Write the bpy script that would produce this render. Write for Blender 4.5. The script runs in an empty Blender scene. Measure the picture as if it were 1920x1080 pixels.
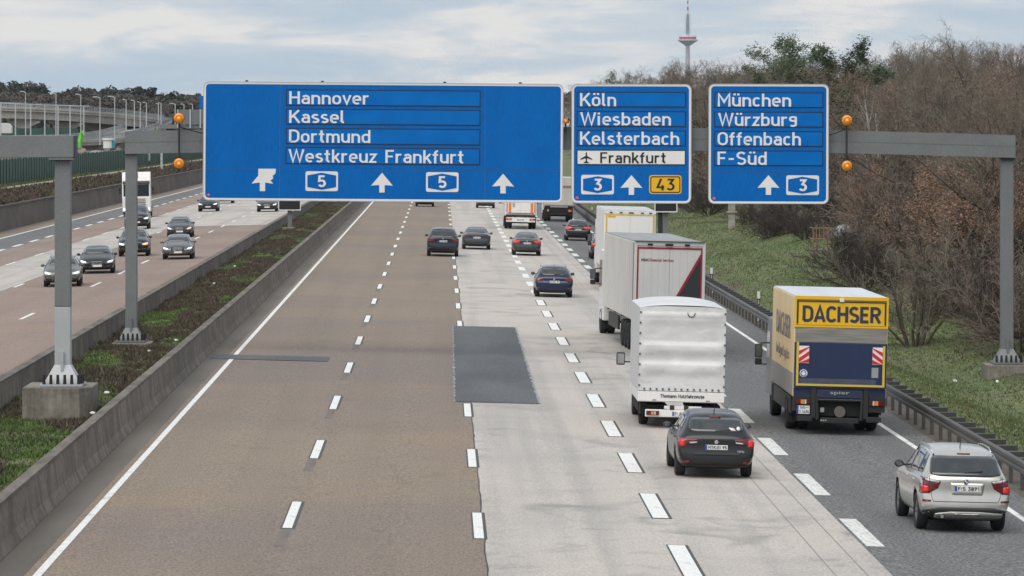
import bpy, bmesh, math, random
from mathutils import Vector, Matrix, Euler
from mathutils.bvhtree import BVHTree
from mathutils import geometry as mgeo
rnd = random.Random(7)
PI = math.pi
F = 8200.0            # focal length in photo pixels (1920 wide)
CAMH = 8.0            # eye height over the road centre, standing on an overbridge

# ------------------------------------------------------------------ camera, sky, sun, exposure
scene = bpy.context.scene
C = scene.collection
cam_d = bpy.data.cameras.new('camera')
cam = bpy.data.objects.new('camera', cam_d); C.objects.link(cam)
cam.location = (0, 0, CAMH); cam.rotation_euler = (math.radians(90), 0, 0)
cam_d.sensor_width = 36.0; cam_d.lens = 36.0*F/1920.0
cam_d.shift_x = (960-828)/1920.0
cam_d.shift_y = -(540-235)/1920.0
cam_d.clip_start = 1.0; cam_d.clip_end = 40000.0
scene.camera = cam

SUN_EL, SUN_AZ = math.radians(55), math.radians(205)     # azimuth clockwise from +Y: behind the camera, to the right
world = bpy.data.worlds.new('World'); scene.world = world; world.use_nodes = True
wn, wl = world.node_tree.nodes, world.node_tree.links
wn.clear()
w_out = wn.new('ShaderNodeOutputWorld'); w_bg = wn.new('ShaderNodeBackground')
w_bg.inputs['Strength'].default_value = 0.1
sky = wn.new('ShaderNodeTexSky'); sky.sky_type = 'NISHITA'; sky.sun_disc = False
sky.sun_elevation = SUN_EL; sky.sun_rotation = SUN_AZ; sky.air_density = 1.0; sky.dust_density = 2.0
w_tc = wn.new('ShaderNodeTexCoord')
w_mp = wn.new('ShaderNodeMapping'); w_mp.inputs['Scale'].default_value = (11.0, 11.0, 60.0); w_mp.inputs['Location'].default_value = (3.1, 0.4, 0.9)
w_n = wn.new('ShaderNodeTexNoise'); w_n.inputs['Scale'].default_value = 1.6; w_n.inputs['Detail'].default_value = 9; w_n.inputs['Roughness'].default_value = 0.6
w_n.inputs['Distortion'].default_value = 0.5
w_cr = wn.new('ShaderNodeValToRGB')
e = w_cr.color_ramp.elements
e[0].position = 0.38; e[0].color = (0.365, 0.455, 0.545, 1)
e[1].position = 0.60; e[1].color = (0.66, 0.64, 0.62, 1)
m_ = e.new(0.50); m_.color = (0.46, 0.515, 0.565, 1)
w_sc = wn.new('ShaderNodeVectorMath'); w_sc.operation = 'SCALE'; w_sc.inputs['Scale'].default_value = 10.0
w_mx = wn.new('ShaderNodeMix'); w_mx.data_type = 'RGBA'; w_mx.inputs['Factor'].default_value = 0.9
wl.new(w_tc.outputs['Generated'], w_mp.inputs['Vector']); wl.new(w_mp.outputs[0], w_n.inputs['Vector'])
wl.new(w_n.outputs['Fac'], w_cr.inputs['Fac']); wl.new(w_cr.outputs['Color'], w_sc.inputs[0])
wl.new(sky.outputs['Color'], w_mx.inputs['A']); wl.new(w_sc.outputs['Vector'], w_mx.inputs['B'])
wl.new(w_mx.outputs['Result'], w_bg.inputs['Color']); wl.new(w_bg.outputs[0], w_out.inputs['Surface'])

sun_d = bpy.data.lights.new('sun', 'SUN'); sun_d.energy = 1.5; sun_d.angle = math.radians(55); sun_d.color = (1.0, 0.93, 0.84)
sun = bpy.data.objects.new('sun', sun_d); C.objects.link(sun)
sdir = Vector((math.sin(SUN_AZ)*math.cos(SUN_EL), math.cos(SUN_AZ)*math.cos(SUN_EL), math.sin(SUN_EL)))
sun.rotation_euler = sdir.to_track_quat('Z', 'Y').to_euler(); sun.location = (0, 0, 60)
scene.view_settings.view_transform = 'Standard'; scene.view_settings.look = 'None'
scene.view_settings.exposure = 0.53; scene.view_settings.gamma = 1.0; scene.view_settings.use_curve_mapping = False
scene.render.engine = 'CYCLES'

# ------------------------------------------------------------------ helpers
def tag(o, label=None, cat=None, group=None, kind=None):
    if label: o['label'] = label
    if cat: o['category'] = cat
    if group: o['group'] = group
    if kind: o['kind'] = kind
    return o
def empty(name, loc=(0, 0, 0), rz=0.0, parent=None):
    o = bpy.data.objects.new(name, None); C.objects.link(o); o.location = loc; o.rotation_euler = (0, 0, rz)
    if parent: o.parent = parent
    o.empty_display_size = 0.3
    return o
class MB:
    """collects shapes for ONE mesh object"""
    def __init__(s): s.v = []; s.f = []; s.m = []; s.mi = 0
    def add(s, vs, fs):
        b = len(s.v); s.v += [tuple(v) for v in vs]
        for f in fs: s.f.append(tuple(i+b for i in f)); s.m.append(s.mi)
        return s
    def box(s, x0, x1, y0, y1, z0, z1):
        return s.add([(x0,y0,z0),(x1,y0,z0),(x1,y1,z0),(x0,y1,z0),(x0,y0,z1),(x1,y0,z1),(x1,y1,z1),(x0,y1,z1)],
                     [(0,3,2,1),(4,5,6,7),(0,1,5,4),(1,2,6,5),(2,3,7,6),(3,0,4,7)])
    def prism(s, poly, axis, a, b):
        """polygon in the two other axes extruded along axis from a to b"""
        n = len(poly)
        def P(p, t):
            return (t, p[0], p[1]) if axis == 'x' else ((p[0], t, p[1]) if axis == 'y' else (p[0], p[1], t))
        vs = [P(p, a) for p in poly]+[P(p, b) for p in poly]
        fs = [tuple(range(n))[::-1], tuple(range(n, 2*n))]+[(i, (i+1) % n, n+(i+1) % n, n+i) for i in range(n)]
        return s.add(vs, fs)
    def tube(s, p, q, r0, r1=None, n=8, caps=True):
        r1 = r0 if r1 is None else r1
        p = Vector(p); q = Vector(q); d = (q-p)
        if d.length < 1e-6: return s
        d.normalize(); u = d.orthogonal().normalized(); w = d.cross(u)
        vs = []
        for c, r in ((p, r0), (q, r1)):
            for i in range(n):
                a = 2*PI*i/n; vs.append(c+u*(r*math.cos(a))+w*(r*math.sin(a)))
        fs = [(i, (i+1) % n, n+(i+1) % n, n+i) for i in range(n)]
        if caps: fs += [tuple(range(n))[::-1], tuple(range(n, 2*n))]
        return s.add(vs, fs)
    def lathe(s, prof, c=(0,0,0), axis='z', n=16):
        """profile [(r,h)] around axis"""
        vs = []; k = len(prof)
        for i in range(n):
            a = 2*PI*i/n; ca, sa = math.cos(a), math.sin(a)
            for r, h in prof:
                p = (r*ca, r*sa, h) if axis == 'z' else ((h, r*ca, r*sa) if axis == 'x' else (r*ca, h, r*sa))
                vs.append((p[0]+c[0], p[1]+c[1], p[2]+c[2]))
        fs = []
        for i in range(n):
            j = (i+1) % n
            for t in range(k-1): fs.append((i*k+t, j*k+t, j*k+t+1, i*k+t+1))
        return s.add(vs, fs)
    def build(s, name, mat, parent=None, smooth=False, bevel=0.0):
        me = bpy.data.meshes.new(name); me.from_pydata(s.v, [], s.f)
        mats = mat if isinstance(mat, (list, tuple)) else [mat]
        for m in mats: me.materials.append(m)
        if len(mats) > 1:
            for p, i in zip(me.polygons, s.m): p.material_index = i
        if bevel > 0:
            bm = bmesh.new(); bm.from_mesh(me); bmesh.ops.remove_doubles(bm, verts=bm.verts, dist=1e-5)
            bmesh.ops.recalc_face_normals(bm, faces=bm.faces)
            ed = [x for x in bm.edges if len(x.link_faces) == 2 and x.calc_face_angle(0) > 0.6]
            bmesh.ops.bevel(bm, geom=ed, offset=bevel, segments=2, affect='EDGES', profile=0.6, clamp_overlap=True)
            bm.to_mesh(me); bm.free()
        if smooth:
            for p in me.polygons: p.use_smooth = True
        me.update()
        o = bpy.data.objects.new(name, me); C.objects.link(o)
        if parent is not None: o.parent = parent
        return o
def inst(name, mesh_obj, parent=None, loc=(0,0,0), rot=(0,0,0), sc=(1,1,1)):
    o = bpy.data.objects.new(name, mesh_obj.data if hasattr(mesh_obj, 'data') else mesh_obj); C.objects.link(o)
    if parent is not None: o.parent = parent
    o.location = loc; o.rotation_euler = rot; o.scale = sc if isinstance(sc, (tuple, list)) else (sc, sc, sc)
    return o
def copy_tree(o, parent=None):
    c = o.copy(); C.objects.link(c)
    if parent is not None:
        c.parent = parent; c.matrix_parent_inverse = o.matrix_parent_inverse.copy()
    for ch in list(kids.get(o.name, [])) if False else [x for x in o.children]: copy_tree(ch, c)
    return c

MATS = {}
def mat(name, col, rough=0.7, metal=0.0, var=0.0, scale=1.0, stretch=(1,1,1), bump=0.0, bscale=None, coat=0.0, emit=None, estr=0.0,
        col2=None, lo=0.35, hi=0.65, fine=0.0, fscale=30.0, spec=0.5, streak=0.0):
    """principled material with layered object-space noise for colour, wear and relief"""
    if name in MATS: return MATS[name]
    m = bpy.data.materials.new(name); m.use_nodes = True; MATS[name] = m
    n, l = m.node_tree.nodes, m.node_tree.links; b = n['Principled BSDF']
    b.inputs['Roughness'].default_value = rough; b.inputs['Metallic'].default_value = metal
    b.inputs['Coat Weight'].default_value = coat; b.inputs['Coat Roughness'].default_value = 0.05
    b.inputs['Specular IOR Level'].default_value = spec
    if emit: b.inputs['Emission Color'].default_value = (*emit, 1); b.inputs['Emission Strength'].default_value = estr
    c = (*col, 1)
    tc = n.new('ShaderNodeTexCoord')
    cur = None
    def noise(sc, st, det=5, dist=0.0):
        mp = n.new('ShaderNodeMapping'); mp.inputs['Scale'].default_value = st
        t = n.new('ShaderNodeTexNoise'); t.inputs['Scale'].default_value = sc; t.inputs['Detail'].default_value = det; t.inputs['Distortion'].default_value = dist
        l.new(tc.outputs['Object'], mp.inputs[0]); l.new(mp.outputs[0], t.inputs['Vector']); return t
    if var > 0 or col2:
        t = noise(scale, stretch, 6)
        r = n.new('ShaderNodeMapRange'); r.inputs['From Min'].default_value = lo; r.inputs['From Max'].default_value = hi
        l.new(t.outputs['Fac'], r.inputs['Value'])
        mx = n.new('ShaderNodeMix'); mx.data_type = 'RGBA'
        d = 1-var
        mx.inputs['A'].default_value = c
        mx.inputs['B'].default_value = (*col2, 1) if col2 else (col[0]*d, col[1]*d, col[2]*d, 1)
        l.new(r.outputs[0], mx.inputs['Factor']); cur = mx.outputs['Result']
    if streak > 0:
        t = noise(1.0, (9, 9, 0.55), 4)
        r = n.new('ShaderNodeMapRange'); r.inputs['From Min'].default_value = 0.42; r.inputs['From Max'].default_value = 0.72
        r.inputs['To Min'].default_value = 1.0; r.inputs['To Max'].default_value = 1-streak
        l.new(t.outputs['Fac'], r.inputs['Value'])
        mx = n.new('ShaderNodeMix'); mx.data_type = 'RGBA'; mx.blend_type = 'MULTIPLY'; mx.inputs['Factor'].default_value = 1.0
        if cur: l.new(cur, mx.inputs['A'])
        else: mx.inputs['A'].default_value = c
        l.new(r.outputs[0], mx.inputs['B']); cur = mx.outputs['Result']
    if fine > 0:
        t = noise(fscale, (1,1,1), 3)
        r = n.new('ShaderNodeMapRange'); r.inputs['From Min'].default_value = 0.3; r.inputs['From Max'].default_value = 0.7
        r.inputs['To Min'].default_value = 1-fine; r.inputs['To Max'].default_value = 1+fine
        l.new(t.outputs['Fac'], r.inputs['Value'])
        mx = n.new('ShaderNodeMix'); mx.data_type = 'RGBA'; mx.blend_type = 'MULTIPLY'; mx.inputs['Factor'].default_value = 1.0
        if cur: l.new(cur, mx.inputs['A'])
        else: mx.inputs['A'].default_value = c
        l.new(r.outputs[0], mx.inputs['B']); cur = mx.outputs['Result']
    if cur: l.new(cur, b.inputs['Base Color'])
    else: b.inputs['Base Color'].default_value = c
    if bump > 0:
        t = noise(bscale or fscale, (1,1,1), 4)
        bp = n.new('ShaderNodeBump'); bp.inputs['Strength'].default_value = bump; bp.inputs['Distance'].default_value = 0.02
        l.new(t.outputs['Fac'], bp.inputs['Height']); l.new(bp.outputs[0], b.inputs['Normal'])
    return m
def node_tools(m):
    n, l = m.node_tree.nodes, m.node_tree.links
    tc = n.new('ShaderNodeTexCoord')
    def noise(sc, st=(1,1,1), det=5, dist=0.0, loc=(0,0,0)):
        mp = n.new('ShaderNodeMapping'); mp.inputs['Scale'].default_value = st; mp.inputs['Location'].default_value = loc
        t = n.new('ShaderNodeTexNoise'); t.inputs['Scale'].default_value = sc; t.inputs['Detail'].default_value = det; t.inputs['Distortion'].default_value = dist
        l.new(tc.outputs['Object'], mp.inputs[0]); l.new(mp.outputs[0], t.inputs['Vector']); return t.outputs['Fac']
    def rng(v, a, b, c=0.0, d=1.0):
        r = n.new('ShaderNodeMapRange'); r.inputs['From Min'].default_value = a; r.inputs['From Max'].default_value = b
        r.inputs['To Min'].default_value = c; r.inputs['To Max'].default_value = d; l.new(v, r.inputs['Value']); return r.outputs[0]
    def mix(f, a, b, mode='MIX'):
        mx = n.new('ShaderNodeMix'); mx.data_type = 'RGBA'; mx.blend_type = mode
        for k, v in (('Factor', f), ('A', a), ('B', b)):
            if isinstance(v, (int, float)): mx.inputs[k].default_value = v if k == 'Factor' else (v, v, v, 1)
            elif isinstance(v, tuple): mx.inputs[k].default_value = (*v, 1)
            else: l.new(v, mx.inputs[k])
        return mx.outputs['Result']
    def math_(op, a, b=0.0):
        q = n.new('ShaderNodeMath'); q.operation = op
        for i, v in enumerate((a, b)):
            if isinstance(v, (int, float)): q.inputs[i].default_value = v
            else: l.new(v, q.inputs[i])
        return q.outputs[0]
    return n, l, tc, noise, rng, mix, math_
def new_mat(name, rough=0.85):
    m = bpy.data.materials.new(name); m.use_nodes = True; MATS[name] = m
    m.node_tree.nodes['Principled BSDF'].inputs['Roughness'].default_value = rough
    return m, m.node_tree.nodes['Principled BSDF']

# road plane heights
def zr(x): return -0.025*x                       # our carriageway falls to the right
def zo(x): return 0.20+0.02*(x+12.0)             # oncoming carriageway falls to the left
def smooth(t): t = max(0.0, min(1.0, t)); return t*t*(3-2*t)
def z_right(x, y):
    """verge and embankment right of the road"""
    base = -0.33
    low = -0.95+smooth((y-150)/90.0)*1.85            # height reached at x = 18.5
    if x < 13.9: return base-0.04*max(0, x-12.9)
    t = smooth((x-13.9)/4.6)
    z = -0.37*(1-t)+low*t
    if x > 18.5: z += min(5.0, 0.22*(x-18.5)) if x > 18.5 else 0
    z += 0.10*math.sin(x*1.3+y*0.05)*min(1, max(0, (x-14)/3.0))+0.05*math.sin(y*0.31+x*0.7)*min(1, max(0, (x-14)/3.0))
    return z
HAZE = 0.000035
from mathutils import noise as mnoise
# ------------------------------------------------------------------ surface materials
def road_mats():
    m, b = new_mat('old_concrete', 0.82); n, l, tc, noise, rng, mix, mth = node_tools(m)
    c = mix(rng(noise(0.10, (1, .5, 1), 4), .4, .62), (.475, .438, .400), (.500, .450, .408))
    c = mix(rng(noise(0.16, (1.3, 1.0, 1), 6, .6, (3, 8, 0)), .48, .70, 0, .6), c, (.31, .298, .28))
    c = mix(rng(noise(0.55, (.8, .55, 1), 9, 1.3), .565, .72, 0, .60), c, (.20, .20, .20))
    c = mix(rng(noise(1.0, (1.1, .012, 1), 3, 0, (7, 0, 0)), .48, .66, 0, .38), c, (.27, .265, .26))
    c = mix(1.0, c, rng(noise(22, (1, .25, 1), 3), .25, .75, .80, 1.18), 'MULTIPLY')
    l.new(c, b.inputs['Base Color'])
    def brown(name, ca, cb, cc):
        m, b = new_mat(name, 0.88); n, l, tc, noise, rng, mix, mth = node_tools(m)
        c = mix(rng(noise(0.13, (1, .5, 1), 5, .4), .38, .64), ca, cb)
        c = mix(rng(noise(0.06, (.6, .9, 1), 5, .5, (5, 2, 0)), .46, .60, 0, .9), c, cc); c = mix(rng(noise(0.11, (1, .6, 1), 6, 1, (1, 7, 0)), .55, .68, 0, .5), c, tuple(v*f for v, f in zip(ca, (1.22, 1.1, .98))))
        c = mix(rng(noise(1.0, (.9, .01, 1), 3, 0, (2, 0, 0)), .46, .66, 0, .30), c, tuple(v*.72 for v in ca))
        c = mix(rng(noise(0.8, (1, .4, 1), 7, .8), .60, .75, 0, .35), c, tuple(v*.6 for v in ca))
        c = mix(1.0, c, rng(noise(20, (1, .25, 1), 4), .28, .72, .68, 1.32), 'MULTIPLY')
        l.new(c, b.inputs['Base Color'])
    brown('brown_pavement', (.226, .180, .138), (.246, .194, .144), (.198, .160, .140))
    brown('red_brown_pavement', (.262, .196, .162), (.280, .217, .183), (.235, .176, .148))
    m, b = new_mat('asphalt', 0.9); n, l, tc, noise, rng, mix, mth = node_tools(m)
    c = mix(rng(noise(0.12, (1, .4, 1), 5), .4, .62), (.122, .122, .124), (.142, .141, .142))
    c = mix(rng(noise(1.0, (.9, .01, 1), 3), .46, .66, 0, .4), c, (.098, .099, .102))
    c = mix(1.0, c, rng(noise(17, (1, .5, 1), 3), .30, .70, .40, 1.75), 'MULTIPLY')
    l.new(c, b.inputs['Base Color'])
    m, b = new_mat('fresh_patch', 0.8); n, l, tc, noise, rng, mix, mth = node_tools(m)
    c = mix(rng(noise(0.35, (1.5, .25, 1), 5, .3), .35, .65), (.074, .078, .084), (.105, .110, .114))
    c = mix(1.0, c, rng(noise(16, (1, .3, 1), 4), .3, .7, .7, 1.35), 'MULTIPLY')
    l.new(c, b.inputs['Base Color'])
    m, b = new_mat('worn_paint', 0.7); n, l, tc, noise, rng, mix, mth = node_tools(m)
    c = mix(rng(noise(2.0, (1, .4, 1), 6), .60, .74, 0, .8), (.78, .78, .76), (.40, .39, .37))
    c = mix(1.0, c, rng(noise(14, (1, .3, 1), 3), .3, .7, .86, 1.08), 'MULTIPLY')
    l.new(c, b.inputs['Base Color'])
    m, b = new_mat('ribbed_paint', 0.7); n, l, tc, noise, rng, mix, mth = node_tools(m)
    c = mix(rng(noise(5.0, (2.5, .35, 1), 4), .42, .66, 0, .55), (.72, .72, .69), (.30, .30, .29))
    l.new(c, b.inputs['Base Color'])
    m, b = new_mat('barrier_concrete', 0.9); n, l, tc, noise, rng, mix, mth = node_tools(m)
    c = mix(rng(noise(0.5, (1, .3, 1), 6), .35, .65), (.220, .182, .152), (.165, .138, .116))
    c = mix(rng(noise(0.8, (2, 1.3, .8), 8, .9), .42, .60, 0, .6), c, (.070, .060, .052))
    c = mix(1.0, c, rng(noise(9, (1, 1, 1), 4), .3, .7, .75, 1.25), 'MULTIPLY')
    l.new(c, b.inputs['Base Color'])
    m, b = new_mat('grass_ground', 0.95); n, l, tc, noise, rng, mix, mth = node_tools(m)
    c = mix(rng(noise(0.22, (1, .35, 1), 7, .5), .36, .62), (.092, .130, .042), (.125, .145, .058))
    c = mix(rng(noise(0.5, (1, .4, 1), 7, .8, (9, 0, 0)), .55, .70, 0, .85), c, (.135, .115, .075))
    c = mix(1.0, c, rng(noise(5, (1, .6, 1), 6), .3, .7, .55, 1.4), 'MULTIPLY')
    l.new(c, b.inputs['Base Color'])
    m, b = new_mat('bare_soil', 0.95); n, l, tc, noise, rng, mix, mth = node_tools(m)
    c = mix(rng(noise(0.6, (1, .5, 1), 7, .5), .36, .64), (.085, .068, .054), (.125, .102, .082))
    c = mix(1.0, c, rng(noise(8, (1, .8, 1), 5), .3, .7, .6, 1.4), 'MULTIPLY')
    l.new(c, b.inputs['Base Color'])
    m, b = new_mat('forest_floor', 0.95); n, l, tc, noise, rng, mix, mth = node_tools(m)
    c = mix(rng(noise(0.25, (1, 1, 1), 7, .5), .36, .64), (.085, .068, .048), (.075, .080, .040))
    l.new(c, b.inputs['Base Color'])
road_mats()
paint = MATS['worn_paint']; asphalt = MATS['asphalt']
steel = mat('galvanised_grey', (.185, .198, .20), .55, .15, var=.10, scale=1.3, fine=.10, fscale=25)
steel_light = mat('pale_grey_paint', (.42, .44, .45), .5, .1, var=.06, scale=2, fine=.05)
dark_metal = mat('dark_metal', (.035, .036, .038), .5, .3)
rail_steel = mat('weathered_rail', (.125, .122, .115), .5, .3, var=.35, scale=.8, stretch=(1, .3, 1), fine=.15)
conc = mat('footing_concrete', (.27, .245, .205), .92, var=.35, scale=1.4, fine=.18, fscale=9, streak=.3)
black = mat('black_rubber', (.018, .018, .019), .8)
white_p = mat('white_plastic', (.72, .72, .70), .5, fine=.04)

def strip(name, x0, x1, y0, y1, zf, m, dz=0.0, kind='structure', parent=None, nx=2, step=10.0, label=None):
    mb = MB(); ny = max(1, int((y1-y0)/step)); vs = []
    for j in range(ny+1):
        y = y0+(y1-y0)*j/ny
        for i in range(nx+1):
            x = x0+(x1-x0)*i/nx; vs.append((x, y, zf(x)+dz))
    mb.add(vs, [(j*(nx+1)+i, j*(nx+1)+i+1, (j+1)*(nx+1)+i+1, (j+1)*(nx+1)+i) for j in range(ny) for i in range(nx)])
    o = mb.build(name, m, parent)
    if parent is None: o['kind'] = kind
    return o
# ------------------------------------------------------------------ ground
gb = MB(); gb.add([(-9000, -300, -2.2), (9000, -300, -2.2), (9000, 30000, -2.2), (-9000, 30000, -2.2)], [(0, 1, 2, 3)])
gb.build('ground', MATS['forest_floor'])['kind'] = 'structure'
def sheet(name, xs, ys, zf, mats, mfun=None):
    mb = MB(); vs = [(x, y, zf(x, y)) for y in ys for x in xs]; k = len(xs)
    mb.v = vs
    for j in range(len(ys)-1):
        for i in range(k-1):
            mb.f.append((j*k+i, j*k+i+1, (j+1)*k+i+1, (j+1)*k+i)); mb.m.append(mfun((xs[i]+xs[i+1])/2, (ys[j]+ys[j+1])/2) if mfun else 0)
    o = mb.build(name, mats, smooth=True); o['kind'] = 'structure'; return o
ys = [40+i*3.0 for i in range(170)]+[560+i*20 for i in range(30)]+[1200, 1500, 2200, 3000]
xs = [12.9, 13.3]+[13.8+i*.55 for i in range(34)]+[33, 37, 45, 60, 90, 150, 300, 700]
sheet('embankment', xs, ys, z_right, [MATS['grass_ground'], MATS['bare_soil'], MATS['forest_floor']],
      lambda x, y: 1 if x < 14.7+.5*math.sin(y*.4) else (2 if x > 20.5+(y-150)*.006+1.0*math.sin(y*.11)+.5*math.sin(y*.37) else 0))
def z_left(x, y): return 2.4+0.05*math.sin(x*.8+y*.07)-.72*smooth((x+37)/2.3)
sheet('left_verge', [-700, -300, -150, -90, -60, -50, -44, -41, -40.2, -39.5, -38.8, -37.0, -36.4, -35.8, -35.2, -34.6], ys, z_left, [MATS['grass_ground'], MATS['bare_soil'], MATS['forest_floor']],
      lambda x, y: 1 if x > -38 or x < -45 else 0)
strip('path', -38.7, -36.9, 60, 1200, lambda x: 2.53, mat('tan_path', (.37, .33, .27), .95, var=.2, scale=.4, fine=.1, fscale=6))
def z_med(x, y):
    t = min(1.0, max(0.0, (x+11.95)/3.7)); return .30+.10*math.sin(PI*t)+.05*math.sin(y*.5+x*2)+.04*math.sin(y*1.7)
sheet('median_soil', [-12.1+i*.32 for i in range(13)], [40+i*1.5 for i in range(330)]+[540+i*20 for i in range(34)], z_med, [MATS['bare_soil'], MATS['grass_ground']],
      lambda x, y: 1 if mnoise.noise((x*.4, y*.06, 3)) > 0.05 else 0)

# ------------------------------------------------------------------ our carriageway
YN, YF = 30, 1300
road = strip('road', -8.0, .83, YN, YF, zr, MATS['brown_pavement']); 
conc_lane = strip('road_concrete_lanes', .83, 8.22, YN, YF, zr, MATS['old_concrete'])
asph_lane = strip('road_asphalt_lane', 8.22, 13.0, YN, YF, zr, asphalt)
strip('left_shoulder', -7.95, -7.25, YN, YF, zr, mat('dirty_shoulder', (.165, .145, .125), .92, var=.3, scale=.4, stretch=(2, .2, 1), fine=.2), .004)
jl = MB(); pts = []
y = YN
while y < 700:
    pts.append((.83+.05*mnoise.noise((0, y*.25, 1))+.03*mnoise.noise((4, y*1.1, 1)), y, +.012+.02*abs(mnoise.noise((9, y*.5, 0))))); y += 1.0
vs = []
for x, yy, w in pts: vs += [(x-w, yy, zr(x)+.006), (x+w, yy, zr(x)+.006)]
jl.add(vs, [(2*i, 2*i+1, 2*i+3, 2*i+2) for i in range(len(pts)-1)])
jl.build('joint_seal', mat('tar_seal', (.035, .035, .037), .6, var=.5, scale=2), conc_lane)
for x in (7.15, 7.75): strip('joint_line', x, x+.02, YN, 600, zr, mat('tar_line', (.27, .26, .245), .8), .006, parent=conc_lane)
def flat(poly, zf, dz, th=.0):
    mb = MB(); mb.add([(x, y, zf(x)+dz) for x, y in poly], [tuple(range(len(poly)))]); return mb
def dash_row(parent, x, y0, per, n, ln, w, zf, m, name, tiltc, under=True, skip=(), ghost=0.0, dz=.008):
    proto = None; up = None; gp = None
    tilt = math.atan(tiltc)
    for i in range(n):
        if i in skip: continue
        yc = y0+per*i; z = zf(x)
        if proto is None:
            k = MB(); k.add([(-w/2, -ln/2, 0), (w/2, -ln/2, 0), (w/2, ln/2, 0), (-w/2, ln/2, 0)], [(0, 1, 2, 3)])
            proto = k.build(name, m, parent); o = proto
            proto.location = (x, yc, z+dz); proto.rotation_euler = (0, -tilt, 0)
            if under:
                k = MB(); q = .035; k.add([(-w/2-q, -ln/2-.12, 0), (w/2+q+.03, -ln/2-.12, 0), (w/2+q+.03, ln/2+.1, 0), (-w/2-q, ln/2+.1, 0)], [(0, 1, 2, 3)])
                up = k.build('dash_edge', mat('dash_border', (.085, .08, .078), .8, var=.3, scale=3), parent)
                up.location = (x, yc, z+dz-.004); up.rotation_euler = (0, -tilt, 0)
            if ghost:
                k = MB(); k.add([(-w*.62, -ln/2-3.8, 0), (w*.5, -ln/2-3.8, 0), (w*.55, -ln/2-.15, 0), (-w*.6, -ln/2-.15, 0)], [(0, 1, 2, 3)])
                gp = k.build('removed_dash', mat('ghost_mark', (.190, .160, .138), .85, var=.35, scale=2.2, stretch=(1, .2, 1)), parent)
                gp.location = (x+ghost, yc, z+dz-.004); gp.rotation_euler = (0, -tilt, 0)
        else:
            inst(name, proto, parent, (x, yc, z+dz), (0, -tilt, 0))
            if up and i < 12: inst('dash_edge', up, parent, (x, yc, z+dz-.004), (0, -tilt, 0))
            if gp and i < 9: inst('removed_dash', gp, parent, (x+ghost, yc, z+dz-.004), (0, -tilt, 0))
dash_row(road, -3.04, 71.0, 18.0, 26, 6.0, .19, zr, paint, 'lane_dash', -.025, ghost=-.02)
dash_row(conc_lane, .73, 69.9, 17.75, 26, 5.6, .19, zr, paint, 'lane_dash', -.025, skip=(4, 5), ghost=-.0)
dash_row(conc_lane, 4.53, 69.6, 11.85, 38, 6.0, .33, zr, paint, 'lane_dash', -.025, ghost=0)
dash_row(asph_lane, 8.46, 76.4, 11.8, 38, 6.0, .36, zr, MATS['ribbed_paint'], 'lane_dash', -.025, under=False)
ed = strip('edge_line', -7.10, -6.95, YN, YF, zr, paint, .008, parent=road)
ed2 = MB(); vs = []
Y2 = [30, 70, 100, 130, 160, 220, 300, 420, 700, 1300]; X2 = [12.28, 12.28, 12.26, 12.15, 12.0, 11.85, 11.7, 11.6, 11.5, 11.4]
for yy, xx in zip(Y2, X2): vs += [(xx-.075, yy, zr(xx)+.006), (xx+.075, yy, zr(xx)+.006)]
ed2.add(vs, [(2*i, 2*i+1, 2*i+3, 2*i+2) for i in range(len(Y2)-1)]); ed2.build('edge_line', paint, asph_lane)
# dark repair patch with ragged pale edges
def ragged(x0, x1, xa, xb, y0, y1, n, amp, seed):
    L, R = [], []
    for i in range(n+1):
        t = i/n; yy = y0+(y1-y0)*t
        L.append((x0+(x1-x0)*t+amp*mnoise.noise((seed, yy*1.3, 0))+amp*.6*mnoise.noise((seed, yy*3.7, 5)), yy))
        R.append((xa+(xb-xa)*t+amp*mnoise.noise((seed+9, yy*1.1, 0)), yy))
    return L+R[::-1]
Lx = ragged(.40, .47, 2.80, 2.92, 126.6, 174.5, 90, .09, 1.0)
big = ragged(.36, .42, 2.86, 2.99, 126.6, 174.5, 90, .10, 4.0)
def quadstrip(poly, zf, dz):
    n = len(poly)//2; mb = MB(); vs = []
    for i in range(n): a = poly[i]; b = poly[-1-i]; vs += [(a[0], a[1], zf(a[0])+dz), (b[0], b[1], zf(b[0])+dz)]
    mb.add(vs, [(2*i, 2*i+1, 2*i+3, 2*i+2) for i in range(n-1)]); return mb
quadstrip(big, zr, .012).build('patch_edge', mat('pale_seal', (.34, .365, .38), .7, var=.5, scale=3), conc_lane)
quadstrip(Lx, zr, .016).build('repair_patch', MATS['fresh_patch'], conc_lane)
quadstrip(ragged(-7.75, -7.75, -3.82, -3.8, 146.2, 149.0, 8, .03, 2.0), zr, .016).build('repair_patch', MATS['fresh_patch'], road)
# ------------------------------------------------------------------ oncoming carriageway
on = strip('oncoming_road', -21.25, -12.1, YN, 345, zo, MATS['red_brown_pavement'])
strip('oncoming_road_far', -21.25, -12.1, 345, YF, zo, MATS['old_concrete'])
onc = strip('oncoming_road_concrete', -25.2, -21.25, YN, YF, zo, MATS['old_concrete'])
onr = strip('oncoming_road_slow_lane', -28.5, -25.2, YN, YF, zo, MATS['red_brown_pavement'])
ona = strip('oncoming_road_asphalt', -32.1, -28.5, YN, YF, zo, asphalt)
strip('oncoming_shoulder', -34.6, -32.1, YN, YF, zo, MATS['brown_pavement'])
dash_row(on, -17.15, 181-36, 18.0, 26, 6.0, .17, zo, paint, 'lane_dash', .02, under=False)
dash_row(on, -21.05, 217.8-18*3, 18.0, 26, 5.0, .17, zo, paint, 'lane_dash', .02, under=False)
dash_row(onr, -25.1, 254.9-18*2, 18.0, 24, 6.0, .17, zo, paint, 'lane_dash', .02, under=False)
dash_row(ona, -28.7, 296-24, 12.0, 34, 6.0, .30, zo, paint, 'lane_dash', .02, under=False)
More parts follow.
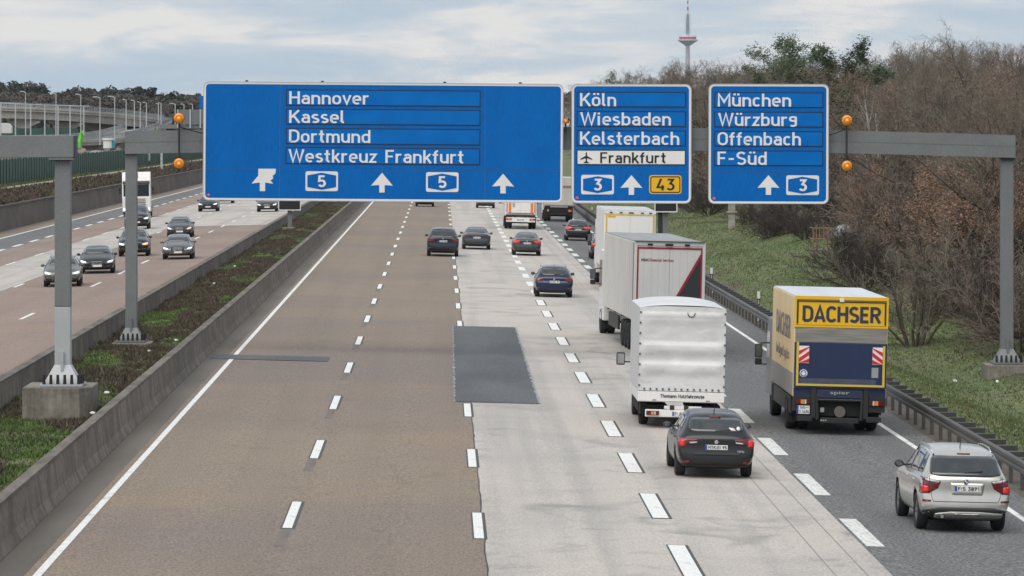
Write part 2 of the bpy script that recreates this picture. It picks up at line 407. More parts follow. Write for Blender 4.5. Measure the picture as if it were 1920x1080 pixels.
strip('edge_line', -32.0, -31.78, YN, YF, zo, paint, .008, parent=ona)
# ------------------------------------------------------------------ median walls, retaining wall
def wall(name, prof, y0, y1, m, label, cat='wall', step=None, capm=None):
    n = max(1, int((y1-y0)/(step or 6.0))); mb = MB(); k = len(prof); vs = []
    for j in range(n+1):
        yy = y0+(y1-y0)*j/n
        for i, (x, z) in enumerate(prof): vs.append((x+.012*mnoise.noise((i, yy*.13, 2)), yy, z+.012*mnoise.noise((i, yy*.2, 7))))
    fs = [(j*k+i, j*k+(i+1) % k, (j+1)*k+(i+1) % k, (j+1)*k+i) for j in range(n) for i in range(k)]
    fs += [tuple(range(k))[::-1], tuple(range(n*k, n*k+k))]
    mb.add(vs, fs); o = mb.build(name, m); bm = bmesh.new(); bm.from_mesh(o.data); bmesh.ops.recalc_face_normals(bm, faces=bm.faces); bm.to_mesh(o.data); bm.free()
    return tag(o, label, cat)
bc = MATS['barrier_concrete']
mat_cap = mat('wall_cap', (.185, .160, .135), .9, var=.5, scale=.8, stretch=(3, .6, 1), fine=.25, fscale=8)
w1 = wall('barrier_wall', [(-8.26, -.2), (-8.26, 1.04), (-8.05, 1.04), (-7.98, .45), (-7.88, .22), (-7.88, -.2)], 30, 1000, bc,
     'weathered low concrete barrier wall between the planted median and the near carriageway')
mb = MB(); mb.box(-8.275, -8.035, 30, 1000, 1.05, 1.12); mb.build('wall_cap', mat_cap, w1)
w2 = wall('barrier_wall', [(-12.32, -.2), (-12.32, .93), (-12.08, .93), (-12.05, -.2)], 30, 1000, bc,
     'weathered low concrete wall between the median and the oncoming carriageway')
mb = MB(); mb.box(-12.34, -12.06, 30, 1000, .94, 1.0); mb.build('wall_cap', mat_cap, w2)
w3 = wall('retaining_wall', [(-34.7, -.8), (-34.7, 1.62), (-34.3, 1.62), (-34.1, -.8)], 30, 1150,
     mat('retaining_concrete', (.165, .135, .115), .9, var=.4, scale=.4, stretch=(1, .4, 1), fine=.15, streak=.4), 'long brown concrete retaining wall beyond the oncoming carriageway')
mb = MB(); mb.box(-34.75, -34.2, 30, 1150, 1.63, 1.75); mb.build('wall_cap', mat('dark_cap', (.12, .10, .09), .9, var=.3, scale=.5), w3)

# ------------------------------------------------------------------ low vegetation (nobody could count it)
def tufts(name, n, fx, fy, zf, mats, hmin, hmax, w, pick, label, cat, seed=1, lean=.5, blades=2):
    r = random.Random(seed); mb = MB()
    for i in range(n):
        x, y = fx(r), fy(r); k = pick(x, y, r)
        if k is None: continue
        k, hs = k; z = zf(x, y)-.02
        for b in range(blades):
            a = r.uniform(0, PI); h = r.uniform(hmin, hmax)*hs; ww = w*r.uniform(.6, 1.4)
            dx, dy = math.cos(a)*ww, math.sin(a)*ww; lx, ly = r.uniform(-lean, lean)*h, r.uniform(-lean, lean)*h
            ox, oy = r.uniform(-.08, .08), r.uniform(-.08, .08)
            mb.mi = k; mb.add([(x+ox-dx, y+oy-dy, z), (x+ox+dx, y+oy+dy, z), (x+ox+lx, y+oy+ly, z+h)], [(0, 1, 2)])
    o = mb.build(name, mats); return tag(o, label, cat, kind='stuff')
g_green = mat('grass_green', (.120, .165, .050), .8, var=.4, scale=.7)
g_dry = mat('grass_dry', (.20, .19, .10), .9, var=.4, scale=.8)
g_lush = mat('ground_cover_green', (.105, .175, .035), .7, var=.35, scale=2)
g_dark = mat('heather_brown', (.095, .068, .050), .9, var=.4, scale=1.5)
g_olive = mat('weed_olive', (.075, .082, .032), .85, var=.4, scale=1.5)
g_twig = mat('dead_stalk', (.16, .125, .095), .9, var=.4, scale=1.5)
def pv(x, y, r):
    t = mnoise.noise((x*.25, y*.05, 8))
    if x < 14.9: return (1, .8) if r.random() < .25 else None
    return (1, 1.0) if r.random() < .13+.5*max(0, t) else (0, .9)
def yq(r, a, b):    # denser close by
    return a*(b/a)**r.random()
tufts('verge_grass', 90000, lambda r: 14.0+8.5*r.random()**.9, lambda r: yq(r, 70, 480), z_right, [g_green, g_dry], .04, .13, .026, pv,
      'short green grass with dry stalks on the bank behind the guard rail', 'grass', 3)
def pm(x, y, r):
    t = mnoise.noise((x*.5, y*.10, 3)); 
    if y < 113 and not (y < 88): t += .35
    if -9.4 < x and 124 < y < 132: t -= .3
    if t > .22: return (0, .55) if r.random() < .85 else (2, .8)
    u = r.random(); s = .8+.9*max(0, mnoise.noise((x*.9, y*.3, 9)))
    return (1, s) if u < .55 else ((2, s) if u < .85 else (3, s*1.2))
tufts('median_plants', 150000, lambda r: -11.95+3.62*r.random(), lambda r: yq(r, 62, 460), z_med, [g_lush, g_dark, g_olive, g_twig], .04, .19, .024, pm,
      'brown and green ground cover growing between the two median walls', 'ground cover', 5, lean=.7)
tufts('left_hedge', 26000, lambda r: -36.5+1.9*r.random(), lambda r: yq(r, 240, 1100), lambda x, y: z_left(x, y)+.3*random.random(), [g_dark, g_olive, g_twig], .15, .42, .10,
      lambda x, y, r: (r.choice((0, 0, 2, 2, 1)), 1.0), 'brown scrubby hedge along the top of the retaining wall', 'hedge', 6, lean=.6)
tufts('left_grass', 9000, lambda r: -40.2+1.4*r.random(), lambda r: yq(r, 240, 900), z_left, [g_green, g_dry], .15, .4, .1,
      lambda x, y, r: (0 if r.random() < .7 else 1, 1.0), 'strip of grass between the path and the green fence', 'grass', 7)
# ------------------------------------------------------------------ traffic-sign lettering: own stroke letters
def A(cx, cy, rx, ry, a0, a1, n=8): return [(cx+rx*math.cos(math.radians(a0+(a1-a0)*i/n)), cy+ry*math.sin(math.radians(a0+(a1-a0)*i/n))) for i in range(n+1)]
_o = A(.26, .46, .19, .19, 0, 180)+A(.26, .26, .19, .19, 180, 360)+[(.45, .46)]
G = {
 'o': (.52, [_o]), 'n': (.52, [[(.07, 0), (.07, .72)], [(.07, .46)]+A(.26, .46, .19, .19, 180, 0)[1:]+[(.45, 0)]]),
 'm': (.80, [[(.07, 0), (.07, .72)], [(.07, .48)]+A(.235, .48, .165, .17, 180, 0)[1:]+[(.40, 0)], [(.40, .48)]+A(.565, .48, .165, .17, 180, 0)[1:]+[(.73, 0)]]),
 'h': (.52, [[(.07, 0), (.07, 1)], [(.07, .46)]+A(.26, .46, .19, .19, 180, 0)[1:]+[(.45, 0)]]),
 'u': (.52, [[(.45, 0), (.45, .72)], [(.07, .72), (.07, .26)]+A(.26, .26, .19, .19, 180, 360)[1:]]),
 'b': (.52, [[(.07, 0), (.07, 1)], [(.07, .46)]+A(.26, .46, .19, .19, 180, 0)[1:]+A(.26, .26, .19, .19, 0, -180)]),
 'd': (.52, [[(.45, 0), (.45, 1)], [(.45, .46)]+A(.26, .46, .19, .19, 0, 180)[1:]+A(.26, .26, .19, .19, 180, 360)]),
 'e': (.51, [[(.09, .36), (.44, .36), (.44, .46)]+A(.255, .46, .185, .19, 0, 180)[1:]+A(.255, .26, .185, .19, 180, 310)]),
 'a': (.50, [A(.25, .47, .18, .18, 150, 0)+[(.43, 0)], [(.43, .41), (.23, .41)]+A(.23, .24, .16, .17, 90, 270)+[(.32, .08), (.43, .16)]]),
 'r': (.37, [[(.07, 0), (.07, .72)], [(.07, .44)]+A(.26, .46, .19, .19, 170, 65)]),
 's': (.45, [A(.225, .505, .155, .145, 35, 200)+[(.16, .39), (.30, .33)]+A(.225, .215, .165, .145, 30, -145)]),
 't': (.36, [[(.16, .95), (.16, .22)]+A(.30, .22, .14, .15, 180, 275), [(.0, .65), (.33, .65)]]),
 'l': (.25, [[(.08, 1), (.08, .2)]+A(.20, .20, .12, .13, 180, 275)]),
 'k': (.48, [[(.07, 0), (.07, 1)], [(.08, .26), (.42, .72)], [(.20, .44), (.45, 0)]]),
 'v': (.49, [[(.04, .72), (.245, .05), (.45, .72)]]),
 'z': (.44, [[(.03, .65), (.38, .65), (.06, .07), (.42, .07)]]),
 'f': (.35, [A(.29, .78, .14, .15, 80, 180)+[(.15, 0)], [(.0, .65), (.32, .65)]]),
 'i': (.22, [[(.09, 0), (.09, .72)], [(.09, .84), (.09, .98)]]),
 'c': (.46, [A(.25, .46, .18, .19, 40, 180)+A(.25, .26, .18, .19, 180, 320)]),
 'g': (.50, [A(.25, .60, .17, .10, 0, 180)+A(.25, .50, .17, .10, 180, 360)+[(.42, .60)], [(.42, .72), (.42, .14)]+A(.25, .13, .17, .12, 0, -140)]),
 'H': (.62, [[(.07, 0), (.07, 1)], [(.55, 0), (.55, 1)], [(.07, .52), (.55, .52)]]),
 'K': (.62, [[(.07, 0), (.07, 1)], [(.09, .38), (.56, 1)], [(.24, .60), (.60, 0)]]),
 'D': (.62, [[(.07, .07), (.07, .93), (.26, .93)]+A(.28, .66, .27, .27, 90, 0)+A(.28, .34, .27, .27, 0, -90)+[(.07, .07)]]),
 'W': (.90, [[(.04, 1), (.25, .05), (.45, .95), (.65, .05), (.86, 1)]]),
 'F': (.52, [[(.07, 0), (.07, .93), (.50, .93)], [(.07, .50), (.44, .50)]]),
 'M': (.76, [[(.07, 0), (.07, .95), (.38, .35), (.69, .95), (.69, 0)]]),
 'O': (.62, [A(.31, .69, .24, .24, 0, 180)+A(.31, .31, .24, .24, 180, 360)+[(.55, .69)]]),
 'S': (.60, [A(.30, .71, .22, .22, 30, 210)+[(.22, .52), (.38, .46)]+A(.30, .28, .23, .21, 50, -150)]),
 'A': (.66, [[(.05, 0), (.33, .96), (.61, 0)], [(.15, .27), (.51, .27)]]), 'C': (.60, [A(.31, .68, .24, .25, 25, 180)+A(.31, .32, .24, .25, 180, 335)]), 'E': (.54, [[(.50, .93), (.07, .93), (.07, .07), (.50, .07)], [(.07, .51), (.45, .51)]]),
 'R': (.60, [[(.07, 0), (.07, .93), (.30, .93)]+A(.32, .71, .22, .22, 90, -90)+[(.07, .49)], [(.30, .49), (.56, 0)]]), 'T': (.56, [[(.0, .93), (.54, .93)], [(.27, .93), (.27, 0)]]), 'N': (.66, [[(.07, 0), (.07, .93), (.57, .07), (.57, 1)]]),
 'I': (.22, [[(.10, 0), (.10, 1)]]), 'P': (.58, [[(.07, 0), (.07, .93), (.30, .93)]+A(.32, .69, .22, .24, 90, -90)+[(.07, .45)]]), 'V': (.62, [[(.04, 1), (.31, .04), (.58, 1)]]), 'G': (.62, [A(.31, .68, .24, .25, 25, 180)+A(.31, .32, .24, .25, 180, 360)+[(.55, .48), (.33, .48)]]), 'J': (.46, [[(.38, 1), (.38, .28)]+A(.22, .26, .16, .19, 0, -150)]),
 'p': (.52, [[(.07, -.25), (.07, .72)], [(.07, .46)]+A(.26, .46, .19, .19, 180, 0)[1:]+A(.26, .26, .19, .19, 0, -180)]),
 '0': (.56, [A(.28, .69, .20, .24, 0, 180)+A(.28, .31, .20, .24, 180, 360)+[(.48, .69)]]), '1': (.40, [[(.06, .72), (.26, .96), (.26, 0)]]), '6': (.56, [[(.40, .96), (.12, .45)]+A(.28, .28, .20, .21, 150, 510)]), '9': (.56, [[(.16, .04), (.44, .55)]+A(.28, .72, .20, .21, -30, 330)]),
 '8': (.56, [A(.28, .73, .18, .20, -90, 270), A(.28, .29, .21, .22, 90, 450)]), ':': (.24, [[(.10, .58), (.10, .74)], [(.10, .16), (.10, .32)]]), '*': (.30, [[(.14, .5), (.14, .75)], [(.04, .62), (.24, .62)]]),
 '-': (.42, [[(.06, .44), (.36, .44)]]), ' ': (.28, []),
 '5': (.56, [[(.46, .93), (.12, .93), (.10, .52)]+A(.27, .32, .21, .25, 115, -150)]),
 '3': (.56, [[(.08, .93), (.45, .93), (.26, .58)]+A(.27, .32, .22, .25, 75, -150)]),
 '4': (.60, [[(.32, 1), (.08, .26), (.54, .26)], [(.42, .45), (.42, 0)]]),
}
G['ö'] = (G['o'][0], G['o'][1]+[[(.15, .86), (.15, 1.0)], [(.37, .86), (.37, 1.0)]])
G['ü'] = (G['u'][0], G['u'][1]+[[(.15, .86), (.15, 1.0)], [(.37, .86), (.37, 1.0)]])
def ribbon(mb, pts, w, fx, y, th):
    """constant-width stroke with mitred joins as a raised slab in the x-z plane"""
    P = [Vector(p) for p in pts]; n = len(P); Lp, Rp = [], []
    for i in range(n):
        d0 = (P[i]-P[i-1]).normalized() if i > 0 else None; d1 = (P[i+1]-P[i]).normalized() if i < n-1 else None
        d0 = d0 or d1; d1 = d1 or d0
        t = (d0+d1); t = t.normalized() if t.length > 1e-4 else d0
        nn = Vector((-t.y, t.x)); c = max(.45, nn.dot(Vector((-d0.y, d0.x)))); h = w/2/c
        Lp.append(P[i]+nn*h); Rp.append(P[i]-nn*h)
    vs = []
    for yy in (y-th, y):
        for p in Lp: q = fx(p); vs.append((q[0], yy, q[1]))
        for p in Rp: q = fx(p); vs.append((q[0], yy, q[1]))
    fs = []
    for i in range(n-1):
        fs.append((i, n+i, n+i+1, i+1)); fs.append((i, i+1, 2*n+i+1, 2*n+i)); fs.append((n+i+1, n+i, 3*n+i, 3*n+i+1))
    fs += [(0, 2*n, 3*n, n), (n-1, 2*n-1, 4*n-1, 3*n-1)]
    mb.add(vs, fs)
def sign_text(name, txt, x0, x1, zb, cap, y, m, parent, w=.14, drop=None):
    adv = 0; items = []
    for ch in txt:
        a, st = G[ch]; items.append((adv, st, ch)); adv += a+.085
    adv -= .085+.02; sx = (x1-x0)/adv; mb = MB()
    for i, (ax, st, ch) in enumerate(items):
        for j, s in enumerate(st): ribbon(mb, s, w, lambda p: (x0+(p[0]+ax)*sx, zb+p[1]*cap), y, .006+.003*j+.0004*(i % 3))
    return mb.build(name, m, parent)
def text_mesh(name, txt, size, m, parent, loc, rot=(PI/2, 0, 0), sx=1.0, th=.004, align='CENTER', width=None):
    cu = bpy.data.curves.new(name, 'FONT'); cu.body = txt; cu.size = size; cu.extrude = th; cu.align_x = align; cu.align_y = 'CENTER'; cu.resolution_u = 2
    t = bpy.data.objects.new(name, cu); C.objects.link(t)
    me = bpy.data.meshes.new_from_object(t.evaluated_get(bpy.context.evaluated_depsgraph_get()))
    C.objects.unlink(t); bpy.data.objects.remove(t)
    o = bpy.data.objects.new(name, me); C.objects.link(o); me.materials.clear(); me.materials.append(m)
    if parent is not None: o.parent = parent
    o.location = loc; o.rotation_euler = rot
    if width:
        xs_ = [v.co.x for v in me.vertices]; ww = max(xs_)-min(xs_); sx = width/ww
    o.scale = (sx, 1, 1)
    return o
# ------------------------------------------------------------------ motorway signs
YS = 151.3; KS = YS/F
sign_blue, b_ = new_mat('sign_blue', .55); n_, l_, tc_, noise_, rng_, mix_, mth_ = node_tools(sign_blue)
c_ = mix_(rng_(noise_(1.2, (1, 1, .6), 6), .35, .68, 0, .6), (.001, .135, .47), (.001, .110, .40))
c_ = mix_(1.0, c_, rng_(noise_(9, (3, 1, .4), 4), .3, .7, .88, 1.12), 'MULTIPLY'); l_.new(c_, b_.inputs['Base Color']); b_.inputs['Specular IOR Level'].default_value = .12
strip_blue, b_ = new_mat('strip_blue', .45); n_, l_, tc_, noise_, rng_, mix_, mth_ = node_tools(strip_blue)
c_ = mix_(rng_(noise_(.9, (1.2, 1, 1.5), 6, .5), .35, .68, 0, .8), (.001, .155, .53), (.001, .125, .44)); l_.new(c_, b_.inputs['Base Color']); b_.inputs['Specular IOR Level'].default_value = .12
sign_white = mat('sign_white', (.80, .79, .77), .5, var=.05, scale=2)
sign_rim = mat('sign_rim', (.55, .55, .55), .45, .2, var=.08, scale=2)
sign_black = mat('sign_black', (.012, .012, .014), .5)
sign_yellow = mat('sign_yellow', (.80, .45, .01), .45)
def rrect(x0, x1, z0, z1, r, n=5):
    p = []
    for cx, cz, a in ((x1-r, z1-r, 0), (x0+r, z1-r, 90), (x0+r, z0+r, 180), (x1-r, z0+r, 270)):
        p += A(cx, cz, r, r, a, a+90, n)
    return p
def ring_plate(mb, outer, inner, y0, y1):
    n = len(outer); vs = [(p[0], y0, p[1]) for p in outer]+[(p[0], y0, p[1]) for p in inner]+[(p[0], y1, p[1]) for p in outer]+[(p[0], y1, p[1]) for p in inner]
    fs = []
    for i in range(n):
        j = (i+1) % n; fs += [(i, j, n+j, n+i), (i, 2*n+i, 2*n+j, j), (n+i, n+j, 3*n+j, 3*n+i), (2*n+i, 3*n+i, 3*n+j, 2*n+j)]
    mb.add(vs, fs)
def sign(px0, px1, py0, py1, tilt, label, strips, words, extra):
    """px.. outline of the panel in photo pixels, converted to metres at the gantry plane"""
    cx = (px0+px1)/2
    X = lambda px: (px-cx)*KS
    Z = lambda py: -(py-py1)*KS
    root = empty('motorway_sign', ((cx-828)*KS, YS, CAMH-(py1+tilt*(px1-px0)/2-235)*KS))
    root.rotation_euler = (0, tilt, 0); tag(root, label, 'road sign', 'blue overhead motorway signs')
    x0, x1, z1 = X(px0), X(px1), Z(py0); r = .20
    p = MB(); p.prism(rrect(x0, x1, 0, z1, r), 'y', 0, .10); p.build('panel', steel, root)
    p = MB(); ring_plate(p, rrect(x0, x1, 0, z1, r), rrect(x0+.026, x1-.026, .026, z1-.026, r-.02), -.03, -.001); p.build('frame', sign_rim, root)
    p = MB(); ring_plate(p, rrect(x0+.027, x1-.027, .027, z1-.027, r-.02), rrect(x0+.085, x1-.085, .085, z1-.085, r-.07), -.020, -.001); p.build('border', sign_white, root)
    # face sheets butted side by side with fine joints
    cuts = [x0+.087]+[X(c) for c in extra.get('seams', [])]+[x1-.087]; zs = [.087]+([Z(extra['hseam'])] if 'hseam' in extra else [])+[z1-.087]
    for i in range(len(cuts)-1):
        for j in range(len(zs)-1):
            q = MB(); q.box(cuts[i]+(.006 if i else 0), cuts[i+1]-.006*(i < len(cuts)-2), -.012, -.002, zs[j]+(.006 if j else 0), zs[j+1]-.006*(j < len(zs)-2)); q.build('face_sheet', sign_blue, root)
    for (a, b, c, d, wh) in strips:
        q = MB(); ring_plate(q, [(X(a)-.022, Z(d)-.022), (X(b)+.022, Z(d)-.022), (X(b)+.022, Z(c)+.022), (X(a)-.022, Z(c)+.022)],
                             [(X(a)+.012, Z(d)+.012), (X(b)-.012, Z(d)+.012), (X(b)-.012, Z(c)-.012), (X(a)+.012, Z(c)-.012)], -.024, -.012)
        q.build('strip_gap', sign_black, root)
        q = MB(); q.box(X(a)+.013, X(b)-.013, -.022, -.0125, Z(d)+.013, Z(c)-.013); o = q.build('destination_strip', sign_white if wh else strip_blue, root)
        if wh: o['label'] = 'white destination strip with black airport lettering'
    for (t, a, b, base, cap, blk) in words:
        sign_text('lettering', t, X(a), X(b), Z(base), cap*KS, -.024, sign_black if blk else sign_white, root, w=.135 if len(t) > 1 else .15)
    def arrow(cx_, top, damaged=False):
        q = MB(); a = lambda dx, dy: (X(cx_+dx), Z(top+dy))
        if damaged: pl = [a(-20.5, 27), a(-8, 12), a(-8, -1), a(25, -1), a(24, 8), a(19, 12), a(20, 17), a(15, 21), a(20, 27), a(5, 25), a(5, 41), a(-5, 41), a(-5, 25)]
        else: pl = [a(-20.5, 24), a(0, 0), a(20.5, 24), a(5, 23), a(5, 37), a(-5, 37), a(-5, 23)]
        if damaged:
            q.prism([a(-5, 41), a(5, 41), a(5, 25), a(-5, 25)], 'y', -.024, -.0125)
            q.prism([a(-20.5, 27), a(-5, 25), a(5, 25), a(20, 27), a(15, 21), a(-8, 12)], 'y', -.0242, -.0125)
            q.prism([a(-8, 12), a(15, 21), a(20, 17), a(19, 12), a(24, 8), a(25, -1), a(-8, -1)], 'y', -.024, -.0125)
        else:
            q.prism([pl[0], pl[6], pl[2+1], pl[2], pl[1]], 'y', -.024, -.0125); q.prism([pl[6], pl[5], pl[4], pl[3]], 'y', -.024, -.0125)
        o = q.build('lane_arrow', sign_white, root)
        if damaged: o['label'] = 'torn white lane arrow'
    for a in extra.get('arrows', []): arrow(*a)
    for (a, b, c, d, t) in extra.get('shields', []):
        q = MB(); x_0, x_1, z_0, z_1 = X(a), X(b), Z(d), Z(c); q.prism(rrect(x_0, x_1, z_0, z_1, .07), 'y', -.022, -.0125); s = q.build('route_shield', sign_white, root)
        i = .065; q = MB(); xm = (x_0+x_1)/2
        q.prism([(x_0+i, z_0+i+.075), (xm, z_0+i-.02), (x_1-i, z_0+i+.075), (x_1-i, z_1-i-.075), (xm, z_1-i+.02), (x_0+i, z_1-i-.075)], 'y', -.030, -.0225); q.build('shield_field', sign_blue, s)
        sign_text('numeral', t, xm-.135, xm+.135, (z_0+z_1)/2-.20, .40, -.031, sign_white, s, w=.17)
    if 'fed' in extra:
        a, b, c, d, t = extra['fed']; q = MB(); x_0, x_1, z_0, z_1 = X(a), X(b), Z(d), Z(c)
        q.prism(rrect(x_0, x_1, z_0, z_1, .10), 'y', -.022, -.0125); s = q.build('route_plate', sign_yellow, root)
        q = MB(); ring_plate(q, rrect(x_0+.04, x_1-.04, z_0+.04, z_1-.04, .08), rrect(x_0+.075, x_1-.075, z_0+.075, z_1-.075, .05), -.028, -.0225); q.build('plate_line', sign_black, s)
        xm = (x_0+x_1)/2; sign_text('numeral', t, xm-.31, xm+.31, (z_0+z_1)/2-.20, .40, -.023, sign_black, s, w=.15)
    if 'plane' in extra:
        a, b = extra['plane']; q = MB(); f = lambda dx, dy: (X(a+dx), Z(b+dy))
        for pl, dd in (([f(-1.3, 9), f(1.3, 9), f(1.3, -8), f(0, -11), f(-1.3, -8)], .031), ([f(1.2, -3.5), f(11, 2.2), f(11, 4), f(1.2, 1)], .030), ([f(-1.2, -3.5), f(-1.2, 1), f(-11, 4), f(-11, 2.2)], .030),
                       ([f(-1.2, 6.5), f(-5, 9.4), f(-5, 10.2), f(5, 10.2), f(5, 9.4), f(1.2, 6.5)], .0295)):
            q.prism(pl, 'y', -dd, -.0225)
        q.build('aeroplane_symbol', sign_black, root)
    for u in extra.get('clips', [.12, .33, .67, .88]):
        q = MB(); xx = x0+(x1-x0)*u; q.box(xx-.05, xx+.05, .02, .09, z1, z1+.05); q.build('top_clip', dark_metal, root)
    for k, u in enumerate((.15, .5, .85) if x1-x0 > 6 else (.22, .78)):
        q = MB(); xx = x0+(x1-x0)*u; q.box(xx-.06, xx+.06, .101, .24, .15, z1-.15); q.build('back_bracket', steel, root)
    q = MB(); q.lathe([(.0, -.028), (.05, -.028), (.05, -.013)], (x0+.20, 0, .19), 'y', 10); q.build('maker_sticker', mat('sticker_pink', (.75, .12, .16), .5), root)
    return root
t1 = .0074
big = sign(380, 1055, 152.5, 375.5, t1, 'widest blue motorway sign over the left lanes, reading Hannover, Kassel, Dortmund, Westkreuz Frankfurt',
    [(536, 898.5, 167.3, 195.3, 0), (536, 898.5, 203.4, 230.8, 0), (536, 898.5, 239.5, 267.6, 0), (536, 898.5, 275.4, 304.6, 0)],
    [('Hannover', 541, 690, 193.8, 24, 0), ('Kassel', 541, 644.5, 229.2, 24, 0), ('Dortmund', 541, 693, 265.9, 24.2, 0), ('Westkreuz', 541, 705, 303.0, 24.4, 0), ('Frankfurt', 722, 868.5, 303.0, 24.4, 0)],
    dict(seams=[524, 716, 909], hseam=316, arrows=[(492, 316.5, True), (716, 321.5), (943, 321.5)], shields=[(572.5, 633.5, 319.6, 356.6, '5'), (798.5, 859.5, 319.6, 356.6, '5')]))
mid = sign(1071, 1296, 157, 381, .003, 'middle blue motorway sign reading Köln, Wiesbaden, Kelsterbach, with a yellow 43 plate',
    [(1082, 1284.3, 173, 199.6, 0), (1082, 1284.3, 209.3, 236.2, 0), (1082, 1284.3, 245.4, 272.3, 0), (1082, 1284.3, 281.8, 308, 1)],
    [('Köln', 1087, 1154, 199.0, 24.6, 0), ('Wiesbaden', 1088, 1257, 234.9, 24.4, 0), ('Kelsterbach', 1087, 1272.6, 271.3, 24.8, 0), ('Frankfurt', 1125, 1248, 305.6, 20.5, 1)],
    dict(hseam=322, arrows=[(1183.8, 328)], shields=[(1089.5, 1151, 327.8, 364.3, '3')], fed=(1217, 1277.7, 327.8, 363.2, '43'), plane=(1099, 295.5), clips=[.35, .76]))
rig = sign(1328, 1553.5, 157, 382, .003, 'rightmost blue motorway sign reading München, Würzburg, Offenbach, F-Süd',
    [(1340, 1542, 173.8, 200.4, 0), (1340, 1542, 210.3, 237.2, 0), (1340, 1542, 246.6, 273.4, 0), (1340, 1542, 283, 309.6, 0)],
    [('München', 1345, 1482, 199.6, 24.4, 0), ('Würzburg', 1346.5, 1493.4, 236, 24.4, 0), ('Offenbach', 1345, 1500.6, 272.3, 24.8, 0), ('F-Süd', 1345, 1436.7, 309, 25, 0)],
    dict(hseam=323, arrows=[(1440.7, 328)], shields=[(1474, 1535.5, 328.3, 365.2, '3')], clips=[.3, .7]))

# ------------------------------------------------------------------ gantries
def leg(root, x, y, z0, z1, w, d, light_to=None, flare=None):
    flare = flare or w*1.05
    if light_to:
        q = MB(); q.box(x-w/2, x+w/2, y-d/2, y+d/2, z0+.1, light_to); lg = q.build('leg', steel_light, root, bevel=.02); lg['label'] = 'light grey repainted lower leg'
        q = MB(); q.box(x-w/2, x+w/2, y-d/2, y+d/2, light_to+.002, z1); q.build('leg', steel, root, bevel=.02)
        m = steel_light
    else:
        q = MB(); q.box(x-w/2, x+w/2, y-d/2, y+d/2, z0+.1, z1); lg = q.build('leg', steel, root, bevel=.02); m = steel
    h = flare*1.15
    q = MB(); a = w/2+.004; b = flare
    q.add([(x-b, y-d/2-.25, z0+.06), (x+b, y-d/2-.25, z0+.06), (x+b, y+d/2+.25, z0+.06), (x-b, y+d/2+.25, z0+.06),
           (x-a, y-d/2-.004, z0+h), (x+a, y-d/2-.004, z0+h), (x+a, y+d/2+.004, z0+h), (x-a, y+d/2+.004, z0+h)],
          [(0, 1, 5, 4), (1, 2, 6, 5), (2, 3, 7, 6), (3, 0, 4, 7), (4, 5, 6, 7), (3, 2, 1, 0)])
    q.build('stiffener', m, lg)
    q = MB(); q.box(x-.035, x+.035, y-d/2-.10, y-d/2-.02, z0+h*.55, z0+h+.35); q.build('rib', m, lg)
    q = MB(); q.box(x-b-.08, x+b+.08, y-d/2-.45, y+d/2+.45, z0, z0+.055); q.build('base_plate', m, lg)
    nb = 6
    for i in range(nb):
        q = MB(); xx = x-b+.02+(2*b-.04)*i/(nb-1); q.tube((xx, y-d/2-.35, z0+.056), (xx, y-d/2-.35, z0+.30), .045, .035, 8); q.build('anchor_bolt', black, lg)
    for i in range(3):
        q = MB(); q.tube((x+b+.03, y-d/2-.1+i*.22, z0+.056), (x+b+.03, y-d/2-.1+i*.22, z0+.28), .045, .035, 8); q.build('anchor_bolt', black, lg)
    return lg
def footing(x, y, w, d, z0, z1, label, cham=.25):
    q = MB(); c = cham
    base = [(x-w/2, y-d/2), (x+w/2-c, y-d/2), (x+w/2, y-d/2+c*1.6), (x+w/2, y+d/2), (x-w/2, y+d/2)]
    q.prism(base, 'z', z0, z1); o = q.build('concrete_footing', conc, bevel=.03); return tag(o, label, 'footing', 'concrete footings under the gantry legs')
YG = 152.0; KG = YG/F
g = empty('sign_gantry', (0, YG, 0)); tag(g, 'grey steel gantry beam spanning the road and carrying the blue signs', 'gantry')
xL, xR = (236-828)*KG, (1901-828)*KG; q = MB(); vs = []; n = 28
for i in range(n+1):
    x = xL+(xR-xL)*i/n; px = 828+x/KG; top = CAMH-(238.2+1.5e-5*(px-960)**2+max(0, px-1400)*.004-235)*KG; h = 42.5*KG
    for yy, zz in ((-.42, top-h), (-.42, top), (.42, top), (.42, top-h)): vs.append((x, yy, zz))
fs = [(4*i+k, 4*i+(k+1) % 4, 4*i+4+(k+1) % 4, 4*i+4+k) for i in range(n) for k in range(4)]+[(0, 3, 2, 1), (4*n, 4*n+1, 4*n+2, 4*n+3)]
q.add(vs, fs); bm_ = q.build('beam', steel, g)
q = MB(); vs = []
for i in range(n+1):
    x = xL+(xR-xL)*i/n; px = 828+x/KG; top = CAMH-(238.2+1.5e-5*(px-960)**2+max(0, px-1400)*.004-235)*KG; zc = top-21*KG
    vs += [(x, -.425, zc-.012), (x, -.425, zc+.012)]
q.add(vs, [(2*i, 2*i+2, 2*i+3, 2*i+1) for i in range(n)]); q.build('weld_seam', mat('seam_grey', (.13, .14, .14), .6), g)
for x in (xL+.02, xR-.4*0-.02):
    pass
zbL = CAMH-(286-235)*KG; zbR = CAMH-(296-235)*KG
lg1 = leg(g, (246.5-828)*KG, 0, CAMH-(640-235)*KG, zbL, .40, .45)
lg2 = leg(g, (1887.5-828)*KG, 0, CAMH-(681-235)*KG, zbR, .42, .45)
q = MB(); q.box((246.5-828)*KG-.26, (246.5-828)*KG+.26, -.35, .35, zbL-.06, zbL+.03); q.build('cap_plate', dark_metal, g)
q = MB(); q.box((1887.5-828)*KG-.26, (1887.5-828)*KG+.26, -.35, .35, zbR-.06, zbR+.03); q.build('cap_plate', dark_metal, g)
footing((244-828)*KG+.1, YG, 1.35, 1.9, -.2, CAMH-(641-235)*KG, 'low concrete plinth under the farther thin grey leg in the median', .1)
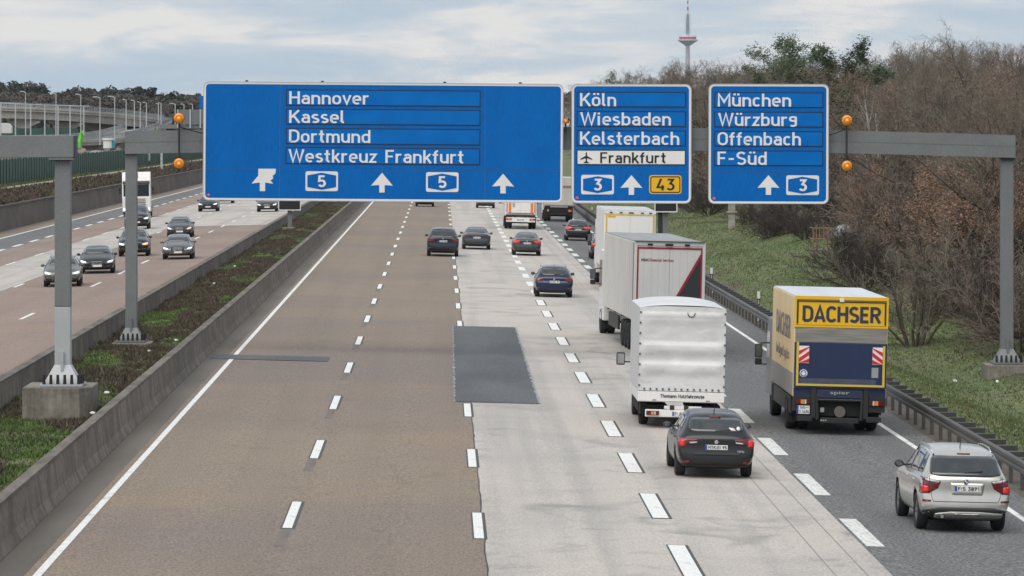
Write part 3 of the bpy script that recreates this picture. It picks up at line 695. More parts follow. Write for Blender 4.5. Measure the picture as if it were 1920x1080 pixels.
footing((1885-828)*KG, YG, 1.45, 1.8, -2.4, CAMH-(682-235)*KG, 'concrete block under the right gantry leg on the grass bank', .1)
Y2 = 114.0; K2 = Y2/F
g2 = empty('sign_gantry', (0, Y2, 0)); tag(g2, 'nearer grey gantry at the left edge with a half light, half dark leg', 'gantry')
q = MB(); q.box(-19.0, (141-828)*K2, -.42, .42, CAMH-(295-235)*K2, CAMH-(254-235)*K2); q.build('beam', steel, g2, bevel=.015)
q = MB(); q.box((141.0-828)*K2, (141-828)*K2+.03, -.44, .44, CAMH-(296-235)*K2, CAMH-(255-235)*K2); q.build('end_plate', dark_metal, g2)
q = MB(); q.box((94-828)*K2, (139-828)*K2, -.40, .40, CAMH-(299.5-235)*K2, CAMH-(295.3-235)*K2); q.build('cap_plate', steel, g2)
for i in range(8):
    q = MB(); xx = (98-828)*K2+i*.072; q.tube((xx, -.36, CAMH-(302-235)*K2), (xx, -.36, CAMH-(299.6-235)*K2), .022, n=6); q.build('bolt', black, g2)
leg(g2, (118.5-828)*K2, 0, CAMH-(722-235)*K2, CAMH-(299.6-235)*K2, .41, .46, light_to=CAMH-(575-235)*K2, flare=.47)
footing((112-828)*K2, Y2+.3, 1.78, 2.5, .0, CAMH-(723-235)*K2, 'big stained concrete block under the nearer gantry leg in the median', .3)
# orange warning lights
lens = mat('amber_lens', (.80, .26, .01), .35, coat=.5, emit=(1.0, .33, .01), estr=.04); amber_in = mat('amber_core', (1.0, .62, .2), .3, emit=(1, .55, .12), estr=.15)
amber_dk = mat('amber_dark', (.42, .12, .005), .4)
housing = mat('lamp_housing', (.05, .045, .035), .5)
def warn(px, pys, label, poletop, polebot, r=10):
    Yw = 151.2; k = Yw/F; root = empty('warning_light', ((px-828)*k, Yw, CAMH-(pys[-1]-235)*k)); tag(root, label, 'warning light', 'orange warning lights on the gantry')
    q = MB(); z0 = -(polebot-pys[-1])*k; z1 = -(poletop-pys[-1])*k; q.tube((0, .12, z0), (0, .12, z1), .035, n=8); q.build('pole', dark_metal, root)
    q = MB(); q.box(-.12, .12, .16, .24, z0+.35, z0+.5); q.build('clamp', dark_metal, root)
    for py in pys:
        z = -(py-pys[-1])*k; R_ = r*k
        q = MB(); q.lathe([(0, .1), (R_*.8, .1), (R_*1.06, .03), (R_*1.06, -.02), (R_, -.02)], (0, 0, z), 'y', 20); h = q.build('lamp', housing, root, smooth=True)
        q = MB(); q.lathe([(R_*.99, -.015), (R_*.9, -.06), (R_*.55, -.09), (R_*.2, -.10), (0, -.10)], (0, 0, z), 'y', 20); q.build('lens', lens, h, smooth=True); q = MB(); ring_plate(q, A(0, z, R_*.62, R_*.62, 0, 337.5, 15), A(0, z, R_*.52, R_*.52, 0, 337.5, 15), -.095, -.08); q.build('lens_ring', amber_dk, h)
        q = MB(); q.lathe([(R_*.22, -.098), (R_*.15, -.12), (0, -.125)], (0, 0, z), 'y', 10); q.build('lens_core', amber_in, h)
    q = MB(); pr = None
    for i in range(9):
        t = i/8; p = Vector((t*1.15 if px > 828 else t*1.15, .16, -(pys[0]+13-pys[-1])*k-.25*math.sin(t*PI*.5)-.05)); 
        if px > 828: p.x = -t*.9
        if pr is not None: q.tube(pr, p, .02, n=5)
        pr = p
    q.build('cable', black, root)
warn(335.5, (221.5, 306.5), 'pair of round orange warning lights left of the widest blue sign', 225, 322)
warn(1588, (225.5, 311), 'pair of round orange warning lights right of the Würzburg sign', 228, 325)
warn(1060.5, (227,), 'small orange warning light half hidden in the gap beside the widest sign', 228, 250, r=5)
# small black display panels on posts
def display(x, y, ztop, zbot, w, zg, label, post_w, twin=False):
    root = empty('display_panel', (x, y, zg)); tag(root, label, 'display', 'small black display panels on posts')
    q = MB(); q.box(-w/2, w/2, 0, .25, zbot-zg, ztop-zg); q.build('housing', steel, root)
    q = MB(); ring_plate(q, [(-w/2, zbot-zg), (w/2, zbot-zg), (w/2, ztop-zg), (-w/2, ztop-zg)], [(-w/2+.06, zbot-zg+.06), (w/2-.06, zbot-zg+.06), (w/2-.06, ztop-zg-.06), (-w/2+.06, ztop-zg-.06)], -.03, -.001); q.build('frame', sign_white, root)
    q = MB(); q.box(-w/2+.061, w/2-.061, -.015, -.001, zbot-zg+.061, ztop-zg-.061); q.build('screen', sign_black, root)
    q = MB(); q.box(-post_w/2, post_w/2, .26, .26+post_w*.8, -.3, ztop-zg-.3); q.build('post', steel, root)
    if twin: q = MB(); q.box(-post_w/2-.30, -post_w/2-.02, .3, .5, -.3, ztop-zg-.3); q.build('post', dark_metal, root)
    return root
display((543-828)*320/F, 320, CAMH-(352-235)*320/F, CAMH-(394.5-235)*320/F, 1.65, .35, 'black display panel on a short post in the planted median', .32)
display((1248.5-828)*271/F, 271, CAMH-(355-235)*271/F, CAMH-(398-235)*271/F, 1.42, -.4, 'black display panel with white frame beside the right guard rail, partly behind a truck', .34, True)
footing((541-828)*320/F, 320.3, .9, 1.0, 0, .55, 'small concrete foot of the median display post', .05)
# rear side of the next gantry far away
Yb = 420; kb = Yb/F; r = empty('sign_gantry', (0, Yb, 0)); tag(r, 'far grey gantry seen from behind, left of the widest sign', 'gantry')
q = MB(); q.box((300-828)*kb, (420-828)*kb, 0, .8, CAMH-(241-235)*kb, CAMH-(233.5-235)*kb); q.build('beam', steel, r)
q = MB(); q.box((333-828)*kb, (420-828)*kb, -.2, -.02, CAMH-(233-235)*kb, CAMH-(205.5-235)*kb); q.build('sign_back', mat('sign_back', (.15, .16, .165), .6), r)
for px in (333.5, 357, 376, 400): q = MB(); q.box((px-828)*kb-.07, (px-828)*kb+.07, -.35, -.21, CAMH-(240-235)*kb, CAMH-(205-235)*kb); q.build('upright', steel_light, r)
q = MB(); q.box((405-828)*kb-.3, (405-828)*kb+.3, 0, .6, .2, CAMH-(241-235)*kb); q.build('leg', steel, r)
Yb = 900; kb = Yb/F; r = empty('motorway_sign', ((381-828)*kb, Yb, 2.4)); tag(r, 'small blue sign far away at the left edge of the widest sign', 'road sign')
q = MB(); q.box(-7*kb, 7*kb, 0, .2, CAMH-(205-235)*kb-2.4, CAMH-(180-235)*kb-2.4); q.build('panel', sign_blue, r)
q = MB(); q.box(-.12, .12, .21, .4, 0, CAMH-(190-235)*kb-2.4); q.build('post', steel, r)

# ------------------------------------------------------------------ guard rail
xg_pts = [(60, 13.2), (97, 13.15), (150, 13.0), (212, 12.92), (300, 12.6), (354, 12.45), (416, 12.8), (470, 13.6), (520, 15.0)]
def xg(y):
    for (a, b), (c, d) in zip(xg_pts, xg_pts[1:]):
        if y <= c: return b+(d-b)*(y-a)/(c-a)
    return xg_pts[-1][1]
gr = empty('guard_rail', (13, 80, -.35)); tag(gr, 'long galvanised steel guard rail with rungs along the right verge', 'guard rail')
def zg_(y): return z_right(xg(y)+.1, y)
prof = [(0, -.155), (-.04, -.12), (-.045, -.05), (0, -.02), (0, .02), (-.045, .05), (-.04, .12), (0, .155), (.03, .155), (.03, -.155)]
def rail(dx, zc, name, y0=62):
    mb = MB(); k = len(prof); vs = []; n = 0; y = y0
    while y <= 516:
        for a, b in prof: vs.append((xg(y)+dx+a-13, y-80, -.33+zc+b+.35)); 
        n += 1; y += 2.0 if y < 300 else 6.0
    mb.add(vs, [(j*k+i, j*k+(i+1) % k, (j+1)*k+(i+1) % k, (j+1)*k+i) for j in range(n-1) for i in range(k)]); return mb.build(name, rail_steel, gr)
rail(-.02, .60, 'rail_beam'); postm = MB(); postm.box(-.045, .045, -.05, .05, -.6, .56); pm_ = None
rungm = MB(); rungm.box(-.0, .52, -.11, .11, .60, .72); rg_ = None
y = 66.0; i = 0
while y < 500:
    base = (xg(y)-13+.14, y-80, .02); rb = (xg(y)-13+.03, y-80, .02)
    if pm_ is None: pm_ = postm.build('post', rail_steel, gr); pm_.location = base; rg_ = rungm.build('rung', mat('dark_rung', (.07, .07, .068), .6, .3, var=.3, scale=2), gr); rg_.location = rb
    else: inst('post', pm_, gr, base); inst('rung', rg_, gr, rb)
    y += 2.0 if y < 400 else 4.0
# delineator posts
def delineator(x, y, label, z=None, h=1.0):
    z = z_right(x, y) if z is None else z
    r = empty('delineator_post', (x, y, z)); tag(r, label, 'marker post', 'white roadside marker posts')
    q = MB(); q.prism([(-.06, 0), (.06, 0), (.06, .02), (-.06, .02)], 'z', -.1, .01)
    q = MB(); q.prism([(-.06, -.05), (.06, -.05), (.045, .05), (-.045, .05)], 'z', 0, h); q.build('body', white_p, r)
    q = MB(); q.prism([(-.064, -.054), (.064, -.054), (.049, .054), (-.049, .054)], 'z', h*.52, h*.76); b = q.build('band', black, r)
    q = MB(); q.box(-.025, .025, -.060, -.055, h*.56, h*.72); q.build('reflector', mat('reflector', (.7, .7, .7), .2, .5), b)
delineator(13.55, 187, 'white marker post right of the truck convoy, at the guard rail nearer the yellow truck', h=1.25)
delineator(13.45, 218, 'white marker post behind the guard rail beside the white box trailer', h=1.25)
delineator(13.1, 381, 'farthest white marker post, under the middle blue sign', h=1.25)
# ------------------------------------------------------------------ trees and shrubs
bark = mat('bark', (.125, .100, .078), .95, var=.4, scale=3, fine=.2, fscale=12)
bark_birch = mat('birch_bark', (.48, .46, .42), .8, var=.6, scale=6, stretch=(1, 1, 3), lo=.5, hi=.6)
twig_a = mat('twig_brown', (.205, .175, .135), .9, var=.35, scale=.35)
twig_b = mat('twig_red_brown', (.195, .152, .122), .9, var=.35, scale=.35)
twig_c = mat('twig_grey', (.155, .128, .108), .9, var=.35, scale=.35)
twig_d = mat('twig_dark', (.052, .040, .035), .9, var=.3, scale=.4)
dry_leaf = mat('dry_oak_leaf', (.30, .185, .12), .8, var=.4, scale=1.2)
needle = mat('pine_needle', (.070, .105, .040), .75, var=.45, scale=.7)
needle_b = mat('pine_needle_pale', (.095, .130, .060), .75, var=.4, scale=.7)
ivy = mat('ivy_leaf', (.070, .095, .030), .6, var=.4, scale=1)
def unused_(): pass
def grow(mbT, mbC, r, p, d, ln, rad, lvl, spec, tips):
    """recursive limb: thick levels go to the trunk mesh, thin ones to the crown mesh"""
    nseg = spec['seg'][lvl]; pos = Vector(p); dr = Vector(d).normalized(); pts = [pos.copy()]; rads = [rad]
    taper = spec['taper'][lvl]
    for i in range(nseg):
        j = spec['jit'][lvl]
        dr = (dr+Vector((r.uniform(-j, j), r.uniform(-j, j), r.uniform(-j, j)+spec['up'][lvl]))).normalized()
        pos = pos+dr*(ln/nseg); pts.append(pos.copy()); rads.append(rad*(1-(1-taper)*(i+1)/nseg))
    mb = mbT if lvl < spec['split'] else mbC; sides = (7, 5, 3, 3, 3)[lvl]
    for i in range(nseg): mb.tube(pts[i], pts[i+1], rads[i], rads[i+1], sides, caps=False)
    if lvl >= spec['max']:
        tips.append((pts[-1], dr)); return
    k = spec['kids'][lvl]; s0 = spec['start'][lvl]
    for i in range(k):
        t = s0+(1-s0)*(i+r.random()*.7)/k; f = t*nseg; a = min(nseg-1, int(f)); q = pts[a].lerp(pts[a+1], f-a); rr = rads[a]
        az = r.uniform(0, 2*PI) if lvl else 2.4*i+r.uniform(-.4, .4)
        base = (pts[a+1]-pts[a]).normalized(); o = base.orthogonal().normalized(); o = Matrix.Rotation(az, 3, base) @ o
        ang = spec['ang'][lvl]*r.uniform(.7, 1.25)
        nd = base*math.cos(ang)+o*math.sin(ang)
        L = ln*spec['len'][lvl]*r.uniform(.65, 1.15)*(1-.45*(t-s0)/(1.001-s0) if lvl < 2 else 1)
        grow(mbT, mbC, r, q, nd, L, max(spec['minr'], rr*spec['rr'][lvl]), lvl+1, spec, tips)
    tips.append((pts[-1], dr))
def bare(name, seed, h, spec, mt, mc, x=0, leaves=None):
    r = random.Random(seed); T, K = MB(), MB(); tips = []
    if spec.get('stems', 1) > 1:
        for s in range(spec['stems']):
            a = r.uniform(0, 2*PI); l = r.uniform(.15, spec.get('spread', .8))
            grow(T, K, r, (math.cos(a)*.25*r.random(), math.sin(a)*.25*r.random(), -.1), (math.cos(a)*l, math.sin(a)*l, 1), h*r.uniform(.6, 1), spec['rad'], 0, spec, tips)
    else: grow(T, K, r, (0, 0, -.3), (r.uniform(-.05, .05), r.uniform(-.05, .05), 1), h*spec['hf'], spec['rad'], 0, spec, tips)
    root = empty(name, (0, -500, 0)); 
    T.build('trunk', mt, root)
    c = K.build('crown', mc, root)
    if leaves:
        q = MB(); m, sz, n, sp = leaves
        for p, d in tips:
            for _ in range(n):
                c0 = p+Vector((r.gauss(0, sp), r.gauss(0, sp), r.gauss(0, sp*.8))); u = Vector((r.gauss(0, 1), r.gauss(0, 1), r.gauss(0, 1))).normalized(); v = u.orthogonal().normalized(); s = sz*r.uniform(.6, 1.3)
                q.add([c0-u*s, c0+v*s*.45, c0+u*s, c0-v*s*.45], [(0, 1, 2, 3)])
        q.build('foliage', m, root)
    return root
TREE = dict(seg=(6, 5, 3, 2, 2), jit=(.08, .22, .25, .3, .3), up=(.05, .10, .08, .06, .05), taper=(.22, .25, .3, .4, .4), split=2, max=4, kids=(12, 8, 6, 5), start=(.28, .2, .2, .1),
            ang=(.85, .75, .75, .7), len=(.62, .48, .5, .6), rr=(.5, .55, .55, .6), minr=.008, rad=.20, hf=.80)
OAK = dict(TREE, split=3, taper=(.08, .2, .3, .4, .4), seg=(6, 6, 4, 2, 2), jit=(.12, .34, .32, .35, .3), kids=(12, 8, 6, 5), ang=(1.0, .8, .8, .75), len=(.85, .5, .5, .6), hf=.70, rad=.34, start=(.22, .15, .15, .1))
SLIM = dict(TREE, kids=(14, 5, 4, 3), ang=(.55, .6, .6, .6), len=(.38, .5, .5, .5), rad=.13, hf=.92, start=(.3, .2, .2, .1), minr=.011)
SHRUB = dict(seg=(4, 3, 2, 2, 2), jit=(.16, .25, .3, .3, .3), up=(.03, .06, .06, .05, 0), taper=(.4, .4, .4, .5, .5), split=1, max=3, kids=(7, 6, 5, 0), start=(.12, .1, .1, 0),
             ang=(.6, .65, .7, .7), len=(.55, .5, .6, .5), rr=(.55, .6, .6, .6), minr=.009, rad=.045, stems=9, spread=.85, hf=1)
BUSH = dict(SHRUB, stems=12, kids=(9, 6, 4, 0), spread=1.5, minr=.010)
PROT = {}
PROT['treeA'] = bare('bare_tree', 11, 12, TREE, bark, twig_a)
PROT['treeB'] = bare('bare_tree', 23, 12, dict(TREE, kids=(11, 7, 5, 4)), bark, twig_b, leaves=(dry_leaf, .045, 1, .12))
PROT['treeC'] = bare('bare_tree', 31, 12, dict(TREE, kids=(10, 6, 6, 4), ang=(.7, .65, .7, .7)), bark, twig_c)
PROT['oak'] = bare('bare_oak_tree', 47, 13, OAK, mat('oak_bark', (.060, .048, .040), .95, var=.4, scale=3), twig_a)
PROT['slim'] = bare('bare_tree', 5, 12, SLIM, bark, twig_c)
PROT['birch'] = bare('birch_tree', 8, 10, dict(SLIM, rad=.12), bark_birch, twig_a)
PROT['shrubA'] = bare('bare_shrub', 3, 4, SHRUB, bark, twig_a)
PROT['shrubB'] = bare('bare_shrub', 4, 4, BUSH, bark, twig_d)
PROT['shrubC'] = bare('bare_shrub', 6, 4, dict(BUSH, stems=9), bark, twig_b)
PROT['leafy'] = bare('oak_tree_with_dry_leaves', 9, 8, dict(TREE, kids=(10, 6, 4, 3), rad=.15), bark, twig_b, leaves=(dry_leaf, .065, 6, .24))
PROT['beech'] = bare('shrub_with_dry_leaves', 12, 4, dict(SHRUB, stems=7), bark, twig_a, leaves=(dry_leaf, .045, 1, .2))
PINE = dict(TREE, seg=(6, 4, 2, 2, 2), kids=(22, 7, 4, 0), max=3, split=2, ang=(1.15, .6, .6, .6), len=(.38, .5, .4, .5), hf=.95, rad=.2, start=(.22, .25, 0, 0), up=(.04, .12, .1, 0, 0))
PROT['pineA'] = bare('pine_tree', 14, 12, PINE, bark, bark, leaves=(needle, .10, 14, .20))
PROT['pineB'] = bare('pine_tree', 15, 11, dict(PINE, kids=(17, 7, 4, 0), start=(.35, .3, 0, 0)), bark, bark, leaves=(needle_b, .10, 14, .20))
PROT['ivy'] = bare('ivy_covered_tree', 18, 8, dict(TREE, kids=(9, 5, 0, 0), max=2, len=(.34, .5, .5, .5), rad=.16), bark, twig_a, leaves=(ivy, .075, 30, .32))
LBL = {'treeA': ('full brown bare tree', 'bare tree', 'bare trees in the wood right of the road'),
       'treeB': ('reddish bare tree', 'bare tree', 'reddish bare trees in the roadside wood'),
       'treeC': ('greyish bare tree', 'bare tree', 'greyish bare trees in the roadside wood'),
       'oak': ('broad crooked bare oak', 'bare tree', 'bare oaks in the roadside wood'),
       'slim': ('slender bare tree', 'bare tree', 'slender bare trees in the roadside wood'),
       'birch': ('white trunked birch', 'birch tree', 'white birches in the roadside wood'),
       'shrubA': ('brown leafless shrub', 'shrub', 'brown shrubs along the bank'),
       'shrubB': ('very dark dense shrub', 'shrub', 'dark shrubs along the bank'),
       'shrubC': ('reddish leafless shrub', 'shrub', 'reddish shrubs along the bank'),
       'leafy': ('oak with rust coloured leaves', 'oak tree', 'oaks with dry leaves in the roadside wood'),
       'beech': ('shrub with scattered dry leaves', 'shrub', 'shrubs with dry leaves on the bank'),
       'pineA': ('dark green pine', 'pine tree', 'dark pines in the roadside wood'),
       'pineB': ('paler green pine', 'pine tree', 'pale pines in the roadside wood'),
       'ivy': ('ivy covered tree', 'tree', 'ivy covered trees in the roadside wood')}
HT = {}
for k_, o_ in PROT.items():
    zz = [v.co.z for ch in o_.children for v in ch.data.vertices]; HT[k_] = max(zz)
used_ = set()
def plant(kind, x, y, h, rz, z=None, label=None, wide=1.0):
    p = PROT[kind]; s = h/HT[kind]
    if kind in used_: o = copy_tree(p)
    else: o = p; used_.add(kind)
    o.location = (x, y, (z_right(x, y) if z is None else z)-.05); o.rotation_euler = (0, 0, rz); o.scale = (s*wide, s*wide, s)
    L = LBL[kind]; px_ = 828+x/y*F
    where = ('above the Köln sign' if px_ < 1250 else 'behind the Kelsterbach sign' if px_ < 1325 else 'left half of the Würzburg sign' if px_ < 1440 else 'right half of the Würzburg sign' if px_ < 1556 else 'just right of the Würzburg sign' if px_ < 1690 else 'below the long gantry arm' if px_ < 1780 else 'just left of the right gantry leg' if px_ < 1870 else 'at the right edge of the photo')
    deep = ('at the verge' if y < 215 else 'slightly inside' if y < 320 else 'halfway back' if y < 450 else 'far back')
    tag(o, label or (L[0]+', '+deep+', '+where), L[1], None if label else L[2])
    if label and 'group' in o: del o['group']
    return o
def plant_px(kind, px, y, pytop, label=None, wide=1.0, rz=None):
    x = (px-828)*y/F; zt = CAMH-(pytop-235)*y/F; z = z_right(x, y); return plant(kind, x, y, max(1.2, zt-z), rnd.uniform(0, 6.28) if rz is None else rz, label=label, wide=wide)
# individual trees one can tell apart
plant_px('oak', 1785, 232, 22, 'tallest bare oak, its crown rising highest above the right gantry arm', 1.12, 1.2)
plant_px('oak', 1700, 262, 88, 'broad bare oak left of the tallest one, with long crooked side limbs', 1.0, 3.9)
plant_px('pineA', 1480, 330, 52, 'dark pine rising above the Würzburg sign, leftmost of the tall pines', 1.15, .3)
plant_px('pineA', 1535, 345, 60, 'dark pine with an open top, second of the tall pines above the right sign', 1.1, 2.2)
plant_px('pineB', 1590, 320, 60, 'paler pine at the right end of the tall pine group', 1.1, 4.0)
plant_px('pineB', 1440, 420, 112, None, 1.2)
plant_px('pineA', 1175, 640, 124, 'small dark pine top in the gap above the Kelsterbach sign', 1.0, 1.0)
plant_px('pineA', 1400, 470, 128, None, 1.2); plant_px('pineB', 1360, 520, 130, None, 1.2); plant_px('pineB', 1625, 330, 92, None, 1.3)
plant_px('ivy', 1500, 300, 120, None, 1.6); plant_px('ivy', 1585, 300, 150, None, 1.4); plant_px('ivy', 1680, 262, 330, None, 1.5); plant_px('ivy', 1330, 560, 132, None, 1.5)
for px, y, t in ((1656, 240, 150), (1722, 236, 150), (1738, 240, 160), (1760, 244, 158), (1765, 239, 190), (1640, 246, 180)): plant_px('birch', px, y, t, None, .9)
plant_px('leafy', 1835, 182, 290, 'rust leaved oak right below the end of the gantry beam', 1.25, .5)
plant_px('leafy', 1625, 228, 298, 'rust leaved oak right of the lower orange warning light', 1.0, 2.5)
plant_px('leafy', 1908, 172, 300, 'rust leaved oak behind the right gantry leg', 1.0, 4.5); plant_px('leafy', 1755, 190, 300, 'thin rust leaved oak left of the gantry leg', 1.0, 5.5)
plant_px('shrubA', 1715, 170, 400, 'small bare tree with several dark stems in the middle of the bank brush', 1.1, 1.5)
# big dark shrubs at the top of the grass
for px, y, t, w in ((1440, 262, 380, 1.15), (1475, 262, 370, 1.2), (1510, 250, 385, 1.15), (1405, 295, 372, 1.1), (1450, 275, 368, 1.2), (1300, 345, 330, 1.1), (1330, 330, 340, 1.2), (1270, 370, 320, 1.1), (1605, 212, 425, 1.0), (1625, 206, 435, 1.0),
                    (1588, 228, 412, .9), (1600, 240, 405, .9), (1560, 262, 375, 1.1), (1625, 200, 420, 1.0), (1240, 400, 330, 1.1)):
    plant_px('shrubB', px, y, t, None, w)
for px, y, t, k in ((1650, 186, 430, 'shrubA'), (1690, 176, 470, 'shrubC'), (1740, 170, 470, 'shrubA'), (1775, 165, 490, 'shrubC'), (1810, 160, 500, 'shrubB'), (1845, 166, 480, 'shrubA'), (1790, 180, 430, 'shrubA'), (1830, 176, 440, 'shrubC'),
                    (1880, 172, 420, 'shrubA'), (1925, 160, 450, 'shrubB'), (1915, 172, 420, 'shrubC'), (1760, 156, 540, 'shrubC'), (1800, 151, 560, 'beech'), (1840, 147, 570, 'shrubC'), (1935, 147, 520, 'shrubB'), (1730, 160, 530, 'beech'),
                    (1700, 168, 510, 'beech'), (1660, 176, 500, 'beech'), (1870, 150, 540, 'beech'), (1905, 146, 560, 'shrubA'), (1640, 182, 500, 'shrubC'), (1780, 148, 585, 'beech'), (1825, 141, 600, 'beech'), (1860, 160, 500, 'shrubC')):
    X_ = 20.6+rnd.random()*2.2; y2 = X_*F/(px-828); plant_px(k, px, y2, 235+(t-235)*y/y2, None, 1.0)
# the wood: rows from the edge to the back
kinds = ['treeA', 'treeB', 'treeC', 'treeA', 'oak', 'slim', 'treeB', 'treeC']
def skyline(px):
    P = [(1080, 160), (1160, 158), (1210, 126), (1290, 100), (1340, 98), (1420, 100), (1480, 98), (1600, 96), (1660, 90), (1720, 70), (1830, 62), (1870, 72), (1960, 84), (2200, 90)]
    for (a, b), (c, d) in zip(P, P[1:]):
        if px <= c: return b+(d-b)*(px-a)/(c-a)
    return 90
n_t = 0
for row, (y0, y1, step) in enumerate([(175, 250, 30), (200, 330, 24), (250, 420, 24), (330, 560, 26), (430, 760, 28)]):
    px = 1190 if row > 1 else (1330 if row else 1640)
    while px < 1990:
        y = rnd.uniform(y0, y1); x = (px-828)*y/F
        if x < 22.5+(.004*(y-150)): y = (23.5)/(px-828)*F*rnd.uniform(1.0, 1.25); x = (px-828)*y/F
        top = skyline(px)-11+rnd.uniform(0, 34)+(70 if row == 0 else (45 if row == 1 else 6))
        if y < 900:
            plant_px(rnd.choice(kinds), px, y, top, None, rnd.uniform(1.0, 1.3)); n_t += 1
        px += step*rnd.uniform(.7, 1.3)
# low brush inside the wood
for i in range(150):
    px = rnd.uniform(1230, 1990); y = rnd.uniform(165, 420); x = (px-828)*y/F
    if x < 22.5 or x > 70: continue
    plant(rnd.choice(['shrubA', 'shrubC', 'shrubA', 'shrubC', 'beech', 'shrubB']), x, y, rnd.uniform(3, 5.5), rnd.uniform(0, 6), wide=1.15)
for i in range(34):
    y = rnd.uniform(45, 165); x = rnd.uniform(max(25, .1335*y+4), 62); plant(rnd.choice(kinds+['shrubA', 'shrubC']), x, y, rnd.uniform(7, 13), rnd.uniform(0, 6), wide=1.2)
# trees beyond the end of the visible road, both sides, and just out of view
for i in range(26):
    y = rnd.uniform(700, 1250); x = rnd.uniform(19, 60); plant(rnd.choice(kinds), x, y, rnd.uniform(10, 15), rnd.uniform(0, 6), wide=1.2)

# ------------------------------------------------------------------ far forest on the left
far_g = mat('far_pine', (.036, .048, .032), .9, var=.4, scale=.12); far_b = mat('far_bare', (.105, .088, .074), .95, var=.35, scale=.12)
def far_tree(seed, h, w, m, name, n=900, leaf=.42, shape=.5):
    r = random.Random(seed); root = empty(name, (0, -500, 0)); q = MB(); q.tube((0, 0, -1), (0, 0, h*.8), .35, .12, 6)
    for i in range(8):
        a = r.uniform(0, 6.28); z = h*r.uniform(.35, .7); q.tube((0, 0, z), (math.cos(a)*w*.6, math.sin(a)*w*.6, z+h*.2), .12, .05, 4)
    q.build('trunk', bark, root); q = MB()
    blobs = [(r.gauss(0, w*.38), r.gauss(0, w*.38), h*r.uniform(shape, .90), w*r.uniform(.3, .5)) for _ in range(11)]
    for i in range(n):
        bx, by, bz, br = r.choice(blobs); u = Vector((r.gauss(0, 1), r.gauss(0, 1), r.gauss(0, 1))).normalized(); c0 = Vector((bx, by, bz))+Vector((u.x, u.y, u.z*.7))*br*r.uniform(.6, 1.05)
        a = Vector((r.gauss(0, 1), r.gauss(0, 1), r.gauss(0, 1))).normalized(); b = a.orthogonal().normalized(); s = leaf*r.uniform(.6, 1.5)
        q.add([c0-a*s, c0+b*s, c0+a*s, c0-b*s], [(0, 1, 2, 3)])
    q.build('crown', m, root); return root
FT = [far_tree(1, 20, 5, far_g, 'far_pine_tree'), far_tree(2, 20, 4.2, far_g, 'far_pine_tree', shape=.6), far_tree(3, 19, 5.5, far_b, 'far_bare_tree', leaf=.3), far_tree(4, 18, 4.5, far_b, 'far_bare_tree', n=1300, leaf=.22, shape=.4)]
FL = [('distant dark green pine with a round head on the left skyline', 'pine tree', 'round headed pines on the left skyline'), ('distant dark pine with a high narrow crown on the left skyline', 'pine tree', 'narrow pines on the left skyline'),
      ('distant brown leafless tree on the left skyline', 'bare tree', 'brown trees on the left skyline'), ('distant thin leafless tree low on the left skyline', 'bare tree', 'thin bare trees on the left skyline')]
fu = set()
def put_far(k, x, y, h, z=0):
    o = FT[k]
    if k in fu: o = copy_tree(o)
    fu.add(k); hh = (20, 20, 19, 18)[k]; s = h/hh; o.location = (x, y, z); o.rotation_euler = (0, 0, rnd.uniform(0, 6.28)); w = s*rnd.uniform(.9, 1.3); o.scale = (w, w, s)
    tag(o, *FL[k])
for row in range(5):
    px = -60
    while px < 420:
        y = 1480-row*45+rnd.uniform(-20, 20); top = 143+px*.045+rnd.uniform(0, 18)+row*9
        put_far(rnd.choice((0, 1, 0, 1, 2, 2, 3) if row < 2 else (2, 3, 2, 3, 1)), (px-828)*y/F, y, (CAMH-(top-235)*y/F)-1.0, 1.0); px += rnd.uniform(9, 19)
# woodland closing the view behind the signs
px = 430
while px < 1230:
    y = 1500+rnd.uniform(-40, 40); put_far(rnd.choice((0, 2, 3)), (px-828)*y/F, y, rnd.uniform(17, 22), 0); px += rnd.uniform(22, 40)
# under-wood mass behind the viaduct
def mass(name, n, fx, fy, fz, m, s, label, seed=2, thin=1.0):
    r = random.Random(seed); q = MB()
    for i in range(n):
        x, y = fx(r), fy(r); z = fz(r, x, y); a = Vector((r.gauss(0, 1), r.gauss(0, .4), r.gauss(0, 1))).normalized(); b = a.orthogonal().normalized(); k = s*r.uniform(.5, 1.5); c0 = Vector((x, y, z))
        q.mi = r.randrange(len(m)); b = b*thin; q.add([c0-a*k, c0+b*k, c0+a*k, c0-b*k], [(0, 1, 2, 3)])
    return tag(q.build(name, m), label, 'undergrowth', kind='stuff')
mass('far_undergrowth', 16000, lambda r: r.uniform(-180, -55), lambda r: r.uniform(1230, 1330), lambda r, x, y: 1+10*r.random()**1.3, [far_b, far_g], 1.0, 'dark undergrowth at the foot of the distant forest', 4)
mass('wood_undergrowth', 90000, lambda r: 22+60*r.random()**1.5, lambda r: 160+460*r.random()**1.2, lambda r, x, y: z_right(x, y)+(.2+2.6*r.random()**1.6), [twig_a, twig_b, g_dark, twig_c], .22, 'tangled brown undergrowth of the roadside wood', 5, .08)

# ------------------------------------------------------------------ green fence, viaduct, building site
fence_g = mat('fence_green', (.028, .085, .068), .6, var=.35, scale=.5, stretch=(1, 1, .6), fine=.1, fscale=3)
fr = empty('green_fence', (-40.4, 240, 2.4)); tag(fr, 'tall green privacy fence behind the path on the left', 'fence')
q = MB(); y = 0
while y < 640:
    q.box(-.02, .02, y+.04, y+.86, .05, 2.45+.05*math.sin(y)); y += .92
q = q.build('panel', fence_g, fr); q['kind'] = 'stuff'
pp = MB(); pp.box(.025, .09, -.04, .04, -.2, 2.62); pp = pp.build('post', mat('fence_post', (.02, .055, .045), .6), fr)
for i in range(1, 230): inst('post', pp, fr, (0, i*2.76, 0))
vc = mat('viaduct_concrete', (.50, .475, .43), .85, var=.3, scale=.12, fine=.1, fscale=1.2, streak=.25); vrail = mat('viaduct_rail', (.30, .32, .34), .5, .3)
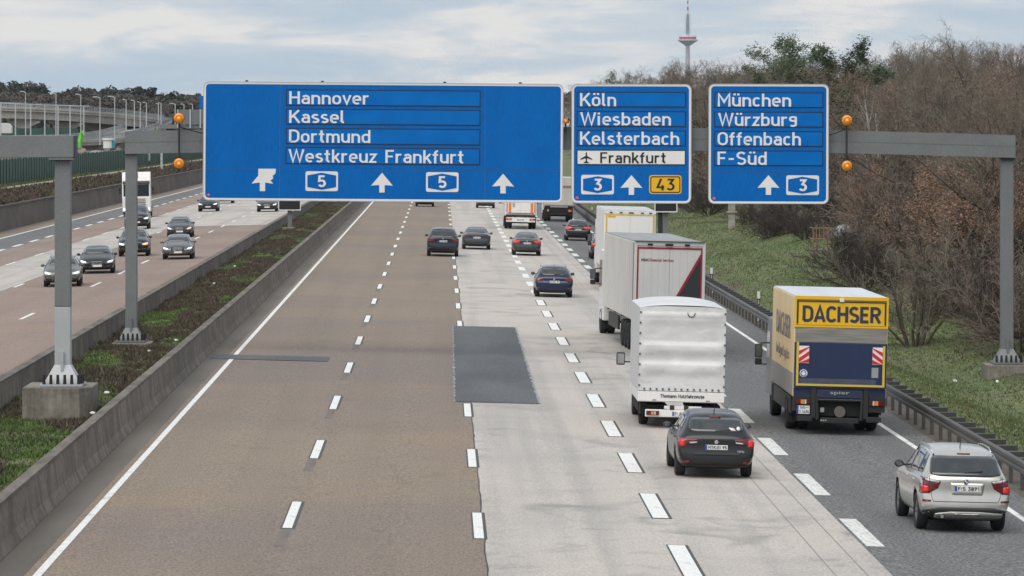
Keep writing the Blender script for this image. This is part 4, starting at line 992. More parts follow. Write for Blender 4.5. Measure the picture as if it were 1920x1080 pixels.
def sweep(pts, prof, name, m, parent=None, close=True):
    """profile [(across, up)] swept along a polyline of world points"""
    P = [Vector(p) for p in pts]; k = len(prof); vs = []
    for i, p in enumerate(P):
        d = (P[min(i+1, len(P)-1)]-P[max(i-1, 0)]); d.z = 0; d.normalize(); s = Vector((d.y, -d.x, 0))
        for a, u in prof: v = p+s*a; vs.append((v.x, v.y, v.z+u))
    q = MB(); q.add(vs, [(i*k+j, i*k+(j+1) % k, (i+1)*k+(j+1) % k, (i+1)*k+j) for i in range(len(P)-1) for j in range(k if close else k-1)]+([tuple(range(k)), tuple(range((len(P)-1)*k, len(P)*k))[::-1]] if close else []))
    return q.build(name, m, parent)
def dense(pts, n=6):
    out = []
    for i in range(len(pts)-1):
        p0, p1, p2, p3 = [Vector(pts[max(0, min(len(pts)-1, j))]) for j in (i-1, i, i+1, i+2)]
        for k in range(n):
            t = k/n; out.append(.5*((2*p1)+(p2-p0)*t+(2*p0-5*p1+4*p2-p3)*t*t+(3*p1-p0-3*p2+p3)*t**3))
    out.append(Vector(pts[-1])); return out
def pxp(px, py, y): return ((px-828)*y/F, y, CAMH-(py-235)*y/F)
def viaduct(pts, label, depth, w=9):
    r = empty('viaduct', pts[0]); tag(r, label, 'viaduct'); base = Vector(pts[0]); D = [p-base for p in dense(pts)]
    sweep(D, [(-w/2, -.45), (-w/2+.5, -.5), (-w/2+.7, -depth), (w/2-.7, -depth), (w/2-.5, -.5), (w/2, -.45), (w/2, 0), (-w/2, 0)], 'deck', vc, r)
    for s in (-1, 1):
        sweep(D, [(s*w/2-.18, .003), (s*w/2+.18, .003), (s*w/2+.18, .45), (s*w/2-.18, .45)], 'parapet', vc, r)
        for hh in (.65, .95, 1.2): sweep(D, [(s*w/2-.05, hh), (s*w/2+.05, hh), (s*w/2+.05, hh+.09), (s*w/2-.05, hh+.09)], 'railing', vrail, r)
        q = MB()
        for i in range(len(D)-1):
            for t in (0, .34, .67):
                p = D[i].lerp(D[i+1], t); d = (D[i+1]-D[i]).normalized(); sd = Vector((d.y, -d.x, 0))*s*w/2; q.box(p.x+sd.x-.06, p.x+sd.x+.06, p.y+sd.y-.06, p.y+sd.y+.06, p.z+.45, p.z+1.25)
        o = q.build('railing_post', vrail, r); o['kind'] = 'stuff'
    return r, base
VA = [pxp(-120, 201, 880), pxp(-40, 202.5, 870), pxp(40, 205, 870), pxp(110, 209.5, 875), pxp(170, 215, 885), pxp(215, 220, 905), pxp(250, 224.5, 950), pxp(272, 228, 1030), pxp(284, 231, 1150)]
va, vb = viaduct(VA, 'curved concrete viaduct with railings crossing the left background', 1.9)
def ground_z(x, y): return 2.4
def pier(px, y, ztop, wide, parent, base):
    x = (px-828)*y/F; q = MB(); q.prism([(x-1.0, 2.2), (x+1.0, 2.2), (x+1.2, ztop-1.2), (x+wide, ztop-.35), (x+wide, ztop), (x-wide, ztop), (x-wide, ztop-.35), (x-1.2, ztop-1.2)], 'y', y-1.2, y+1.2)
    q.v = [(a-base.x, b-base.y, c-base.z) for a, b, c in q.v]; q.build('pier', vc, parent)
pier(45, 869, 8.9, 3.2, va, vb); pier(-60, 872, 9.3, 3.2, va, vb); pier(128, 876, 8.5, 3.0, va, vb); pier(190, 892, 7.9, 3.0, va, vb); pier(240, 925, 7.4, 3.0, va, vb)
VB = [pxp(292, 233, 1150), pxp(284, 236, 1040), pxp(268, 241, 930), pxp(247, 249, 840), pxp(222, 257, 780), pxp(190, 263, 740), pxp(150, 266.5, 715), pxp(100, 268, 700), pxp(40, 269, 695)]
vr, vb2 = viaduct(VB, 'lower ramp curving down in front of the viaduct', .6, 6)
VCc = [pxp(300, 229, 1250), pxp(292, 231, 1120), pxp(277, 236, 980), pxp(262, 242, 900)]
vr2, vb3 = viaduct(VCc, 'second short ramp joining where both viaduct arms meet', 1.2, 7)
for i, (px, y) in enumerate(((236, 815), (205, 760), (170, 728))): pier(px, y, CAMH-(265-235)*y/F+.2, 2.4, vr, vb2)
# tall lamp posts
lampm = mat('lamp_post_metal', (.50, .51, .52), .5, .2)
def lamp(px, ptop, pbot, y, arm, label, first=[None]):
    x = (px-828)*y/F; zt = CAMH-(ptop-235)*y/F; zb = CAMH-(pbot-235)*y/F
    r = empty('street_lamp', (x, y, zb)); tag(r, label, 'street lamp', 'slender street lamps along the viaduct'); h = zt-zb
    q = MB(); q.tube((0, 0, 0), (0, 0, h), .095*y/700, .065*y/700, 8); q.build('pole', lampm, r)
    q = MB(); q.tube((0, 0, h-.05), (arm*.9, 0, h+.1), .07, n=5); q.build('arm', lampm, r)
    q = MB(); q.box(min(arm*.9, arm*1.9), max(arm*.9, arm*1.9), -.15, .15, h+.05, h+.2); q.build('lamp_head', lampm, r)
names = ['leftmost', 'second', 'third', 'fourth', 'fifth', 'sixth', 'seventh', 'eighth', 'ninth', 'tenth', 'eleventh', 'twelfth', 'thirteenth', 'fourteenth']
for i, (px, a, b, y, arm) in enumerate([(48, 173, 256, 640, -1), (105, 176, 256, 650, -1), (151.5, 178, 270, 660, -1), (187.5, 183, 272, 680, -1.4), (215, 182, 275, 700, -1.4), (236.5, 188, 250, 800, -.8), (252, 189, 246, 820, -.8),
                                      (263, 192, 240, 880, -.8), (274.5, 193, 242, 860, -.9), (297, 195, 235, 950, -.7), (302, 194, 236, 900, -.8), (328.5, 195, 240, 900, -1.4), (345, 196, 240, 950, -.9), (361, 196, 240, 980, -.7)]):
    lamp(px, a, b, y, arm*.42, names[i]+' street lamp counted from the left edge, in front of the viaduct' if i < 11 else names[i]+' street lamp from the left, above the far sign back')
# tall thin masts carrying a cable rail in the foreground of the viaduct
mr = empty('mast_row', pxp(-20, 253, 600)); tag(mr, 'row of thin pale masts joined by a top rail in front of the viaduct', 'mast fence'); b0 = Vector(mr.location)
tops = [(-30, 192), (1.5, 193.5), (29, 195), (57.5, 196), (84, 197), (109, 198), (131.5, 198.5), (157, 199)]
prev = None
for px, t in tops:
    a = Vector(pxp(px, t, 600))-b0; b = Vector(pxp(px, 254, 600))-b0; q = MB(); q.tube(b, a, .10, .09, 6); q.build('mast', lampm, mr)
    if prev is not None: q = MB(); q.tube(prev, a, .07, n=5); q.build('top_rail', vrail, mr)
    prev = a
q = MB(); q.tube(prev, Vector(pxp(168, 199.3, 600))-b0, .07, n=5); q.build('top_rail', vrail, mr)
# second green hoarding under the viaduct
q = MB(); a = pxp(-60, 243, 830); b = pxp(146, 240.5, 830); q.box(a[0], b[0], 829.8, 830.2, 2.0, CAMH-(240.5-235)*830/F); tag(q.build('green_hoarding', fence_g), 'dark green hoarding under the viaduct', 'hoarding')
# lime green lifting machine
lime = mat('lime_paint', (.16, .55, .06), .45); r = empty('lifting_machine', pxp(148, 278, 620)); tag(r, 'bright lime green lifting machine with a raised boom near the viaduct', 'crane'); b0 = Vector(r.location)
P_ = lambda px, py: Vector(pxp(px, py, 620))-b0
q = MB(); q.box(P_(143.5, 0).x, P_(152, 0).x, -1, 1, 0, P_(0, 264).z); q.build('body', lime, r, bevel=.1)
q = MB(); q.tube(P_(149, 266), P_(154.5, 246), .35, .30, 6); q.build('boom', lime, r)
q = MB(); q.box(P_(151.5, 0).x, P_(157, 0).x, -.5, .5, P_(0, 251).z, P_(0, 245).z); q.build('boom_head', lime, r, bevel=.05)
q = MB(); q.box(P_(145, 0).x, P_(151, 0).x, -1.05, -1.01, P_(0, 262).z, P_(0, 258).z); 
q = MB(); q.tube(P_(156, 254), P_(160, 266), .08, n=5); q.build('hydraulic_arm', lime, r)
r = empty('silo', pxp(203, 278, 640)); tag(r, 'white and teal container beside the viaduct ramp', 'container'); b0 = Vector(r.location)
q = MB(); q.lathe([(0, 0), (.75, 0), (.75, 1.1), (.9, 1.2), (.9, 1.5), (0, 1.5)], (0, 0, 0), 'z', 14); q.build('body', white_p, r)
q = MB(); q.box(.55, .95, -.5, .5, .0, 1.1); q.build('side_panel', mat('teal', (.02, .25, .26), .5), r)
# pale construction clutter: barriers, pallets
cl = [mat('clutter_white', (.6, .6, .58), .7), mat('clutter_grey', (.28, .27, .26), .8), mat('clutter_sand', (.42, .33, .26), .9), mat('clutter_dark', (.08, .08, .08), .8)]
rr_ = random.Random(12)
for i in range(46):
    px = rr_.uniform(150, 300); y = rr_.uniform(600, 690); x = (px-828)*y/F; w = rr_.uniform(.3, 1.6); h = rr_.uniform(.3, 1.3); k = rr_.choice((0, 1, 1, 2, 2, 3))
    q = MB(); q.box(-w/2, w/2, -.4, .4, 0, h); q.box(-w/2+.06, w/2-.06, -.34, .34, h+.002, h+.12)
    o = q.build('material_stack', cl[k], bevel=.03); o.location = (x, y, 2.9+rr_.random()*.6)
    tag(o, ['white', 'grey', 'sand coloured', 'dark'][k]+' stack of building material behind the green fence by the ramp', 'building material', ['white', 'grey', 'sand coloured', 'dark'][k]+' material stacks behind the green fence')
for px, y, k, nm in ((6, 700, 0, 'white van parked under the viaduct at the left edge'), (88, 640, 0, 'white site cabin behind the green fence')):
    q = MB(); x = (px-828)*y/F; q.prism([(-2.4, 0), (2.4, 0), (2.4, 1.3), (1.6, 2.0), (-2.4, 2.1)] if k == 0 and px < 10 else [(-2.5, 0), (2.5, 0), (2.5, 2.4), (-2.5, 2.4)], 'y', -1, 1)
    q.v = [(a*.6, b, c*.8) for a, b, c in q.v]
    o = q.build('parked_van' if px < 10 else 'site_cabin', cl[0], bevel=.08); o.location = (x, y, CAMH-(250-235)*y/F if px < 10 else CAMH-(290-235)*y/F); tag(o, nm, 'van' if px < 10 else 'cabin')
q = MB(); q.box(-.14, .14, -.14, .14, 0, 3.2); o = q.build('white_post', mat('pale_concrete_post', (.50, .49, .46), .8, var=.3, scale=2)); o.location = pxp(303, 316, 560); o.location.z = 2.3; tag(o, 'pale square post standing by the path in front of the green fence', 'post')

# ------------------------------------------------------------------ television tower far away
YT = 9200.0
tw = empty('television_tower', ((1289.5-828)*YT/F, YT, -2)); tag(tw, 'slim television tower with a red banded pod and antenna above the trees', 'tower')
tc = mat('tower_concrete', (.42, .42, .43), .9); tr = mat('tower_red', (.42, .04, .06), .7); twh = mat('tower_white', (.72, .72, .74), .7); tst = mat('tower_steel', (.40, .43, .48), .6)
S_ = YT/F; zt_ = lambda py: CAMH-(py-235)*S_+2; R_ = lambda px: px*S_
q = MB(); q.lathe([(R_(6), 0), (R_(4.3), zt_(110)), (R_(3.9), zt_(87))], n=20); q.build('shaft', tc, tw, smooth=True)
q = MB(); q.lathe([(R_(3.9), zt_(87)+.5), (R_(5.5), zt_(85)), (R_(19), zt_(76.2)), (0, zt_(76.1))], n=28); q.build('pod_cone', mat('pod_slate', (.24, .28, .34), .7), tw)
q = MB(); q.lathe([(0, zt_(76)), (R_(20), zt_(76)), (R_(20), zt_(74.2)), (R_(16), zt_(74.1)), (0, zt_(74.1))], n=28); q.build('pod_rim', twh, tw)
q = MB(); q.lathe([(0, zt_(74)), (R_(16), zt_(74)), (R_(16), zt_(69.3)), (0, zt_(69.3))], n=28); q.build('red_band', tr, tw)
q = MB(); q.lathe([(0, zt_(69.2)), (R_(17), zt_(69.2)), (R_(16.5), zt_(66.8)), (0, zt_(66.6))], n=28); q.build('pod_roof', twh, tw)
q = MB(); q.lathe([(R_(3.6), zt_(66.5)), (R_(3.2), zt_(45)), (R_(2.0), zt_(25)), (0, zt_(25))], n=14); q.build('upper_shaft', tst, tw)
for py, rr2 in ((59.5, 7), (54.6, 7), (49.3, 7), (44.2, 7), (39.3, 6.6), (34.2, 6.6), (29.8, 6.4), (26.8, 4)):
    q = MB(); q.lathe([(0, zt_(py+.6)), (R_(rr2), zt_(py+.6)), (R_(rr2), zt_(py-.3)), (0, zt_(py-.3))], n=16); q.build('platform', tst, tw)
for i, (a, b) in enumerate(((25, 19.5), (19.4, 13), (12.9, 7), (6.9, 1), (.9, -6), (-6.1, -14))):
    q = MB(); q.lathe([(0, zt_(a)), (R_(1.9-.2*i), zt_(a)), (R_(1.8-.2*i), zt_(b)), (0, zt_(b))], n=10); q.build('mast_section', (twh, tr)[i % 2], tw)
# ------------------------------------------------------------------ bank furniture
r = empty('railed_platform', ((1543-828)*232/F, 232, 0)); tag(r, 'concrete block with a rusty pink guard railing at the edge of the wood', 'platform')
kx = 232/F; q = MB(); q.box(-18*kx, 18*kx, 0, 2.2, -1.5, CAMH-(468-235)*kx); q.build('block', conc, r, bevel=.04)
zb_, zt2 = CAMH-(468-235)*kx, CAMH-(428-235)*kx; rm = mat('rusty_rail', (.34, .20, .14), .7, .2, var=.3, scale=4)
for i, (a, b) in enumerate(((-18, 0), (-12, 0), (-15, 0), (-6, 0), (2, 0), (10, 0), (17, 0))):
    q = MB(); q.tube((a*kx, .1+(.5 if i == 2 else 0), zb_), (a*kx, .1+(.5 if i == 2 else 0), zt2), .028, n=6); q.build('railing_post', rm, r)
for z in (zt2, (zt2+zb_)/2): q = MB(); q.tube((-18*kx, .1, z), (17*kx, .1, z), .03, n=6); q.tube((-18*kx, .1, z), (-18*kx, 2.1, z), .03, n=6); q.build('railing_bar', rm, r)
x = (1372-828)*290/F; q = MB(); q.prism([(-.22, -.2), (.22, -.2), (.22, .2), (-.22, .2)], 'z', -1, 1.9); q.box(-.32, .32, -.3, .3, 1.0, 1.12)
o = q.build('concrete_pillar', mat('pillar_pale', (.40, .37, .33), .9, var=.4, scale=3), bevel=.03); o.location = (x, 290, z_right(x, 290)); tag(o, 'pale weathered concrete pillar at the left edge of the dark shrubs', 'pillar')
x = (1582-828)*250/F; q = MB(); q.lathe([(0, 0), (.5, 0), (.55, 1.2), (.5, 1.8), (.25, 2.0), (0, 2.05)], n=14)
o = q.build('covered_tank', mat('white_sheet', (.42, .43, .43), .5, var=.3, scale=2), smooth=True); o.location = (x, 250, CAMH-(452-235)*250/F-1.1); tag(o, 'white sheet covered object behind the railed platform', 'tank')
lm = mat('litter_white', (.75, .75, .73), .6)
for px, py, y, lb in ((1790, 630, 151, 'crumpled white bag caught in the brush below the gantry leg'), (1870, 728, 148, 'pale litter beside the right gantry footing')):
    x = (px-828)*y/F; q = MB(); r2 = random.Random(px)
    bmx = bmesh.new(); bmesh.ops.create_icosphere(bmx, subdivisions=2, radius=.065)
    for v in bmx.verts: v.co *= 1+r2.uniform(-.35, .35); v.co.z *= .7
    me = bpy.data.meshes.new('litter'); bmx.to_mesh(me); bmx.free(); me.materials.append(lm); o = bpy.data.objects.new('litter', me); C.objects.link(o)
    o.location = (x, y, z_right(x, y)+.14); tag(o, lb, 'litter')
for i, (px, y) in enumerate(((401, 205), (330, 151), (306, 136), (173, 112), (280, 142), (200, 122), (440, 230), (270, 130))):
    x = max(-11.8, min(-8.5, (px-828)*y/F)); me = bpy.data.meshes.new('litter'); bmx = bmesh.new(); bmesh.ops.create_icosphere(bmx, subdivisions=1, radius=.07)
    r2 = random.Random(i)
    for v in bmx.verts: v.co *= 1+r2.uniform(-.3, .3); v.co.z *= .6
    bmx.to_mesh(me); bmx.free(); me.materials.append(lm); o = bpy.data.objects.new('litter', me); C.objects.link(o); o.location = (x, y, z_med(x, y)+.22); tag(o, 'tiny pale scrap of litter among the median plants', 'litter', 'scraps of litter on the median')
# ------------------------------------------------------------------ vehicles
def car_paint(name, col, metal=.3, rough=.28, coat=.35):
    return mat('paint_'+name, col, rough, metal, coat=coat, fine=.06, fscale=3)
glass = mat('car_glass', (.020, .024, .026), .04, spec=.9, coat=.3)
glass_dark = mat('lorry_glass', (.012, .014, .016), .12, spec=.35)
glass_soft = mat('car_glass_clear', (.075, .085, .085), .10, spec=.8, var=.6, scale=2.5)
tyre_m = mat('tyre', (.022, .022, .023), .85, fine=.2, fscale=20); rim_m = mat('alloy_rim', (.42, .43, .44), .3, .8); rim_dark = mat('dark_rim', (.08, .08, .085), .35, .7)
trim = mat('black_trim', (.020, .020, .021), .55, fine=.1); under = mat('underbody', (.012, .012, .012), .9)
tail_red = mat('tail_lamp_red', (.12, .004, .006), .15, coat=.6); brake_on = mat('lit_brake_lamp', (.62, .012, .01), .2, coat=.6, emit=(1, .05, .03), estr=.07)
lamp_white = mat('clear_lamp', (.55, .56, .58), .15, coat=.8); head_on = mat('lit_headlamp', (.85, .87, .9), .15, coat=.6, emit=(1, .98, .95), estr=1.0); amber_on = mat('lit_indicator', (.9, .35, .02), .2, emit=(1, .42, .04), estr=1.2)
chrome = mat('chrome', (.6, .6, .61), .15, .9); plate_w = mat('plate_white', (.78, .78, .76), .4); plate_b = mat('plate_blue', (.01, .06, .42), .4)
plate_k = mat('plate_black', (.015, .015, .015), .5)
# stations: y, bottom, belt, top, half width bottom/belt/top   (unit car 4.4 x 1.8 x 1.5)
KIND = {
 'hatch': [(0, .36, .78, .90, .76, .82, .70), (.05, .29, .88, 1.00, .82, .87, .73), (.20, .24, .95, 1.10, .85, .90, .70), (.55, .20, .98, 1.40, .87, .90, .61), (.80, .19, .98, 1.48, .88, .90, .60),
           (1.6, .19, .97, 1.50, .88, .90, .60), (2.4, .19, .95, 1.49, .88, .90, .59), (2.75, .19, .94, 1.41, .88, .90, .58), (3.35, .19, .93, 1.05, .88, .90, .66), (3.7, .20, .88, .98, .88, .89, .66),
           (4.15, .22, .78, .87, .85, .86, .60), (4.34, .26, .66, .74, .80, .80, .54), (4.4, .32, .58, .64, .72, .72, .5)],
 'suv': [(0, .36, .80, .95, .78, .84, .74), (.05, .29, .90, 1.04, .84, .88, .76), (.15, .25, .95, 1.12, .86, .90, .73), (.42, .22, .98, 1.40, .87, .90, .65), (.62, .21, .98, 1.475, .88, .90, .64),
         (1.6, .21, .97, 1.50, .88, .90, .64), (2.4, .21, .95, 1.49, .88, .90, .62), (2.75, .21, .94, 1.41, .88, .90, .61), (3.3, .21, .94, 1.08, .88, .90, .68), (3.7, .21, .92, 1.03, .88, .89, .68),
         (4.18, .23, .84, .94, .85, .87, .62), (4.35, .27, .72, .82, .81, .82, .56), (4.4, .32, .62, .72, .74, .74, .5)],
 'sedan': [(0, .38, .84, .97, .74, .80, .66), (.06, .30, .93, 1.06, .80, .86, .70), (.25, .22, .97, 1.10, .85, .89, .70), (.70, .19, .98, 1.14, .87, .90, .68), (1.28, .19, .97, 1.42, .88, .90, .58),
           (1.65, .19, .97, 1.49, .88, .90, .57), (2.1, .19, .96, 1.50, .88, .90, .57), (2.65, .19, .94, 1.44, .88, .90, .56), (3.25, .19, .93, 1.06, .88, .90, .66), (3.65, .20, .88, .98, .88, .89, .66),
           (4.12, .22, .78, .86, .85, .86, .60), (4.33, .26, .66, .72, .80, .80, .54), (4.4, .32, .56, .62, .72, .72, .5)],
}
KIND['wagon'] = KIND['hatch']
def car_shell(kind, L, W, H, lift=0.0, rear_bulge=.06):
    """coarse cage -> subdivision -> wheel arches cut"""
    sy, sx, sz = L/4.4, W/1.8, H/1.5; st = KIND[kind]; rings = []
    for (y, zb, zs, zt, wb, ws, wt) in st:
        zm = zb+(zs-zb)*.42
        r = [(0, zb), (wb*.82, zb), (wb*.98, zb+.08), (ws, zm), (ws+.005, zs-.10), (ws-.045, zs), ((ws-.06)*.45+wt*.55, zs*.45+(zt-.05)*.55), (wt, zt-.055), (wt*.82, zt-.012), (0, zt+.012)]
        rings.append([Vector((a*sx, y*sy, b*sz+(lift if b < .5 else 0))) for a, b in r])
    for i, v in enumerate(rings[0]):
        if v.z < .68*H/1.5+.0 and 0 < i < 5: v.y -= rear_bulge
        elif i == 0: v.y -= rear_bulge*.5
    for i, v in enumerate(rings[1]):
        if v.z < .62*H/1.5: v.y -= rear_bulge*.6
    k = len(rings[0]); vs = []; n = len(rings)
    full = lambda R: [v.copy() for v in R]+[Vector((-v.x, v.y, v.z)) for v in R[-2:0:-1]]
    m = 2*k-2
    for R in rings: vs += full(R)
    fs = [(j*m+i, j*m+(i+1) % m, (j+1)*m+(i+1) % m, (j+1)*m+i) for j in range(n-1) for i in range(m)]
    for j, flip in ((0, False), (n-1, True)):
        for i in range(k-1):
            a, b = j*m+i, j*m+i+1; c, d = j*m+(m-i-1) % m, j*m+(m-i) % m
            if i == 0: f = (a, b, j*m+m-1)
            elif i == k-2: f = (a, b, j*m+m-i)
            else: f = (a, b, c, j*m+m-i)
            fs.append(f if flip else f[::-1])
    me = bpy.data.meshes.new('shell'); me.from_pydata([tuple(v) for v in vs], [], fs)
    bm = bmesh.new(); bm.from_mesh(me); bmesh.ops.recalc_face_normals(bm, faces=bm.faces)
    cr = bm.edges.layers.float.new('crease_edge')
    for e in bm.edges:
        ids = [v.index % m for v in e.verts]; js = [v.index//m for v in e.verts]
        if js[0] != js[1] and ids[0] == ids[1] and ids[0] in (5, m-5): e[cr] = .45
        if js[0] == js[1] == 0 or js[0] == js[1] == n-1:
            if abs(ids[0]-ids[1]) in (1, m-1): e[cr] = .25
    bm.to_mesh(me); bm.free()
    o = bpy.data.objects.new('shell', me); C.objects.link(o)
    md = o.modifiers.new('s', 'SUBSURF'); md.levels = 2; md.render_levels = 2
    m2 = bpy.data.meshes.new_from_object(o.evaluated_get(bpy.context.evaluated_depsgraph_get()))
    C.objects.unlink(o); bpy.data.objects.remove(o)
    return m2
def tree_of(me):
    bm = bmesh.new(); bm.from_mesh(me); t = BVHTree.FromBMesh(bm); bm.free(); return t
def decal(bvh, poly, view, m, name, parent, off=.008, step=.07, th=.012, L=4.4, smooth_=True):
    """a panel cut to an outline drawn in elevation and laid on the body surface with thickness"""
    bm = bmesh.new(); vs = [bm.verts.new((p[0], p[1], 0)) for p in poly]
    try: bm.faces.new(vs)
    except ValueError: bm.free(); return None
    x0, x1 = min(p[0] for p in poly), max(p[0] for p in poly); y0, y1 = min(p[1] for p in poly), max(p[1] for p in poly)
    for (a, b, ax) in ((x0, x1, 0), (y0, y1, 1)):
        n = int((b-a)/step)
        for i in range(1, n+1):
            t = a+(b-a)*i/(n+1); co = (t, 0, 0) if ax == 0 else (0, t, 0); no = (1, 0, 0) if ax == 0 else (0, 1, 0)
            bmesh.ops.bisect_plane(bm, geom=bm.verts[:]+bm.edges[:]+bm.faces[:], plane_co=co, plane_no=no)
    bmesh.ops.triangulate(bm, faces=bm.faces[:])
    D = {'rear': Vector((0, 1, 0)), 'front': Vector((0, -1, 0)), 'left': Vector((1, 0, 0)), 'right': Vector((-1, 0, 0)), 'top': Vector((0, 0, -1))}[view]
    new = {}
    for v in bm.verts:
        a, b = v.co.x, v.co.y
        o = {'rear': Vector((a, -3, b)), 'front': Vector((a, L+3, b)), 'left': Vector((-5, a, b)), 'right': Vector((5, a, b)), 'top': Vector((a, b, 4))}[view]
        hit, nrm, _, _ = bvh.ray_cast(o, D)
        if hit is None:
            hit, nrm, _, _ = bvh.find_nearest(o+D*(3.0 if view in ('rear', 'front') else 4.2))
        if nrm.dot(D) > 0: nrm = -nrm
        new[v] = (hit+nrm*off, -nrm)
    inn = {}
    for v in bm.verts: v.co = new[v][0]
    bnd = [e for e in bm.edges if len(e.link_faces) == 1]
    for e in bnd:
        for v in e.verts:
            if v not in inn: inn[v] = bm.verts.new(v.co+new[v][1]*th)
    for e in bnd:
        a, b = e.verts
        try: bm.faces.new((a, b, inn[b], inn[a]))
        except ValueError: pass
    bmesh.ops.recalc_face_normals(bm, faces=bm.faces)
    me = bpy.data.meshes.new(name); bm.to_mesh(me); bm.free(); me.materials.append(m)
    for p in me.polygons: p.use_smooth = smooth_
    o = bpy.data.objects.new(name, me); C.objects.link(o); o.parent = parent
    return o
def rpoly(pts, r=.03, n=3):
    """round the corners of an outline"""
    out = []; N = len(pts)
    for i in range(N):
        p = Vector(pts[i]); a = Vector(pts[i-1]); b = Vector(pts[(i+1) % N]); ra = min(r, (a-p).length*.45); rb = min(r, (b-p).length*.45)
        s = p+(a-p).normalized()*ra; e_ = p+(b-p).normalized()*rb
        for k in range(n+1): t = k/n; q = s*(1-t)**2+p*2*t*(1-t)+e_*t*t; out.append((q.x, q.y))
    return out
def mirx(poly): return [(-a, b) for a, b in poly][::-1]
def stripe(pts, w):
    L_, R_2 = [], []
    P = [Vector(p) for p in pts]
    for i, p in enumerate(P):
        d = (P[min(i+1, len(P)-1)]-P[max(0, i-1)]).normalized(); n = Vector((-d.y, d.x))*w/2; L_.append(tuple(p+n)); R_2.append(tuple(p-n))
    return L_+R_2[::-1]
WM = {}
def wheel_meshes(R, wd, dark):
    key = (round(R, 2), round(wd, 2), dark)
    if key in WM: return WM[key]
    q = MB(); h = wd/2
    q.lathe([(R*.62, -h*.75), (R*.70, -h), (R*.93, -h), (R, -h*.72), (R, h*.72), (R*.93, h), (R*.70, h), (R*.62, h*.75)], (0, 0, 0), 'x', 28)
    t = q.build('tyre_mesh', tyre_m, smooth=True)
    q = MB(); q.lathe([(R*.66, -h*.80), (R*.60, -h*.72), (R*.60, h*.2)], (0, 0, 0), 'x', 24); q.lathe([(R*.14, -h*.62), (R*.12, -h*.70), (0, -h*.70)], (0, 0, 0), 'x', 12)
    for i in range(5):
        a = 2*PI*i/5
        for da in (-.16, .16):
            c, s = math.cos(a+da), math.sin(a+da); c2, s2 = math.cos(a), math.sin(a)
            p0 = Vector((-h*.60, c2*R*.10, s2*R*.10)); p1 = Vector((-h*.66, c*R*.61, s*R*.61)); q.tube(p0, p1, R*.045, R*.040, 4)
    q.tube((-h*.1, 0, 0), (h*.1, 0, 0), R*.60, n=20)
    r = q.build('rim_mesh', rim_dark if dark else rim_m, smooth=False)
    C.objects.unlink(t); C.objects.unlink(r); WM[key] = (t.data, r.data); return WM[key]
def wheels(root, xs_, ys_, R, wd, dark=False, name='wheel'):
    t, r = wheel_meshes(R, wd, dark)
    for x in xs_:
        for y in ys_:
            o = bpy.data.objects.new(name, t); C.objects.link(o); o.parent = root; o.location = (x, y, R); o.rotation_euler = (0, 0, PI if x > 0 else 0)
            p = bpy.data.objects.new('rim', r); C.objects.link(p); p.parent = o
def plate(root, cx, y, z, txt, facing=-1, w=.52, h=.11, two=None):
    q = MB(); d = .012*facing; q.box(cx-w/2, cx+w/2, min(y, y+d), max(y, y+d), z-h/2, z+h/2); p = q.build('number_plate', plate_w, root)
    q = MB(); e = y+d; q.box(cx-facing*0-(w/2) if facing < 0 else cx+w/2-.045, cx-w/2+.045 if facing < 0 else cx+w/2, min(e, e+.004*facing), max(e, e+.004*facing), z-h/2+.003, z+h/2-.003); q.build('plate_band', plate_b, p)
    if txt:
        rot = (PI/2, 0, 0) if facing < 0 else (PI/2, 0, PI)
        if two:
            sign_text('lettering', two[0], cx-.08, cx+.14, z+.02, .075, e-.001, plate_k, p); sign_text('lettering', two[1], cx-.11, cx+.15, z-.09, .075, e-.001, plate_k, p)
        elif facing < 0: sign_text('lettering', txt, cx-w/2+.065, cx+w/2-.02, z-h*.34, h*.68, e-.001, plate_k, p, w=.15)
    return p
def mirror(root, x, y, z, m, s=1.0, face=-1, gm=None):
    sg = 1 if x > 0 else -1
    q = MB(); prof = [(0, -.10), (.085, -.085), (.11, -.02), (.10, .05), (.05, .10), (0, .105)]
    q.lathe(prof, (0, 0, 0), 'y', 14); q.v = [(a*.90*s, b*.8*s, c*.72*s) for a, b, c in q.v]
    o = q.build('side_mirror', m, root, smooth=True); o.location = (x+sg*.085, y, z)
    q = MB(); q.lathe([(0, -.094), (.075, -.092)], (0, 0, 0), 'y', 14); q.v = [(a*.86*s, b*.8*s-.004, c*.70*s) for a, b, c in q.v]; q.build('mirror_glass', gm or mat('mirror_face', (.16, .17, .17), .1, .6), o)
    q = MB(); q.tube((-sg*.15, .02, -.03), (-sg*.03, 0, -.02), .025, n=6); q.build('mirror_arm', trim, o)
